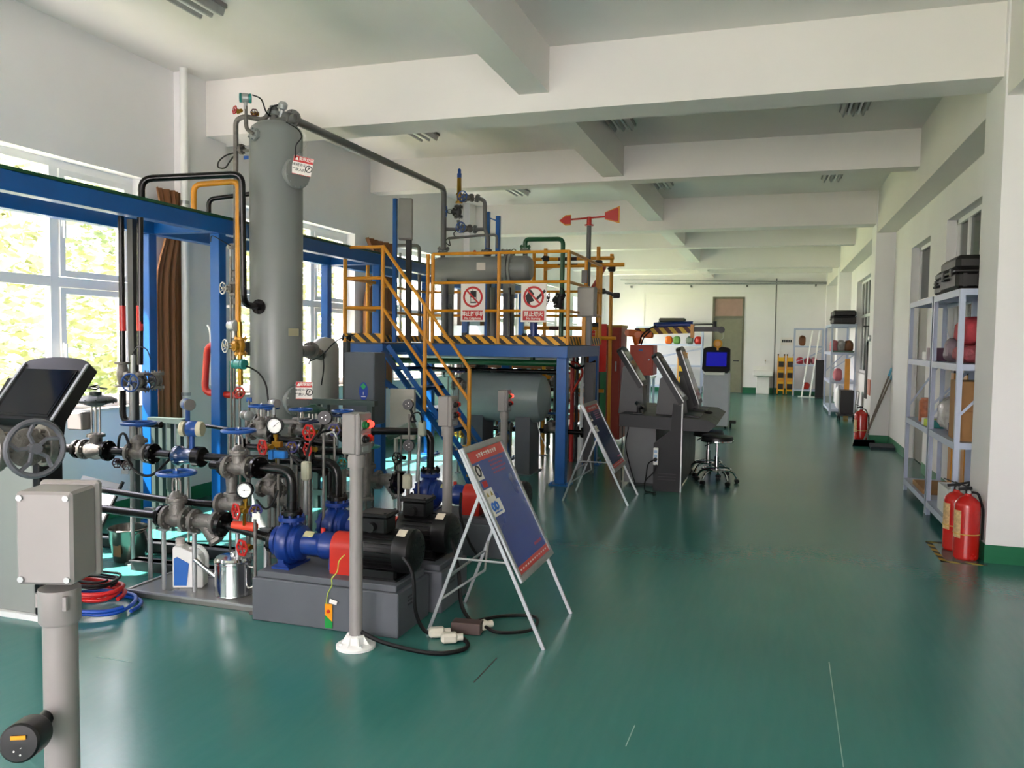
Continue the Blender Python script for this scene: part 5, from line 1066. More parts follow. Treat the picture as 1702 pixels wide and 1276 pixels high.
for k, (u, v0, v1, m_, r, y, lab) in enumerate(((740, 470, 560, grey_base, .04, 9.3, 'thick grey upright pipe at the left of the phone sign'), (750, 480, 560, dark_grey, .03, 9.6, 'dark upright pipe between railing and phone sign'),
        (813, 470, 560, dark_grey, .03, 9.5, 'dark upright pipe just right of the phone sign'), (819, 478, 560, grey_pipe, .035, 9.2, 'grey upright pipe right of the phone sign'), (840, 470, 560, black_paint, .03, 9.4, 'black upright pipe left of the no smoking sign'),
        (847, 478, 560, black_paint, .018, 9.1, 'slim black upright pipe left of the no smoking sign'), (665, 420, 560, galv, .02, 9.7, 'thin pale upright pipe behind the stair rail'), (697, 408, 565, grey_pipe, .024, 9.9, 'grey upright pipe bending left behind the stair rail'))):
    pts = [at(u, v1+6, Y=y), at(u, v0, Y=y)]
    pts[0].z = ZD
    if k == 7: pts += [at(660, v0, Y=y)]
    pipe(lab, pts, r, m_, .06, name='stand_pipe')
pipe('blue short flanged pipe below the no smoking sign', [at(887, 560, Y=9.0), at(887, 530, Y=9.0)], .045, blue_dark, 0, fl=(0, -1), fD=.15)
pipe('green stub pipe below the blue flanged pipe', [at(885, 600, Y=9.0), at(885, 560, Y=9.0)], .03, green_pipe, 0)
solo('window_poster', MB().box(at(770, 555, Y=13.4), (.9, .01, .3)), mat('pale_board', 'b9c4cc', .5), 'pale board standing behind the platform toward the windows', 'board')
# grey cabinet on poles, left of the exchanger
g = thing('control_box', 'grey steel control box held high on a blue pole and a grey pole', 'control box', (-4.15, 8.6, ZD))
a = at(657, 330, Y=8.6); c_ = at(678, 366, Y=8.6)
obj('blue_pole', MB().bx((a.x-.022, 8.58, ZD), (a.x+.022, 8.62, a.z)), blue_paint, g); q = at(679, 500, Y=8.6); obj('grey_pole', MB().bx((q.x-.03, 8.58, ZD), (q.x+.03, 8.62, c_.z-.1)), dark_grey, g)
R_ = Matrix.Rotation(.35, 3, 'Z'); bo = obj('box_body', MB().box(c_+Vector((0, -.06, 0)), (.16, .12, .46), R_, .006), lgrey, g); n_ = R_ @ Vector((0, -1, 0)); obj('box_door', MB().box(c_+Vector((.0, -.06, 0))+n_*.065, (.15, .012, .44), R_, .004), mat('mid_grey_door', '868680', .42), g)
g = thing('control_box', 'flat grey control box at the right end of the platform railing', 'control box', at(973, 570, Y=9.0)); c_ = at(976, 502, Y=9.0)
obj('box_body', MB().box(c_, (.2, .12, .33), None, .006), lgrey, g); obj('box_door', MB().box(c_+Vector((0, -.066, 0)), (.18, .012, .31), None, .004), mat('mid_grey_door2', '96928a', .42), g); obj('box_post', MB().bx((c_.x-.0, 8.98, ZD), (c_.x+.05, 9.05, c_.z-.16)), grey_pipe, g)
obj('yellow_post', MB().bx((c_.x-.06, 9.0, ZD), (c_.x-.015, 9.04, c_.z-.16)), yellow_paint, g)
# prohibition signs on the railing
def sign(label, u, v, kind):
    c = at(u, v, Y=py0-.03); w_, h_ = .285, .415; t = thing('prohibition_sign', label, 'sign', c-Vector((0, 0, h_/2)))
    ux, uy = Vector((1, 0, 0)), Vector((0, 0, 1)); o = lambda a, b, l=.003: c+Vector((a*w_, -l, b*h_))
    obj('sign_board', MB().box(c, (w_, .004, h_), None, .001), tag_white, t); pr = MB().torus(o(0, .15), (0, 1, 0), h_*.25, h_*.028, 40, 4); pr.v = [Vector((p.x, c.y-.003+(p.y-c.y+.003)*.08, p.z)) for p in pr.v]
    pr.bar(o(-.25, .15+.175, .0034), o(.25, .15-.175, .0034), h_*.045, .0008, (0, 1, 0)); obj('red_ring', pr, tag_red, t)
    obj('red_panel', MB().box(o(0, -.33, .0025), (w_*.84, .001, h_*.25)), tag_red, t)
    tx = MB(); text_mb(tx, '禁止打手机' if kind else '禁止烟火', h_*.13, o(0, -.30, .0033), ux, uy, bold=.0012); text_mb(tx, 'No Cellphone' if kind else 'No Burning', h_*.08, o(0, -.41, .0033), ux, uy, bold=.0008)
    obj('lettering', tx, tag_white, t, smooth=0); pc = MB()
    if kind:
        pc.box(o(.02, .15, .0029), (w_*.25, .0006, h_*.32)); obj('pictogram', pc, ink, t); w2 = MB().box(o(.02, .08, .0033), (w_*.2, .0004, h_*.12)); obj('keypad', w2, tag_white, t); k_m = MB()
        for i in range(3):
            for j in range(4): k_m.box(o(-.04+.06*i, .115-.025*j, .0037), (w_*.035, .0004, h_*.014))
        k_m.box(o(.0, .33, .0033), (w_*.03, .0004, h_*.05)); obj('keys', k_m, ink, t)
    else:
        pc.prism([(-.07, 0), (-.03, .05), (-.045, .1), (0, .06), (.03, .02), (.0, .0), (.03, -.05), (-.02, -.07), (-.0, -.11), (-.05, -.07)][::-1], o(-.08, .17, .003), ux, uy, -.0005).prism([(0, 0), (.1, .1), (.12, .08), (.02, -.02)][::-1], o(.06, .1, .003), ux, uy, -.0005); obj('pictogram', pc, ink, t)
    return t
sign('white sign with a crossed out phone hanging on the platform railing', 786, 503, True); sign('white sign with a crossed out match hanging on the platform railing', 887, 503, False)
# wind vane
vx, vy = -2.2, 9.95; zt2_ = at(980, 363, Y=vy).z
wv = thing('wind_vane', 'red arrow wind vane on a tall grey pole by the platform end', 'wind vane', (vx, vy, ZD))
obj('pole', MB().cyl((vx, vy, ZD), (vx, vy, zt2_-.06), .028, n=14), grey_pipe, wv); obj('bearing', MB().cyl((vx, vy, zt2_-.08), (vx, vy, zt2_+.02), .03, n=12).cyl((vx, vy, zt2_-.09), (vx, vy, zt2_-.075), .055, n=14), red_paint, wv)
obj('arrow_rod', MB().cyl((vx-.30, vy, zt2_-.01), (vx+.24, vy, zt2_+.02), .011, n=10), red_paint, wv)
dv = Vector((1, 0, .05)); hd = [(-.38, 0), (-.30, .065), (-.23, .065), (-.23, -.065), (-.30, -.065)]; tl = [(.20, .04), (.38, .1), (.38, -.11), (.20, -.05)]
obj('arrow_head', MB().prism(hd, (vx, vy-.004, zt2_), dv, (0, 0, 1), .008), yellow_paint, wv); obj('arrow_head_red', MB().prism([(a*.97-.008, b*.75) for a, b in hd], (vx, vy-.008, zt2_), dv, (0, 0, 1), .016), red_paint, wv)
obj('tail_fin', MB().prism(tl, (vx, vy-.004, zt2_+.02), dv, (0, 0, 1), .008), yellow_paint, wv); obj('tail_fin_red', MB().prism([(.2, .03), (.365, .08), (.365, -.09), (.2, -.04)], (vx, vy-.008, zt2_+.02), dv, (0, 0, 1), .016), red_paint, wv)
# ================================================================ under the platform
tz, ty, tr_ = .88, 9.15, .29
tk = thing('storage_tank', 'horizontal grey tank on legs under the platform', 'tank', (-3.0, ty, 0)); obj('shell', MB().lathe((-3.62, ty, tz), (1, 0, 0), [(0, 0), (tr_*.6, .03), (tr_*.9, .08), (tr_, .15), (tr_, 1.0), (tr_*.9, 1.09), (tr_*.6, 1.14), (0, 1.17)], 44), mat('tank_grey', '83908f', .38, var=.04), tk)
for x in (-3.3, -2.72):
    obj('leg', MB().bx((x-.09, ty-.2, 0), (x+.09, ty+.2, .7)), grey_base, tk); obj('foot_plate', MB().bx((x-.12, ty-.24, 0), (x+.12, ty+.24, .012)), grey_base, tk)
pipe('dark green pipe running level under the platform beam', [(-4.3, 8.75, 1.3), (-2.25, 8.75, 1.3)], .035, green_pipe, 0); pipe('black pipe running level below the green one', [(-4.3, 8.85, 1.2), (-2.3, 8.85, 1.2)], .028, black_paint, 0)
pipe('white level pipe glimpsed high under the platform', [(-4.3, 9.6, 1.33), (-2.3, 9.6, 1.33)], .02, pvc_white, 0)
pipe('black low pipe behind the tank legs', [(-3.7, 9.85, .42), (-2.2, 9.85, .42)], .03, black_paint, 0, fl=(0, -1), fD=.13)
for k, (x, y, lab, wm_) in enumerate(((-3.2, 9.8, 'gate valve behind the tank under the platform, left one', wheel_blue), (-2.95, 9.8, 'gate valve behind the tank under the platform, middle one', yellow_paint), (-2.6, 9.8, 'gate valve behind the tank under the platform, right one', wheel_blue))): gate_valve(lab, (x, y, .45+.0*k), D=.13, L=.16, H=.2, R=.08, wm_=wm_)
pipe('black discharge pipe bending up from the farthest pump', [(-2.42, 5.6, .56), (-2.42, 5.6, .86), (-2.95, 5.6, .84)], .028, black_paint, .08, fl=(0, -1), fD=.15)
pipe('grey green duct strip rising behind the farthest pump', [at(646, 724, Y=6.2), at(688, 706, Y=6.2)], .04, mat('grey_green_paint', '4a5c4c', .4), 0)
gate_valve('gate valve left of the farthest pump, behind the first station', (at(612, 790, Y=5.4).x, 5.4, .5), D=.13, L=.15, H=.25, R=.08, wm_=teal)
strainer('grey Y strainer lying left of the farthest pump', at(646, 798, Y=5.4), D=.14, L=.18)
flange_thing('black blind flange right of the far strainer', at(662, 802, Y=5.35), (1, -.2, 0), .17, black_paint, .025)
pipe('short black pipe stub left of the second motor', [at(600, 790, Y=5.4), at(575, 786, Y=5.4)], .028, cast, 0)
pipe('grey instrument conduit rising beside the farthest pump', [at(698, 705, Y=5.3), at(694, 800, Y=5.3)], .014, galv)
solo('conduit_box', MB().box(at(702, 712, Y=5.28), (.05, .05, .11), None, .01), mat('grey_green_box', '8c9484', .4), 'small grey green conduit box on top of that conduit', 'conduit box')
pipe('cream conduit with sealing box beside the front pump outlet', [at(509, 790, Y=4.1), at(508, 855, Y=4.1)], .013, galv); solo('conduit_box', MB().box(at(509, 782, Y=4.1), (.05, .05, .11), None, .01), mat('cream_box', 'aaa894', .4), 'cream sealing box on the conduit by the front pump outlet', 'conduit box')
solo('conduit_box', MB().box(at(677, 800, Y=5.0), (.06, .05, .1), None, .01), mat('cream_box', 'aaa894', .4), 'cream sealing box below the far round connector', 'conduit box')
small_valve('black clover knob valve beside the far round connector', at(668, 760, Y=5.2), (-.3, -1, 0), .04, wm_=black_plastic, bm_=black_paint)
cable('black cable looping left of the far sealing box', [at(666, 763, Y=5.1), at(657, 775, Y=5.1), at(660, 783, Y=5.1), at(674, 784, Y=5.1)], .007)
cable('tangle of black cable above the far conduit box', [at(692, 700, Y=5.2), at(683, 700, Y=5.2), at(686, 688, Y=5.2), at(698, 687, Y=5.2), at(703, 708, Y=5.28)], .006)
# ================================================================ beyond the platform
def zfloor(p): return Vector((p.x, p.y, 0))
# scaffold of yellow tubes
sc = thing('scaffold', 'yellow tube scaffold standing behind the right end of the platform', 'scaffold', (-2.6, 10.9, 0))
for u, v, y in ((907, 413, 10.6), (995, 410, 10.6), (935, 425, 11.4), (1017, 422, 11.4), (888, 418, 11.4)):
    p = at(u, v, Y=y); obj('standard', MB().cyl((p.x, y, 0), (p.x, y, p.z), .026, n=12), yellow_paint, sc); obj('foot_plate', MB().bx((p.x-.06, y-.06, 0), (p.x+.06, y+.06, .006)), galv, sc)
for y, z, x0, x1 in ((10.57, 2.55, -3.1, -1.86), (11.37, 2.72, -3.3, -2.15), (10.57, 1.72, -3.2, -2.2), (11.37, 1.60, -3.4, -2.1), (10.57, .9, -3.2, -2.1)):
    obj('ledger', MB().cyl((x0, y, z), (x1, y, z), .026, n=12), yellow_paint, sc); obj('dark_band', MB().cyl((x0+.35, y, z), (x0+.62, y, z), .0268, n=12), mat('maroon_band', '3c1414', .4), sc)
for x in (-2.93, -2.21): obj('transom', MB().cyl((x+.03, 10.5, 2.50), (x-.15, 11.5, 2.62), .025, n=10), yellow_paint, sc)
a = at(985, 478, Y=10.5); b_ = at(1005, 445, Y=11.3); obj('red_brace', MB().cyl(a, b_, .025, n=10), red_dark, sc)
a = at(1000, 483, Y=10.6); b_ = at(1025, 491, Y=10.8); obj('short_tube', MB().cyl(a, b_, .022, n=10), grey_pipe, sc)
for u, v, y in ((907, 430, 10.6), (995, 437, 10.6), (1017, 447, 11.3), (1000, 484, 10.6), (1024, 491, 10.7), (990, 540, 10.6)):
    p = at(u, v, Y=y); obj('coupler', MB().box(p, (.09, .08, .07), Matrix.Rotation(.4, 3, 'Z'), .01).cyl(p+Vector((-.05, -.05, 0)), p+Vector((.06, -.05, .01)), .012, n=8), dark_grey, sc)
# red cabinet and red notice
rc = thing('red_cabinet', 'tall red cabinet with yellow trim beside the scaffold', 'cabinet', (-2.36, 12.6, 0)); a = at(1003, 540, Y=12.4); b_ = at(1033, 540, Y=12.4)
obj('cabinet_body', MB().bx((a.x, 12.4, .05), (b_.x, 12.9, a.z-.03)), mat('brick_red', '8e2a1c', .45, var=.1), rc); obj('top_trim', MB().bx((a.x-.01, 12.38, a.z-.035), (b_.x+.01, 12.92, a.z)), mat('olive_trim', 'a07a1c', .5), rc)
obj('edge_trim', MB().bx((a.x-.02, 12.385, .0), (a.x+.03, 12.4, a.z-.035)), yellow_paint, rc); obj('door_leaf', MB().bx((a.x+.05, 12.385, .1), (b_.x-.02, 12.4, a.z-.08)), mat('brick_red', '8e2a1c'), rc); obj('handle', MB().bx((b_.x-.08, 12.36, 1.1), (b_.x-.06, 12.385, 1.25)), galv, rc)
rn = thing('red_notice', 'bright red notice board with pale print behind the scaffold', 'notice', at(990, 600, Y=11.6)); a = at(973, 538, Y=11.6); b_ = at(1007, 618, Y=11.6)
obj('board', MB().bx((a.x, 11.6, b_.z), (b_.x, 11.62, a.z)), mat('bright_red_board', 'd8261e', .4), rn); obj('board_leg', MB().bx(((a.x+b_.x)/2-.02, 11.62, 0), ((a.x+b_.x)/2+.02, 11.65, a.z-.05)), galv, rn)
pr = MB()
for r_ in range(4):
    for k in range(5-(r_ == 0)): pr.box((a.x+.05+(.05 if r_ == 0 else .035)*k, 11.598, a.z-.09-.055*r_), (.03 if r_ == 0 else .026, .002, .018 if r_ == 0 else .01))
obj('pale_print', pr, tag_white, rn)
pipe('green upright pipe in front of the red cabinet', [(at(1003, 600, Y=11.9).x, 11.9, 0), (at(1003, 600, Y=11.9).x, 11.9, 1.35)], .05, mat('mid_green', '2a7a4c', .4), 0, name='stand_pipe')
# lower skid of process pipes seen between the platform posts
skc = [('orange', orange), ('yellow', yellow_paint), ('white', pvc_white), ('dark red', red_dark), ('grey', grey_pipe), ('black', black_paint), ('blue', blue_paint), ('green', green_pipe), ('silver', galv), ('brown', wood)]
rnd = random.Random(5)
row = thing('pipe_skid', 'low frame of process pipes seen under and behind the platform', 'pipe skid', (-3.4, 11.2, 0))
for x in (-4.2, -3.3, -2.45):
    for y in (10.9, 11.9): obj('frame_post', MB().bx((x-.03, y-.03, 0), (x+.03, y+.03, 1.65)), dark_grey, row)
for z in (.5, 1.05, 1.6):
    for y in (10.9, 11.9): obj('frame_beam', MB().bx((-4.2, y-.025, z-.025), (-2.45, y+.025, z+.025)), yellow_paint if z > .6 else dark_grey, row)
for k in range(14):
    nm, m_ = skc[(k*3) % 10]; x = -4.1+k*.125; y = 11.0+.25*(k % 3)
    obj('riser_pipe', MB().tube([(x, y, .02), (x, y, 1.3+.1*(k % 4)), (x, y+.25, 1.3+.1*(k % 4))], .02+.006*(k % 3), 8, fil=.06), m_, row)
    if k % 2: obj('riser_flange', MB().lathe((x, y, .55+.1*(k % 3)), (0, 0, 1), [(.055, 0), (.055, .018), (.055, .05)], 14), skc[(k*7) % 10][1], row)
for k in range(6): 
    z = .3+.22*k; nm, m_ = skc[(k*7+1) % 10]; obj('cross_pipe', MB().cyl((-4.2, 10.84-.0*k, z), (-2.4, 10.84, z), .022, n=10), m_, row)
for k in range(5): gate_valve('small gate valve on the pipe skid behind the platform, %s from the left' % ('first', 'second', 'third', 'fourth', 'last')[k], (-3.95+.37*k, 10.78, .74+.22*(k % 2)), (1, 0, 0), (0, -.4, 1), D=.11, L=.13, H=.16, R=.06, wm_=[wheel_blue, red_dark, orange, teal, yellow_paint][k], bm_=[cast, galv, brass, cast, orange][k])
for k, (u, v, m_, lab) in enumerate(((958, 690, orange, 'orange valve block between the platform end posts'), (955, 620, yellow_paint, 'yellow valve block high between the end posts'), (958, 662, pvc_white, 'white bottle shaped filter between the end posts'))):
    p = at(u, v, Y=10.4); solo('filter_bottle', MB().lathe(p-Vector((0, 0, .09)), (0, 0, 1), [(.03, 0), (.05, .02), (.05, .1), (.025, .13), (.03, .17)], 14), m_, lab, 'filter')
pipe('thin upright carrying the coloured filters between the end posts', [(at(958, 700, Y=10.44).x, 10.44, 0), (at(958, 600, Y=10.44).x, 10.44, 1.45)], .015, galv, 0)
solo('white_block', MB().bx((at(955, 720, Y=10.2).x, 10.2, .0), (at(968, 720, Y=10.2).x, 10.35, .3)), pvc_white, 'small white carton on the floor between the end posts', 'box')
solo('dark_box', MB().bx((-2.6, 10.5, 0), (-2.25, 10.8, .42), .01), mat('charcoal_box', '22262a', .5), 'charcoal machine box on the floor behind the blue post', 'box')
# ================================================================ tall red box and crane arm
rb = thing('red_box', 'red steel box with a small blue plate under the crane arm', 'cabinet', (-1.9, 12.4, 0)); a = at(1047, 573, Y=12.3); b_ = at(1086, 573, Y=12.3)
obj('box_body', MB().bx((a.x, 12.3, 1.05), (b_.x, 12.75, a.z), .01), mat('rust_red', 'b23a20', .42, var=.06), rb); obj('door_leaf', MB().bx((a.x+.02, 12.288, 1.07), (b_.x-.02, 12.3, a.z-.02)), mat('rust_red', 'b23a20'), rb); obj('blue_plate', MB().bx(((a.x+b_.x)/2-.04, 12.282, a.z-.09), ((a.x+b_.x)/2+.02, 12.288, a.z-.06)), wheel_blue, rb); obj('lock', MB().cyl((b_.x-.06, 12.29, a.z-.22), (b_.x-.06, 12.27, a.z-.22), .012, n=10), galv, rb)
obj('pedestal', MB().bx((a.x+.1, 12.4, .02), (b_.x-.1, 12.7, 1.05)).bx((a.x, 12.3, 0), (b_.x, 12.8, .02)), dark_grey, rb)
K = lambda u, v, y=12.5: at(u, v, Y=y)
cr_ = thing('crane_arm', 'orange and striped knuckle crane arm with a blue cylinder', 'crane', K(1062, 573)+Vector((0, .1, 0)))
obj('column', MB().tube([K(1062, 572), K(1058, 560), K(1062, 552)], .07, 12, fil=.05).cyl(K(1044, 553, 12.45), K(1044, 553, 12.6), .055, n=16), orange, cr_)
obj('knuckle', MB().bar(K(1044, 553), K(1086, 556), .1, .11, (0, 0, 1), .02).cyl(K(1060, 556, 12.4), K(1060, 556, 12.65), .05, n=14), orange, cr_)
obj('striped_boom', MB().bar(K(1056, 551), K(1148, 548), .09, .1, (0, 0, 1)), stripes('boom_stripes', '4a1414', 'd8b02c', .06, (.8, 0, .7)), cr_)
obj('boom_extension', MB().bar(K(1148, 547), K(1196, 547), .06, .07, (0, 0, 1)).cyl(K(1199, 548, 12.42), K(1199, 548, 12.56), .05, n=16), black_plastic, cr_)
obj('collar', MB().box(K(1151, 550), (.05, .12, .2)), yellow_paint, cr_)
obj('hydraulic_cylinder', MB().cyl(K(1087, 541), K(1152, 539), .05, n=14), blue_dark, cr_); obj('cylinder_rod', MB().cyl(K(1152, 539), K(1188, 538), .016, n=10), chrome, cr_); obj('rod_pin', MB().cyl(K(1188, 534), K(1188, 546), .03, n=10), dark_grey, cr_)
obj('hydraulic_hoses', MB().tube([K(1063, 570, 12.4), K(1066, 558, 12.35), K(1076, 548, 12.35), K(1090, 541, 12.4)], .012, 8, fil=.05).tube([K(1066, 572, 12.4), K(1070, 560, 12.3), K(1080, 551, 12.35)], .01, 8, fil=.05), black_rub, cr_)
obj('hook_cable', MB().cyl(K(1202, 549, 12.5), K(1202, 562, 12.5), .005, n=6).cyl(K(1185, 549, 12.5), K(1187, 562, 12.5), .005, n=6).cyl(K(1187, 562, 12.5), K(1192, 566, 12.5), .005, n=6).cyl(K(1202, 562, 12.5), K(1195, 566, 12.5), .005, n=6), steel, cr_)
obj('hook_block', MB().lathe(K(1193, 571, 12.44), (0, 1, 0), [(.04, 0), (.065, .02), (.065, .08), (.04, .1)], 20).cyl(K(1193, 571, 12.5), K(1193, 582, 12.5), .015, n=8), mat('hook_yellow', 'd8961c', .4), cr_)
# ================================================================ kiosk with blue screen
ks = thing('screen_kiosk', 'white cabinet carrying a black monitor with a lit blue screen', 'kiosk', (-.96, 15.4, 0))
kx0, kx1, kz = -1.19, -.73, 1.0
obj('cabinet', MB().bx((kx0, 15.2, .04), (kx1, 15.7, kz), .01), mat('kiosk_white', 'b4b8c2', .4, var=.03), ks); obj('work_top', MB().prism([(0, 0), (.42, 0), (.42, .03), (.02, .1), (0, .1)], (kx0, 15.12, kz), (0, 1, 0), (0, 0, 1), kx1-kx0) if False else MB().bx((kx0+.04, 15.1, kz-.03), (kx1-.08, 15.3, kz+.02), .006), pvc_white, ks)
for x in (kx0+.05, kx1-.05): obj('castor', MB().cyl((x-.015, 15.25, .035), (x+.015, 15.25, .035), .035, n=14), black_rub, ks)
P8 = [(-.25, .0), (-.2, -.05), (.2, -.05), (.25, 0), (.24, .38)]+[(.24*math.cos(a), .38+.05*math.sin(a)) for a in [PI*i/10 for i in range(1, 10)]]+[(-.24, .38)]
mo = obj('monitor_housing', MB().prism(P8[::-1], ((kx0+kx1)/2-.01, 15.3, kz+.07), (1, 0, 0), (0, .25, 1), -.09), black_plastic, ks)
obj('blue_screen', MB().prism([(-.18, .06), (.18, .06), (.18, .32), (-.18, .32)], ((kx0+kx1)/2-.01, 15.295, kz+.07), (1, 0, 0), (0, .25, 1), .006), emis('lit_blue_screen', '1010a0', 0.14), mo)
small = MB().cyl((-.7, 15.5, .0), (-.7, 15.5, .12), .02, n=8).box((-.66, 15.5, .1), (.12, .1, .05)); solo('floor_pedal', small, black_rub, 'small black fitting on the floor right of the screen kiosk', 'pedal')
# ================================================================ operator desk
od = thing('control_desk', 'dark grey control desk with tilted monitors in the aisle', 'desk', (-1.1, 9.2, 0))
deskg = mat('desk_grey', '1e2023', .45, var=.04, spec=.3); deskp = mat('desk_side_grey', '5a5c5e', .45, var=.04); Yd0, Yd1 = 8.5, 10.3
obj('rear_cabinet', MB().bx((-1.5, Yd0+.25, .03), (-1.16, Yd1, .69), .004), deskp, od); obj('desk_top', MB().prism([(-1.52, .66), (-1.52, .79), (-.62, .76), (-.52, .71), (-.6, .64), (-1.0, .64)], (0, Yd1, 0), (1, 0, 0), (0, 0, 1), Yd1-Yd0-.02), deskg, od)
obj('end_panel', MB().prism([(-1.15, .0), (-.87, .0), (-.87, .9), (-.96, .92), (-.98, .64), (-1.15, .5)], (0, Yd0+.04, 0), (1, 0, 0), (0, 0, 1), .04), mat('end_panel_dark', '101114', .45, spec=.25), od); obj('white_edge', MB().bx((-.872, Yd0-.002, .0), (-.86, Yd0+.042, .92)), galv, od)
obj('front_panel', MB().bx((-.9, Yd0+.04, .03), (-.88, Yd1, .64)), deskg, od); obj('plinth', MB().bx((-1.45, Yd0+.3, 0), (-.95, Yd1-.05, .03)), black_plastic, od)
obj('vent_rows', MB().bx((-1.1, Yd0-.004, .12), (-.92, Yd0, .125)).bx((-1.1, Yd0-.004, .15), (-.92, Yd0, .155)).bx((-1.1, Yd0-.004, .18), (-.92, Yd0, .185)), black_plastic, od)
for k, y in enumerate((8.9, 9.75)): obj('keyboard', MB().box((-.78, y, .775), (.16, .42, .02), Matrix.Rotation(.06, 3, 'Y'), .004), black_plastic, od)
def monitor(label, y0, y1, xb, zb, xt, zt, stalk=True):
    t = thing('touch_monitor', label, 'monitor', (xb-.1, (y0+y1)/2, .79)); up_ = Vector((xt-xb, 0, zt-zb)); H = up_.length; up_.normalize(); uy = Vector((0, 1, 0)); n_ = uy.cross(up_); W = y1-y0
    poly = [(0, 0), (W, 0), (W, H)]+[(W/2+W/2*math.cos(a), H+.05*math.sin(a)) for a in [PI*i/10 for i in range(1, 10)]]+[(0, H)]
    h_ = obj('housing', MB().prism(poly, Vector((xb, y0, zb))-n_*.06, uy, up_, .06), deskg, t); obj('silver_edge', MB().bar(Vector((xb, y0-.004, zb))-n_*.002, Vector((xt, y0-.004, zt))-n_*.002, .012, .014, (0, 1, 0)), galv, h_)
    obj('screen', MB().prism([(.04, .05), (W-.04, .05), (W-.04, H-.02), (.04, H-.02)], Vector((xb, y0, zb)), uy, up_, .004), mat('dark_screen', '141214', .08), h_)
    m_ = (Vector((xb, 0, zb))+Vector((xt, 0, zt)))/2; obj('column', MB().prism([(m_.x-.16, .765), (xb-.0, .765), (xb-.02, zb+.02), (m_.x-.03, m_.z+.05), (m_.x-.12, m_.z)], (0, y1-.08, 0), (1, 0, 0), (0, 0, 1), W-.16), dark_grey, t)
    return t
def mon_uv(label, ub, vb, ut, vt, y, w):
    b_ = at(ub, vb, Y=y); a = at(ut, vt, Y=y); return monitor(label, y, y+w, b_.x, max(b_.z, .80), a.x, a.z)
mon_uv('dark grey tilted monitor nearest the camera on the desk', 1137, 668, 1092, 592, 8.75, .5)
mon_uv('dark grey tilted monitor at the far end of the desk', 1162, 672, 1132, 582, 9.6, .5)
t = mon_uv('dark grey monitor at the left rear of the desk', 1069, 640, 1034, 582, 8.8, .4)
solo('desk_mouse', MB().ball((-.66, 9.3, .775), .05, 12, (1, .6, .4)), black_plastic, 'black mouse on the desk between the keyboards', 'mouse')
solo('desk_telephone', MB().cyl((-1.35, 8.72, .79), (-1.35, 8.72, .86), .02, n=10).cyl((-1.35, 8.72, .86), (-1.33, 8.72, .885), .055, n=16).bx((-1.4, 8.66, .783), (-1.3, 8.78, .793)), black_plastic, 'black stalk with flat round head on the rear desk edge', 'desk stand')
ps_ = thing('power_strip', 'white power strip with sockets fixed to the desk end panel', 'power strip', at(1090, 758, Y=8.45)); c_ = at(1090, 758, Y=8.48); obj('strip_body', MB().box(c_, (.05, .03, .18), None, .005), pvc_white, ps_)
for k in range(3): obj('socket', MB().box(c_+Vector((0, -.016, .05-.045*k)), (.032, .004, .032)), mat('pale_blue_socket', '9ab4d0', .4), ps_)
obj('plug', MB().cyl(c_+Vector((0, -.014, -.03)), c_+Vector((0, -.05, -.03)), .02, n=12), black_plastic, ps_)
d_ = lambda u, v, y=8.4: at(u, v, Y=y)
cable('black cord from the power strip drooping to the floor', [d_(1090, 764), d_(1078, 770), d_(1074, 790), Vector((-1.22, 8.4, .02)), Vector((-1.15, 8.36, .01))], .007)
cable('second black cord hanging down from the power strip', [d_(1091, 772), d_(1086, 785), d_(1072, 800), Vector((-1.2, 8.34, .012)), Vector((-1.1, 8.32, .012)), Vector((-1.12, 8.28, .012))], .007)
cable('black cord hanging along the grey rear cabinet', [at(1044, 695, Y=8.72), at(1044, 712, Y=8.72), at(1040, 740, Y=8.72), at(1047, 775, Y=8.72), Vector((-1.35, 8.65, .015))], .006)
ps2 = thing('power_strip', 'small white power strip standing left of the desk', 'power strip', at(1034, 690, Y=9.0)); c_ = at(1035, 691, Y=8.95); obj('strip_body', MB().box(c_, (.03, .03, .13), None, .004), pvc_white, ps2); obj('socket', MB().box(c_+Vector((0, -.016, -.02)), (.02, .004, .02)), black_plastic, ps2)
obj('cable_drop', MB().cyl(c_, (c_.x, c_.y, .01), .006, n=6), black_rub, ps2)
# ================================================================ stools
def stool(label, x, y):
    t = thing('swivel_stool', label, 'stool', (x, y, 0), group='stools at the desk')
    obj('seat', MB().lathe((x, y, .47), (0, 0, 1), [(.15, 0), (.172, .012), (.175, .035), (.165, .055), (.1, .062), (0, .063)], 32), mat('black_leather', '19191b', .38), t); obj('seat_ring', MB().lathe((x, y, .462), (0, 0, 1), [(.165, 0), (.178, .006), (.178, .02), (.165, .024)], 32), chrome, t)
    obj('gas_column', MB().cyl((x, y, .13), (x, y, .3), .026, n=16).cyl((x, y, .3), (x, y, .47), .015, n=14), chrome, t); obj('height_lever', MB().tube([(x, y, .45), (x-.08, y-.03, .44), (x-.13, y-.04, .41)], .007, 8), black_plastic, t)
    obj('foot_ring', MB().torus((x, y, .16), (0, 0, 1), .155, .009, 32, 8), chrome, t)
    for k in range(5):
        a = 2*PI*k/5+.3; d = Vector((math.cos(a), math.sin(a), 0)); c = Vector((x, y, 0))
        lg = obj('leg', MB().tube([c+d*.02+Vector((0, 0, .15)), c+d*.1+Vector((0, 0, .155)), c+d*.19+Vector((0, 0, .12)), c+d*.225+Vector((0, 0, .06))], .012, 10, fil=.04), chrome, t)
        s_ = d.cross(Vector((0, 0, 1))); e = c+d*.225+Vector((0, 0, .025)); obj('castor', MB().cyl(e-s_*.02, e+s_*.02, .025, n=14), black_rub, lg)
    return t
stool('black round swivel stool with chrome legs, nearer the camera', -.55, 9.22); stool('black round swivel stool with chrome legs, partly behind the nearer one', -.68, 9.74)
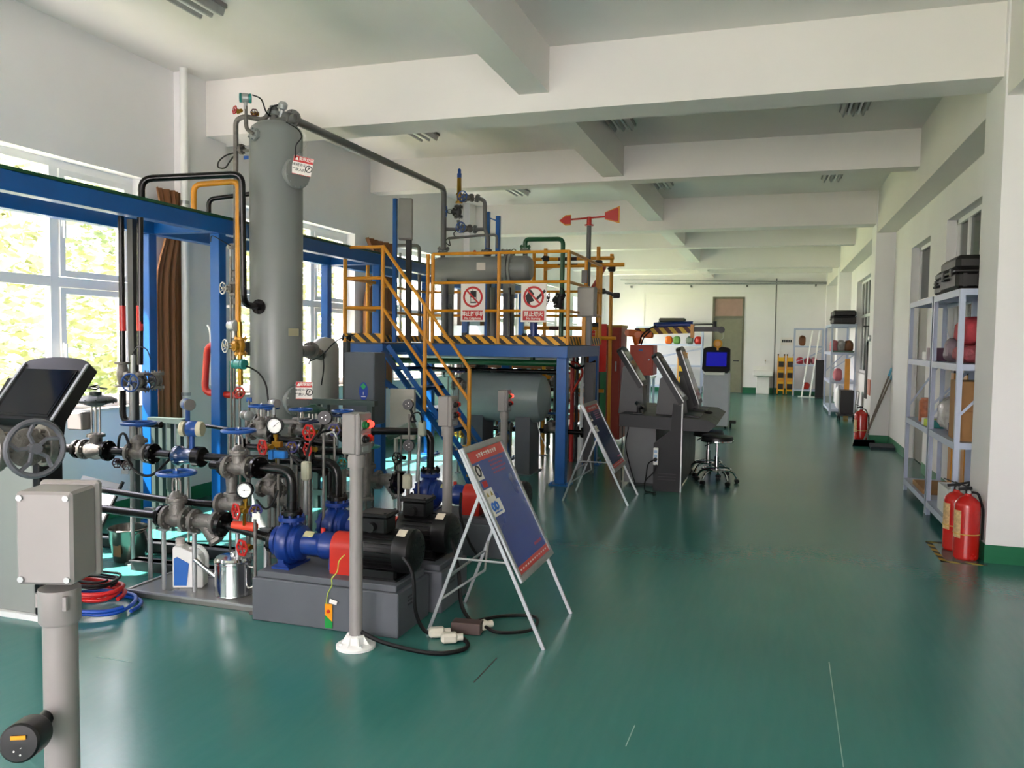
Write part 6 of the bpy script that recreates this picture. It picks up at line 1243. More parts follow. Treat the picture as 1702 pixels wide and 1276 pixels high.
# bench-top shelving by the far wall behind the crane
# ================================================================ shelving
def shelf_unit(label, x0, x1, y0, y1, levels, H=2.0, posts=True, axis='y'):
    t = thing('shelf_rack', label, 'shelf', ((x0+x1)/2, (y0+y1)/2, 0))
    for x in (x0, x1):
        for y in (y0, y1):
            sx_ = 1 if x == x0 else -1; sy_ = 1 if y == y0 else -1; obj('post', MB().bx((x, y, 0), (x+sx_*.04, y+sy_*.004, H)).bx((x, y, 0), (x+sx_*.004, y+sy_*.04, H)), shelf_paint, t)
    for z in levels:
        obj('shelf_board', MB().bx((x0+.006, y0+.006, z-.012), (x1-.006, y1-.006, z)), shelf_paint, t)
        for a, b_ in (((x0-.002, y0+.04, z-.055), (x0+.012, y1-.04, z)), ((x1-.012, y0+.04, z-.055), (x1+.002, y1-.04, z)), ((x0+.04, y0-.002, z-.05), (x1-.04, y0+.01, z)), ((x0+.04, y1-.01, z-.05), (x1-.04, y1+.002, z))): obj('shelf_beam', MB().bx(a, b_), shelf_paint, t)
    obj('diagonal_brace', MB().bar((x0+.02, y1+.004, .9), (x1-.02, y1+.004, 1.4), .02, .003, (0, 1, 0)), shelf_paint, t); obj('diagonal_brace', MB().bar((x0+.02, y0-.004, 1.0), (x1-.02, y0-.004, 1.35), .02, .003, (0, 1, 0)), shelf_paint, t)
    obj('diagonal_brace', MB().bar((x1-.005, y0+.02, .85), (x1-.005, y1-.02, 1.75), .003, .02, (0, 1, 0)), shelf_paint, t)
    return t
LV = [.13, .79, 1.41, 2.0]
shelf_unit('pale blue shelf unit behind the two red extinguishers', 1.385, 1.74, 7.14, 8.24, LV)
shelf_unit('pale blue shelf unit next to the olive door', 1.385, 1.74, 8.28, 9.58, LV)
def case(label, x0, x1, y0, y1, z, h, n=3):
    t = thing('equipment_case', label, 'case', ((x0+x1)/2, (y0+y1)/2, z)); m_ = mat('case_black', '1a1817', .5, var=.15)
    obj('case_base', MB().bx((x0, y0, z+.002), (x1, y1, z+h*.52), .025), m_, t); obj('case_lid', MB().bx((x0, y0, z+h*.54), (x1, y1, z+h), .035), m_, t); obj('case_seam', MB().bx((x0-.004, y0-.004, z+h*.5), (x1+.004, y1+.004, z+h*.56), .003), m_, t)
    for k in range(2): obj('latch', MB().bx((x0-.014, y0+(y1-y0)*(.25+.5*k)-.03, z+h*.4), (x0-.002, y0+(y1-y0)*(.25+.5*k)+.03, z+h*.62)), mat('case_latch', '2c2a28', .5), t)
    for k in range(3): obj('rib', MB().bx((x0+.05+k*(x1-x0-.1)/3, y0-.006, z+.02), (x0+.08+k*(x1-x0-.1)/3, y0+.001, z+h*.46)), m_, t)
    obj('carry_handle', MB().tube([(x0, (y0+y1)/2-.07, z+h*.35), (x0-.03, (y0+y1)/2-.07, z+h*.33), (x0-.03, (y0+y1)/2+.07, z+h*.33), (x0, (y0+y1)/2+.07, z+h*.35)], .01, 8, fil=.02), m_, t)
    return t
case('large black plastic case on top of the near shelf unit', 1.36, 1.76, 7.2, 7.85, 2.0, .27); case('smaller black plastic case behind it on the near shelf unit', 1.40, 1.74, 7.9, 8.35, 2.0, .22)
def carton(label, x, y, z, w, d, h, m_=None, rot=0, tape=True, nm='carton'):
    R_ = Matrix.Rotation(rot, 3, 'Z'); t = thing(nm, label, 'box', (x, y, z)); c = Vector((x, y, z+h/2+.001)); obj('carton_body', MB().box(c, (w, d, h), R_, .004), m_ or card, t)
    if tape: obj('tape_strip', MB().box(c+Vector((0, 0, h/2+.0005)), (w*.16, d, .001), R_).box(c+R_ @ Vector((0, -d/2-.0005, h*.3)), (w*.16, .001, h*.4), R_), mat('tape', 'c0a070', .35), t); obj('flap_seam', MB().box(c+R_ @ Vector((0, -d/2-.0006, 0)), (w, .001, .003), R_), wood, t)
    return t
def clutter(name, label, cat, x, y, z, sx_, sy_, sz_, m_, k=0, n=6):
    """crumpled bundle: soft lump with creases"""
    rnd = random.Random(k); b = MB(); nu, nv = 18, 10; P = []
    for j in range(nv+1):
        a = PI*j/nv-PI/2
        for i in range(nu):
            t_ = 2*PI*i/nu; rr = 1+.12*math.sin(3*t_+k)*math.cos(2*a)+.08*rnd.uniform(-1, 1)
            cx_ = math.copysign(abs(math.cos(a)*math.cos(t_))**.6, math.cos(t_)); cy_ = math.copysign(abs(math.cos(a)*math.sin(t_))**.6, math.sin(t_)); P.append((x+sx_/2*rr*cx_*.92, y+sy_/2*rr*cy_*.92, z+max(.001, sz_/2*(1+math.copysign(abs(math.sin(a))**.7, math.sin(a))*min(rr, 1.1)))))
    b.add(P, [(j*nu+i, j*nu+(i+1) % nu, (j+1)*nu+(i+1) % nu, (j+1)*nu+i) for j in range(nv) for i in range(nu)])
    return solo(name, b, m_, label, cat, smooth=50)
bagm = mat('clear_bag', 'a8a4a2', .25, var=.2, scale=20, bump=.5, bscale=30); redf = mat('red_cloth', 'b8404a', .8, var=.25, scale=15, bump=.4)
clutter('cloth_bundle', 'red cloth bundle in a bag, upper one of two on the near shelf', 'bundle', 1.56, 7.4, 1.56, .3, .38, .22, redf, 1); clutter('cloth_bundle', 'red cloth bundle in a bag, lower one of two on the near shelf', 'bundle', 1.56, 7.4, 1.415, .33, .42, .15, mat('red_cloth_dull', 'a8525a', .7, var=.3, scale=18, bump=.4), 2)
clutter('plastic_bundle', 'greyish purple wrapped bundle beside the red cloth', 'bundle', 1.54, 7.9, 1.415, .26, .4, .2, mat('purple_grey_wrap', '8a7680', .35, var=.3, scale=14, bump=.6), 3)
carton('dark purple carton on the third shelf behind the wrapped bundle', 1.5, 8.5, 1.411, .2, .16, .12, mat('plum_box', '5a3048', .5), tape=False); carton('small white carton on the third shelf near the olive door', 1.5, 8.85, 1.411, .16, .2, .08, pvc_white, tape=False)
carton('tall cardboard carton on the second shelf behind the near post', 1.58, 7.42, .791, .3, .38, .48); clutter('plastic_bundle', 'clear plastic bag of small parts on the second shelf', 'bundle', 1.55, 8.0, .795, .26, .45, .3, bagm, 5)
carton('flat navy box on the bottom of the second shelf front', 1.56, 7.72, .791, .2, .16, .1, mat('navy_box', '1c2c60', .5), tape=False, nm='flat_box')
for k, (c_, y, m_) in enumerate((('teal', 8.35, teal), ('yellow green', 8.5, mat('yellow_green', 'b8d038', .5)), ('white', 8.62, pvc_white))): carton('small %s packet lying on the second shelf' % c_, 1.46, y, .791, .12, .1, .07, m_, .3*k, False, 'packet')
jr = solo('jar', MB().lathe((1.48, 9.0, .792), (0, 0, 1), [(.06, 0), (.065, .01), (.065, .2), (.05, .22), (.05, .24)], 20), mat('orange_jar', 'b06a4c', .3, var=.3, scale=20), 'orange brown jar with lid on the second shelf near the door', 'jar')
bxw = thing('open_box', 'white open box with a black cord on the lowest shelf', 'box', (1.56, 7.7, .131))
for a, b_ in (((1.42, 7.5, .132), (1.7, 7.9, .14)), ((1.42, 7.5, .14), (1.425, 7.9, .36)), ((1.695, 7.5, .14), (1.7, 7.9, .36)), ((1.425, 7.5, .14), (1.695, 7.505, .36)), ((1.425, 7.895, .14), (1.695, 7.9, .36))): obj('box_side', MB().bx(a, b_), pvc_white, bxw)
cable('dark cord lying over the open white box', [(1.5, 7.46, .25), (1.47, 7.55, .38), (1.58, 7.7, .39), (1.66, 7.85, .37), (1.6, 7.96, .25)], .01)
carton('flat cardboard sheet box on the lowest shelf near the middle post', 1.56, 8.85, .131, .3, .6, .05, tape=False, nm='flat_box')
carton('brown carton standing on the lowest shelf at the near end', 1.56, 7.3, .131, .26, .26, .2)
for k, y in enumerate((8.62, 9.2)):
    t = thing('folding_barrier', 'yellow folding barrier leaning behind the shelf, %s one' % ('near', 'far')[k], 'barrier', (1.76, y, 0)); 
    obj('barrier_panel', MB().bx((1.745, y-.07, .02), (1.775, y+.07, 1.28)), yellow_paint, t); obj('black_cap', MB().bx((1.743, y-.072, 1.28), (1.777, y+.072, 1.34)), black_plastic, t)
# ================================================================ extinguishers
def extinguisher(label, x, y, h=.46, r=.085):
    t = thing('fire_extinguisher', label, 'extinguisher', (x, y, 0))
    obj('cylinder', MB().lathe((x, y, 0), (0, 0, 1), [(r*.9, 0), (r, .012), (r, h-.07), (r*.93, h-.04), (r*.6, h-.01), (r*.3, h+.005), (r*.25, h+.02)], 32), mat('extinguisher_red', 'b8140f', .25, var=.04, coat=.3), t)
    obj('valve_head', MB().cyl((x, y, h+.01), (x, y, h+.05), .02, n=12).box((x-.02, y, h+.055), (.09, .02, .02), Matrix.Rotation(-.15, 3, 'Y')), black_plastic, t); obj('lever', MB().bar((x+.02, y, h+.06), (x-.09, y, h+.1), .016, .008), black_plastic, t); obj('pressure_dial', MB().cyl((x, y-.02, h+.035), (x, y-.034, h+.035), .014, n=14), galv, t)
    obj('hose', MB().tube([(x+.02, y, h+.03), (x+.06, y-.02, h+.03), (x+r+.012, y-.02, h-.08), (x+r+.012, y-.02, .15)], .009, 8, fil=.04), black_rub, t)
    n_ = 12; P = []
    for i in range(n_+1):
        a = PI-.1+i/n_*1.0
        for z in (.16, .36): P.append((x+(r+.001)*math.cos(a), y+(r+.001)*math.sin(a), z))
    obj('label_panel', MB().add(P, [(2*i, 2*i+1, 2*i+3, 2*i+2) for i in range(n_)]), mat('label_cream', 'c9a878', .5, var=.3, scale=40), t); obj('strap', MB().torus((x, y, .19), (0, 0, 1), r+.002, .004, 28, 6), mat('yellow_strap', 'c8a048', .5), t)
    return t
extinguisher('red fire extinguisher standing nearest the camera by the pillar', 1.39, 6.62); extinguisher('red fire extinguisher standing just behind the nearest one', 1.37, 6.9, .44); extinguisher('red fire extinguisher by the second pillar far down the aisle', 1.38, 14.05, .5, .1)
hz_f = stripes('floor_hazard', '17150f', 'b79a3a', .05, (.7, .7, 0)); solo('floor_marking', MB().bx((1.2, 6.45, 0), (1.24, 7.1, .002)).bx((1.2, 6.45, 0), (1.5, 6.49, .002)).bx((1.2, 7.06, 0), (1.38, 7.1, .002)), hz_f, 'black and yellow tape frame on the floor round the extinguishers', 'floor marking')
# wall thermostat
solo('wall_bell', MB().lathe((1.5-.0, 14.2, 1.66), (-1, 0, 0), [(.05, 0), (.05, .03), (.03, .04)], 18), galv, 'small round metal bell on the second pillar', 'bell')
# brooms
for k, (u0, v0, u1, v1, lab) in enumerate(((1488, 612, 1456, 722, 'broom with light blue top leaning on the second pillar'), (1492, 618, 1463, 728, 'second broom leaning close to the first at the pillar'))):
    a = at(u0, v0, Y=13.86); b_ = at(u1, v1, Y=13.3+.0*k); b_.z = .1; b_.y = 13.5; b_.x -= .14+.06*k; a.x -= .05
    t = thing('broom', lab, 'broom', (b_.x, b_.y, 0)); obj('handle', MB().cyl(b_, a, .013, n=10), mat('grey_stick', '6c6258', .5), t); obj('grip', MB().cyl(a, a+(a-b_).normalized()*-.14, .018, n=10), mat('light_blue_grip', '5aa4c4', .4), t)
    obj('brush_block', MB().box(b_+Vector((0, 0, -.02)), (.3, .06, .04), None, .01), mat('dark_navy', '14202c', .5), t); obj('bristles', MB().prism([(-.15, 0), (.15, 0), (.17, -.075), (-.17, -.075)], b_+Vector((0, .03, -.025)), (1, 0, 0), (0, 0, 1), .06), black_rub, t)
solo('dustpan', MB().box((1.62, 13.25, .03), (.36, .3, .05), Matrix.Rotation(.1, 3, 'X'), .01), mat('dark_navy', '14202c', .5), 'dark dustpan lying on the floor under the brooms', 'dustpan')
# ================================================================ far right shelving
shelf_unit('pale blue shelf unit along the right wall beyond the second pillar', 1.22, 1.74, 19.1, 21.2, [.13, .75, 1.38, 2.0]); case('black case on top of the far right shelf unit', 1.24, 1.72, 19.15, 19.9, 2.0, .3)
shelf_unit('pale blue shelf unit against the far wall right of the yellow barriers', .61, 1.45, 25.75, 26.2, [.2, .95, 1.5, 2.03])
for k, (x, z, m_, c_) in enumerate(((.85, 1.501, wood, 'brown'), (.8, .951, redf, 'red'), (1.02, .951, redf, 'red'), (1.2, .951, mat('pink_cloth', 'c07078', .7), 'pink'), (1.0, .201, red_paint, 'bright red'))):
    clutter('cloth_bundle', '%s bundle on the far wall shelf, %s' % (c_, ('top row', 'middle row left', 'middle row centre', 'middle row right', 'bottom row')[k]), 'bundle', x, 25.95, z, .2, .25, .2 if k else .3, m_, k+10)
rb2 = random.Random(3)
for k, (x, z, m_, c_) in enumerate(((1.3, 1.381, mat('pink_cloth', 'c07078', .7), 'pink'), (1.45, 1.381, bagm, 'silver wrapped'), (1.6, 1.381, wood, 'brown'), (1.4, .751, mat('pink_cloth', 'c07078', .7), 'dusty pink'), (1.45, .131, pvc_white, 'white'))): clutter('wrapped_bundle', '%s bundle on the far right shelf unit, %s' % (c_, ('third shelf left', 'third shelf middle', 'third shelf right', 'second shelf', 'lowest shelf')[k]), 'bundle', x, 19.4, z, .2, .3, .26 if z > .2 else .5, m_, k+20)
solo('green_tray', MB().bx((1.26, 19.16, 1.381), (1.7, 19.2, 1.42)), green_pipe, 'dark green tray at the front of the third far shelf', 'tray')
t = thing('white_ladder_frame', 'white frame leaning against the far wall shelf', 'frame', (1.15, 25.4, 0))
for x in (1.0, 1.2): obj('frame_rail', MB().bar((x-.15 if x < 1.1 else x-.12, 25.2, .02), (x+.12, 25.68, 1.95), .04, .02), pvc_white, t)
obj('frame_foot', MB().bx((.75, 25.18, 0), (1.3, 25.24, .03)), pvc_white, t)
solo('black_board', MB().bx((1.2, 24.9, .03), (1.42, 24.95, 1.1)).bx((1.2, 24.85, 0), (1.42, 25.0, .03)), black_plastic, 'tall black board standing by the far wall shelf', 'board')
ye = thing('yellow_post', 'yellow upright profile leaning at the far right shelf', 'post', (1.55, 18.85, 0)); obj('profile', MB().bx((1.5, 18.85, .0), (1.6, 18.92, 1.25)), yellow_paint, ye)
ct = thing('black_cart', 'black box on a small wheeled cart before the far right shelf', 'cart', (1.5, 17.9, 0)); obj('cart_box', MB().bx((1.35, 17.8, .14), (1.6, 18.2, .62)), black_plastic, ct); obj('cart_deck', MB().bx((1.3, 17.75, .1), (1.68, 18.3, .13)), dark_grey, ct)
for x in (1.34, 1.64):
    for y in (17.8, 18.22): obj('castor', MB().cyl((x-.015, y, .05), (x+.015, y, .05), .05, n=12), black_rub, ct)
obj('push_bar', MB().tube([(1.66, 17.78, .13), (1.7, 17.78, .6), (1.7, 18.26, .6), (1.66, 18.26, .13)], .012, 8, fil=.05), galv, ct)
solo('wall_notice', MB().bx((1.488, 14.0, .75), (1.499, 14.35, 1.0)), mat('salmon_notice', 'c06a50', .5), 'salmon coloured notice low on the second pillar', 'notice')
blk = thing('coat_hook_bag', 'long black bag hanging by the right wall window', 'bag', (1.7, 16.6, 1.0)); obj('bag_body', MB().prism([(16.4, .55), (16.75, .55), (16.72, 1.5), (16.6, 1.62), (16.45, 1.5)], (1.68, 0, 0), (0, 1, 0), (0, 0, 1), .08), black_rub, blk); obj('hook_bar', MB().cyl((1.76, 16.6, 1.9), (1.62, 16.6, 1.9), .012, n=8).cyl((1.72, 16.6, 1.9), (1.72, 16.6, 1.6), .006, n=6), dark_grey, blk)
# yellow barriers and sink by the far wall
bar_m = stripes('barrier_blocks', 'd8a818', '1a1610', .17, (0, 0, 1))
for k, x in enumerate((.27, .53)):
    t = thing('folding_barrier', 'black and yellow folded barrier by the far wall, %s of two' % ('left', 'right')[k], 'barrier', (x, 26.1, 0)); obj('barrier_face', MB().bx((x-.075, 26.05, .12), (x+.075, 26.09, 1.14)), bar_m, t)
    for s_ in (-1, 1): obj('frame_tube', MB().cyl((x+s_*.09, 26.07, .02), (x+s_*.09, 26.07, 1.2), .02, n=10), yellow_paint, t); obj('ball_cap', MB().ball((x+s_*.09, 26.07, 1.22), .026, 10), black_plastic, t); obj('castor', MB().cyl((x+s_*.09-.01, 26.07, .02), (x+s_*.09+.01, 26.07, .02), .02, n=10), black_rub, t)
    for z in (.45, .8): obj('yellow_plate', MB().bx((x-.085, 26.03, z-.04), (x+.085, 26.05, z+.04)), yellow_paint, t)
sk = thing('wash_sink', 'white wall sink with a tap between the door and barriers', 'sink', (-.25, 26.3, .3)); obj('basin', MB().bx((-.55, 26.0, .55), (.05, 26.48, .72), .03), pvc_white, sk); obj('pedestal', MB().bx((-.45, 26.15, .0), (-.05, 26.48, .55), .02), pvc_white, sk); obj('backsplash', MB().bx((-.55, 26.47, .72), (.05, 26.49, .85)), pvc_white, sk); obj('tap', MB().tube([(-.2, 26.48, .98), (-.2, 26.36, 1.0), (-.2, 26.34, .93)], .012, 8, fil=.03).cyl((-.2, 26.44, 1.0), (-.2, 26.44, 1.05), .018, n=8), chrome, sk)
nb = thing('wall_notice', 'small white notice with dark print above the barriers', 'notice', (.42, 26.48, 1.5)); obj('sheet', MB().bx((.24, 26.485, 1.5), (.62, 26.497, 1.75)), tag_white, nb)
pr = MB()
for k in range(5): pr.bx((.28+.06*k, 26.482, 1.6), (.32+.06*k, 26.485, 1.68))
obj('print', pr, ink, nb)
fp = thing('wall_pipework', 'pair of long grey pipes running level across the far wall', 'pipe', (-1.5, 26.35, 3.4))
obj('level_pipe', MB().cyl((-4.75, 26.33, 3.56), (1.77, 26.33, 3.41), .022, n=10), galv, fp); obj('level_pipe', MB().cyl((-4.6, 26.30, 3.42), (1.77, 26.30, 3.38), .03, n=10), galv, fp)
for x in (-4.4, -2.5, -.8, 1.2): obj('bracket', MB().bx((x-.02, 26.28, 3.3), (x+.02, 26.5, 3.36)), grey_pipe, fp)
pipe('slim upright pipe on the far wall right of the door', [(.07, 26.38, .02), (.07, 26.38, 3.55)], .018, grey_pipe, 0, name='stand_pipe')
pipe('short pipe bend high on the far wall', [(-.75, 26.42, 3.3), (-.75, 26.42, 3.52), (-.2, 26.42, 3.52)], .015, pvc_white, .05)
solo('conduit_line', MB().bx((-4.0, 26.48, 3.1), (1.2, 26.497, 3.12)).bx((-4.0, 26.48, 1.2), (-3.98, 26.497, 3.1)), pvc_white, 'thin white conduit strip running along the far wall', 'conduit')
# cupboards and shelf behind the crane
ub = shelf_unit('pale blue shelf unit against the far wall behind the crane', -4.1, -2.05, 25.6, 26.1, [.2, .85, 1.5, 2.05]); case('dark grey case on top of the shelf behind the crane', -3.4, -2.6, 25.62, 26.05, 2.05, .26)
for k, (x, m_, c_) in enumerate(((-3.1, orange, 'orange'), (-2.85, mat('leaf_green_box', '5a8a3c', .5), 'green'), (-2.45, mat('grey_green_box2', '5c6c5c', .5), 'grey green'), (-2.2, red_paint, 'red'))): clutter('shelf_box', '%s helmet shaped item on the shelf behind the crane' % c_, 'helmet', x, 25.85, 1.501, .24, .28, .24, m_, k+40)
t = thing('folding_barrier', 'black and yellow folded barrier seen behind the monitors', 'barrier', (-2.6, 25.2, 0)); obj('barrier_face', MB().bx((-2.7, 25.2, .1), (-2.5, 25.24, 1.15)), bar_m, t); obj('frame_tube', MB().cyl((-2.73, 25.22, 0), (-2.73, 25.22, 1.25), .02, n=10), yellow_paint, t); obj('frame_tube', MB().cyl((-2.47, 25.22, 0), (-2.47, 25.22, 1.25), .02, n=10), yellow_paint, t)
# ================================================================ denser pipework between the vessel and the stations
fr_m = mat('grey_green_frame', '3c4a46', .45, var=.08)
uf = thing('unit_frame', 'grey green steel frame standing behind the front pumps', 'frame', (-3.9, 6.6, 0))
for u in (512, 527, 543):
    p = at(u, 790, Y=6.5); obj('upright', MB().bx((p.x-.025, 6.47, 0), (p.x+.025, 6.52, .95)), fr_m, uf)
a = at(512, 790, Y=6.5); b_ = at(543, 790, Y=6.5); obj('top_bar', MB().bx((a.x-.1, 6.46, .95), (b_.x+.5, 6.53, 1.0)), fr_m, uf); obj('low_bar', MB().bx((a.x-.1, 6.46, .12), (b_.x+.3, 6.53, .17)), fr_m, uf)
obj('upright', MB().bx((b_.x+.42, 6.47, 0), (b_.x+.47, 6.52, .95)), fr_m, uf)
wf = thing('unit_frame', 'grey green steel frame by the left wall behind the flow meter', 'frame', (-4.75, 5.35, 0))
for u in (258, 270, 284, 300):
    p = at(u, 790, Y=5.3); obj('upright', MB().bx((p.x-.018, 5.28, 0), (p.x+.018, 5.32, .86)), fr_m, wf)
a = at(250, 790, Y=5.3); b_ = at(312, 790, Y=5.3); obj('top_bar', MB().bx((a.x, 5.27, .86), (b_.x, 5.33, .90)), fr_m, wf)
G = lambda u, v, y: at(u, v, Y=y)
gate_valve('gate valve with dark blue wheel between gauge and first station', G(517, 735, 4.7), D=.1, L=.13, H=.14, R=.07, wm_=mat('navy_wheel', '14203f', .35), bm_=cast)
gate_valve('gate valve with navy wheel just left of the first station box', G(562, 722, 4.75), D=.1, L=.13, H=.13, R=.065, wm_=mat('navy_wheel', '14203f', .35), bm_=cast)
small_valve('dark red knob valve below the round connector', G(520, 746, 4.35), (-.4, -1, 0), .036, L=.04)
small_valve('purple knob valve below the round connector', G(558, 713, 4.5), (.3, -1, 0), .034, wm_=mat('purple_knob', '2f2a6a', .4), L=.04)
small_valve('teal knob valve beside the first station post', G(573, 768, 4.6), (.2, -1, 0), .032, wm_=teal, L=.05)
junction('small transmitter with pale caps above the upper gauge', G(456, 670, 4.9), (1, -.5, 0), D=.06, capm=lgrey, bm_=galv, L=.08)
junction('grey transmitter on the pipe left of the upper gauge', G(410, 690, 4.9), (1, -.6, 0), D=.07, capm=galv, bm_=cast, L=.09)
pipe('black pipe rising from the floor left of the second pump', [G(548, 840, 4.75), G(548, 770, 4.75), G(517, 765, 4.75), G(517, 745, 4.75)], .022, black_paint, .06, fl=(-1,), fD=.1)
pipe('grey manifold pipe running level behind both gauges', [G(425, 700, 5.05), G(520, 705, 5.05), G(590, 708, 5.05)], .028, cast, 0, fl=(0, -1), fD=.11)
pipe('black pipe running level under the manifold', [G(402, 742, 4.9), G(480, 748, 4.9), G(590, 752, 4.9)], .026, black_paint, 0, fl=(0, -1), fD=.12)
pipe('short black spool with flange at the second pump line', [G(498, 778, 4.5), G(540, 780, 4.5)], .022, black_paint, 0, fl=(-1,), fD=.09)
for k, (u, v, y, D_, lab) in enumerate(((430, 777, 3.93, .125, 'black flange disc right of the front upper gate valve'), (382, 778, 3.95, .125, 'grey flange disc left of the front upper gate valve'), (508, 748, 4.42, .13, 'black flange disc on the second pump line'), (503, 735, 4.6, .11, 'black flange disc behind the solenoid block'), (574, 720, 4.6, .12, 'dark flange disc left of the first station box'))):
    flange_thing(lab, G(u, v, y), (1, -.35, 0), D_, black_paint if k != 1 else cast, .022)
cable('black hose arching from the conduit box over the second pump', [G(509, 772, 4.1), G(513, 745, 4.15), G(525, 725, 4.2), G(543, 716, 4.25), G(557, 722, 4.3), G(561, 738, 4.35)], .008)
cable('pale hose curving left of the first station box', [G(543, 722, 4.2), G(553, 718, 4.2), G(560, 728, 4.2), G(561, 740, 4.3)], .006, galv)
cable('black cord looping among the valves right of the upper gauge', [G(475, 742, 4.1), G(486, 760, 4.1), G(497, 772, 4.1), G(507, 775, 4.1)], .006)
cable('black cord drooping behind the lower gauge', [G(426, 830, 4.0), G(440, 845, 4.0), G(452, 838, 4.0), G(462, 815, 4.0)], .006)
cable('black hose drooping under the flow meter line', [G(207, 752, 4.42), G(222, 780, 4.3), G(250, 790, 4.3), G(283, 762, 4.42)], .009)
cable('black hose arching at the control valve outlet', [G(196, 750, 4.42), G(199, 725, 4.4), G(208, 722, 4.35), G(216, 745, 4.35)], .009)
small_valve('black drain valve with dark knob hanging under the left line', G(200, 768, 4.4), (.2, -1, 0), .03, wm_=mat('maroon_knob', '3a1518', .4), bm_=black_paint, L=.04)
small_valve('dark knob valve at the end of that black drain', G(212, 772, 4.4), (.7, -.8, 0), .03, wm_=mat('maroon_knob', '3a1518', .4), bm_=cast, L=.05)
solo('valve_tag', MB().box(G(208, 784, 4.35), (.06, .003, .03)), galv, 'grey tag hanging under the black drain valve', 'tag')
gate_valve('old grey globe valve standing low behind the oil can', G(470, 830, 4.6), (1, 0, 0), D=.12, L=.14, H=.16, R=.06, wm_=black_plastic)
gate_valve('dark valve body right of the lower gauge', G(448, 812, 4.3), (1, 0, 0), D=.11, L=.13, H=.15, R=.05, wm_=dark_grey)
pipe('thick grey riser with teal wheel behind the first station post', [G(608, 830, 5.2), G(608, 735, 5.2)], .035, cast, 0, fl=(0, -1), fD=.12)
pipe('grey pipe from the riser toward the far strainer', [G(612, 795, 5.3), G(628, 797, 5.35)], .03, cast, 0)
solo('pale_sheet', MB().bx((at(648, 700, Y=7.4).x, 7.4, .55), (at(688, 700, Y=7.4).x, 7.44, 1.05)).bx((at(655, 700, Y=7.4).x, 7.4, 0), (at(659, 700, Y=7.4).x, 7.44, .55)), mat('warm_grey_panel', 'b4b0a4', .5), 'plain pale grey panel seen below the stairs', 'panel')
for k, (u, v) in enumerate(((585, 600), (560, 640))):
    pass
# instruments along the thin pipe left of the vessel
for k, (u, v, lab) in enumerate(((390, 455, 'small grey fitting on the thin pipe, upper'), (391, 500, 'small grey fitting on the thin pipe, middle'), (391, 558, 'small grey fitting on the thin pipe, lower'))):
    p = G(u, v, 5.68); solo('pipe_fitting', MB().lathe(p-Vector((0, 0, .03)), (0, 0, 1), [(.024, 0), (.03, .01), (.03, .05), (.024, .06)], 8), cast, lab, 'pipe fitting')
solo('label_plate', MB().box(G(382, 509, 5.6), (.06, .003, .022)), tag_white, 'small white label with red line behind the blue post', 'label plate')
pipe('green clad vertical instrument tube behind the front rack post', [G(384, 600, 5.75), G(384, 660, 5.75)], .018, teal, 0)
cable('black cable hanging from the control box down the blue post', [G(350, 402, 5.5), G(353, 392, 5.5), G(372, 402, 5.5), G(383, 408, 5.5)], .004)
cable('grey cable hanging beside the white downpipe', [G(345, 540, 5.7), G(350, 560, 5.7), G(350, 640, 5.7)], .008, pvc_white)
# small switch boxes on the end scaffold post
p = at(972, 460, Y=9.3); sb = thing('switch_box', 'small grey switch box with orange knob on the platform end post', 'switch', p); obj('switch_body', MB().box(p, (.07, .05, .15), None, .004), grey_pipe, sb); obj('orange_knob', MB().box(p+Vector((-.01, 0, -.17)), (.05, .05, .06), None, .004), orange, sb); obj('link_conduit', MB().cyl(p+Vector((.0, 0, -.4)), p+Vector((0, 0, -.05)), .008, n=8), dark_grey, sb)
# dark column and valve clusters under the platform end
solo('dark_upright', MB().bx((at(970, 700, Y=9.3).x, 9.3, 0), (at(985, 700, Y=9.3).x, 9.42, 1.3)), dark_grey, 'dark upright post between the two blue end posts', 'post')
for k, (u, v, y, wm_, lab) in enumerate(((762, 640, 8.8, mat('purple_knob', '2f2a6a', .4), 'purple'), (745, 620, 9.9, wheel_blue, 'blue'), (800, 612, 9.9, black_plastic, 'black'), (945, 640, 10.3, red_dark, 'red'), (760, 720, 9.9, yellow_paint, 'yellow'), (835, 728, 9.9, teal, 'teal'))):
    gate_valve('valve with %s wheel in the clutter below the platform' % lab, at(u, v, Y=y), D=.12, L=.14, H=.16, R=.07, wm_=wm_, bm_=[cast, galv, dark_grey, galv, brass, cast][k])
for k, (u, m_, nm) in enumerate(((752, galv, 'silver'), (770, grey_pipe, 'grey'), (838, blue_paint, 'blue'), (848, yellow_paint, 'yellow'), (922, dark_grey, 'dark'), (950, red_dark, 'red'), (958, black_paint, 'black'), (966, pvc_white, 'white'))):
    p = at(u, 700, Y=10.2); pipe('%s upright pipe beneath the platform' % nm, [(p.x, 10.2, 0), (p.x, 10.2, 1.36)], .02+.004*(k % 3), m_, 0, name='stand_pipe')
cable('red hose curve hanging beneath the platform end', [at(u, v, Y=10.0) for u, v in ((950, 600), (962, 606), (968, 620), (958, 640), (950, 655))], .015, red_paint)
cable('black cable bundle slung beneath the platform end', [at(u, v, Y=9.6) for u, v in ((945, 604), (958, 612), (975, 606), (990, 600))], .015)
cable('thin white wire hanging down the tank leg', [at(u, v, Y=8.9) for u, v in ((893, 702), (898, 722), (905, 738), (908, 755))], .004, pvc_white)
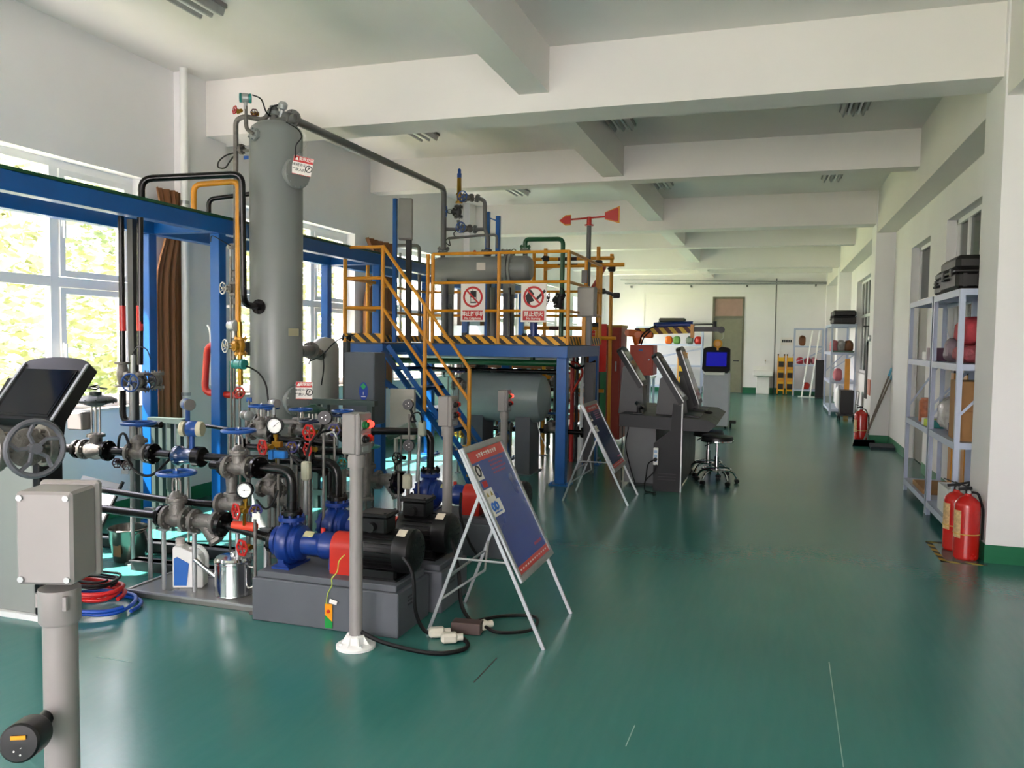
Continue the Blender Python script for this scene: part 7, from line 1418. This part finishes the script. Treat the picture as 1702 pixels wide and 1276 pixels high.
# bench with goods behind the monitors
wb = thing('work_bench', 'pale workbench with goods beyond the crane arm', 'bench', (-3.3, 17.5, 0)); obj('bench_top', MB().bx((-3.9, 17.2, .78), (-2.4, 17.9, .82)), pvc_white, wb)
for x in (-3.85, -2.45):
    for y in (17.25, 17.85): obj('leg', MB().bx((x-.025, y-.025, 0), (x+.025, y+.025, .78)), shelf_paint, wb)
carton('brown carton on the pale workbench', -3.5, 17.5, .821, .4, .35, .3); carton('yellow carton on the pale workbench', -2.9, 17.5, .821, .35, .3, .25, yellow_paint, tape=False)
# floor details
solo('floor_scratch', MB().bar(at(787, 1134, Z=.0006), at(826, 1093, Z=.0006), .006, .001), ink, 'thin dark scratch on the floor in front of the A-frame stand', 'scratch')
# short rods that carry the free standing instruments
ROD = ('grey instrument conduit rising', 'thick grey riser with teal', 'blue transmitter with pale', 'yellow valve block', 'blue rectangular tag below the red knob valve', 'black round connector head', 'small grey transmitter hanging', 'teal green transmitter', 'grey round instrument', 'gate valve with dark blue wheel', 'gate valve with thin blue wheel', 'gate valve with flat blue wheel right of', 'black pipe with pink marker', 'brass block and stand pipe under the upper', 'grey green duct strip', 'black clover knob', 'dark green dish', 'red knob valve at the end', 'cream sealing box below', 'short black pipe stub', 'small transmitter with pale caps', 'grey transmitter on the pipe', 'grey manifold pipe', 'black pipe running level under the manifold', 'dark red knob valve below the round', 'purple knob valve', 'teal knob valve', 'red knob valve half hidden', 'valve with purple wheel in', 'valve with blue wheel in', 'valve with black wheel in', 'valve with red wheel in', 'valve with yellow wheel in', 'valve with teal wheel in', 'old grey globe', 'dark valve body right', 'dark flange disc left of the first', 'black flange disc behind', 'black valve body', 'yellow valve block high')
bpy.context.view_layer.update()
for o in [o for o in scn.objects if o.parent is None and o.get('label')]:
    if o['label'].startswith(ROD):
        ms = [q for q in ([o]+list(o.children)) if q.type == 'MESH']; P = [q.matrix_world @ Vector(c) for q in ms for c in q.bound_box]
        x = sum(p.x for p in P)/len(P); y = sum(p.y for p in P)/len(P); z = min(p.z for p in P)
        if z < .03: continue
        _wm[o.name] = o.matrix_world.copy(); obj('support_rod', MB().cyl((x, y, 0), (x, y, z+(max(p.z for p in P)-z)*.35), .009, n=8).cyl((x, y, 0), (x, y, .008), .035, n=12), cast, o)
for (u0, v0, u1, v1, lab) in ((1378, 1100, 1402, 1275, 'long faint pale scratch on the open floor at the right'), (1040, 1240, 1055, 1205, 'short faint pale scratch on the open floor in the middle'), (160, 1091, 218, 1100, 'short pale scratch on the floor beside the thick grey post')):
    solo('floor_scratch', MB().bar(at(u0, v0, Z=.0006), at(u1, v1, Z=.0006), .004, .001), mat('pale_scuff', '6f9a90', .6), lab, 'scratch')
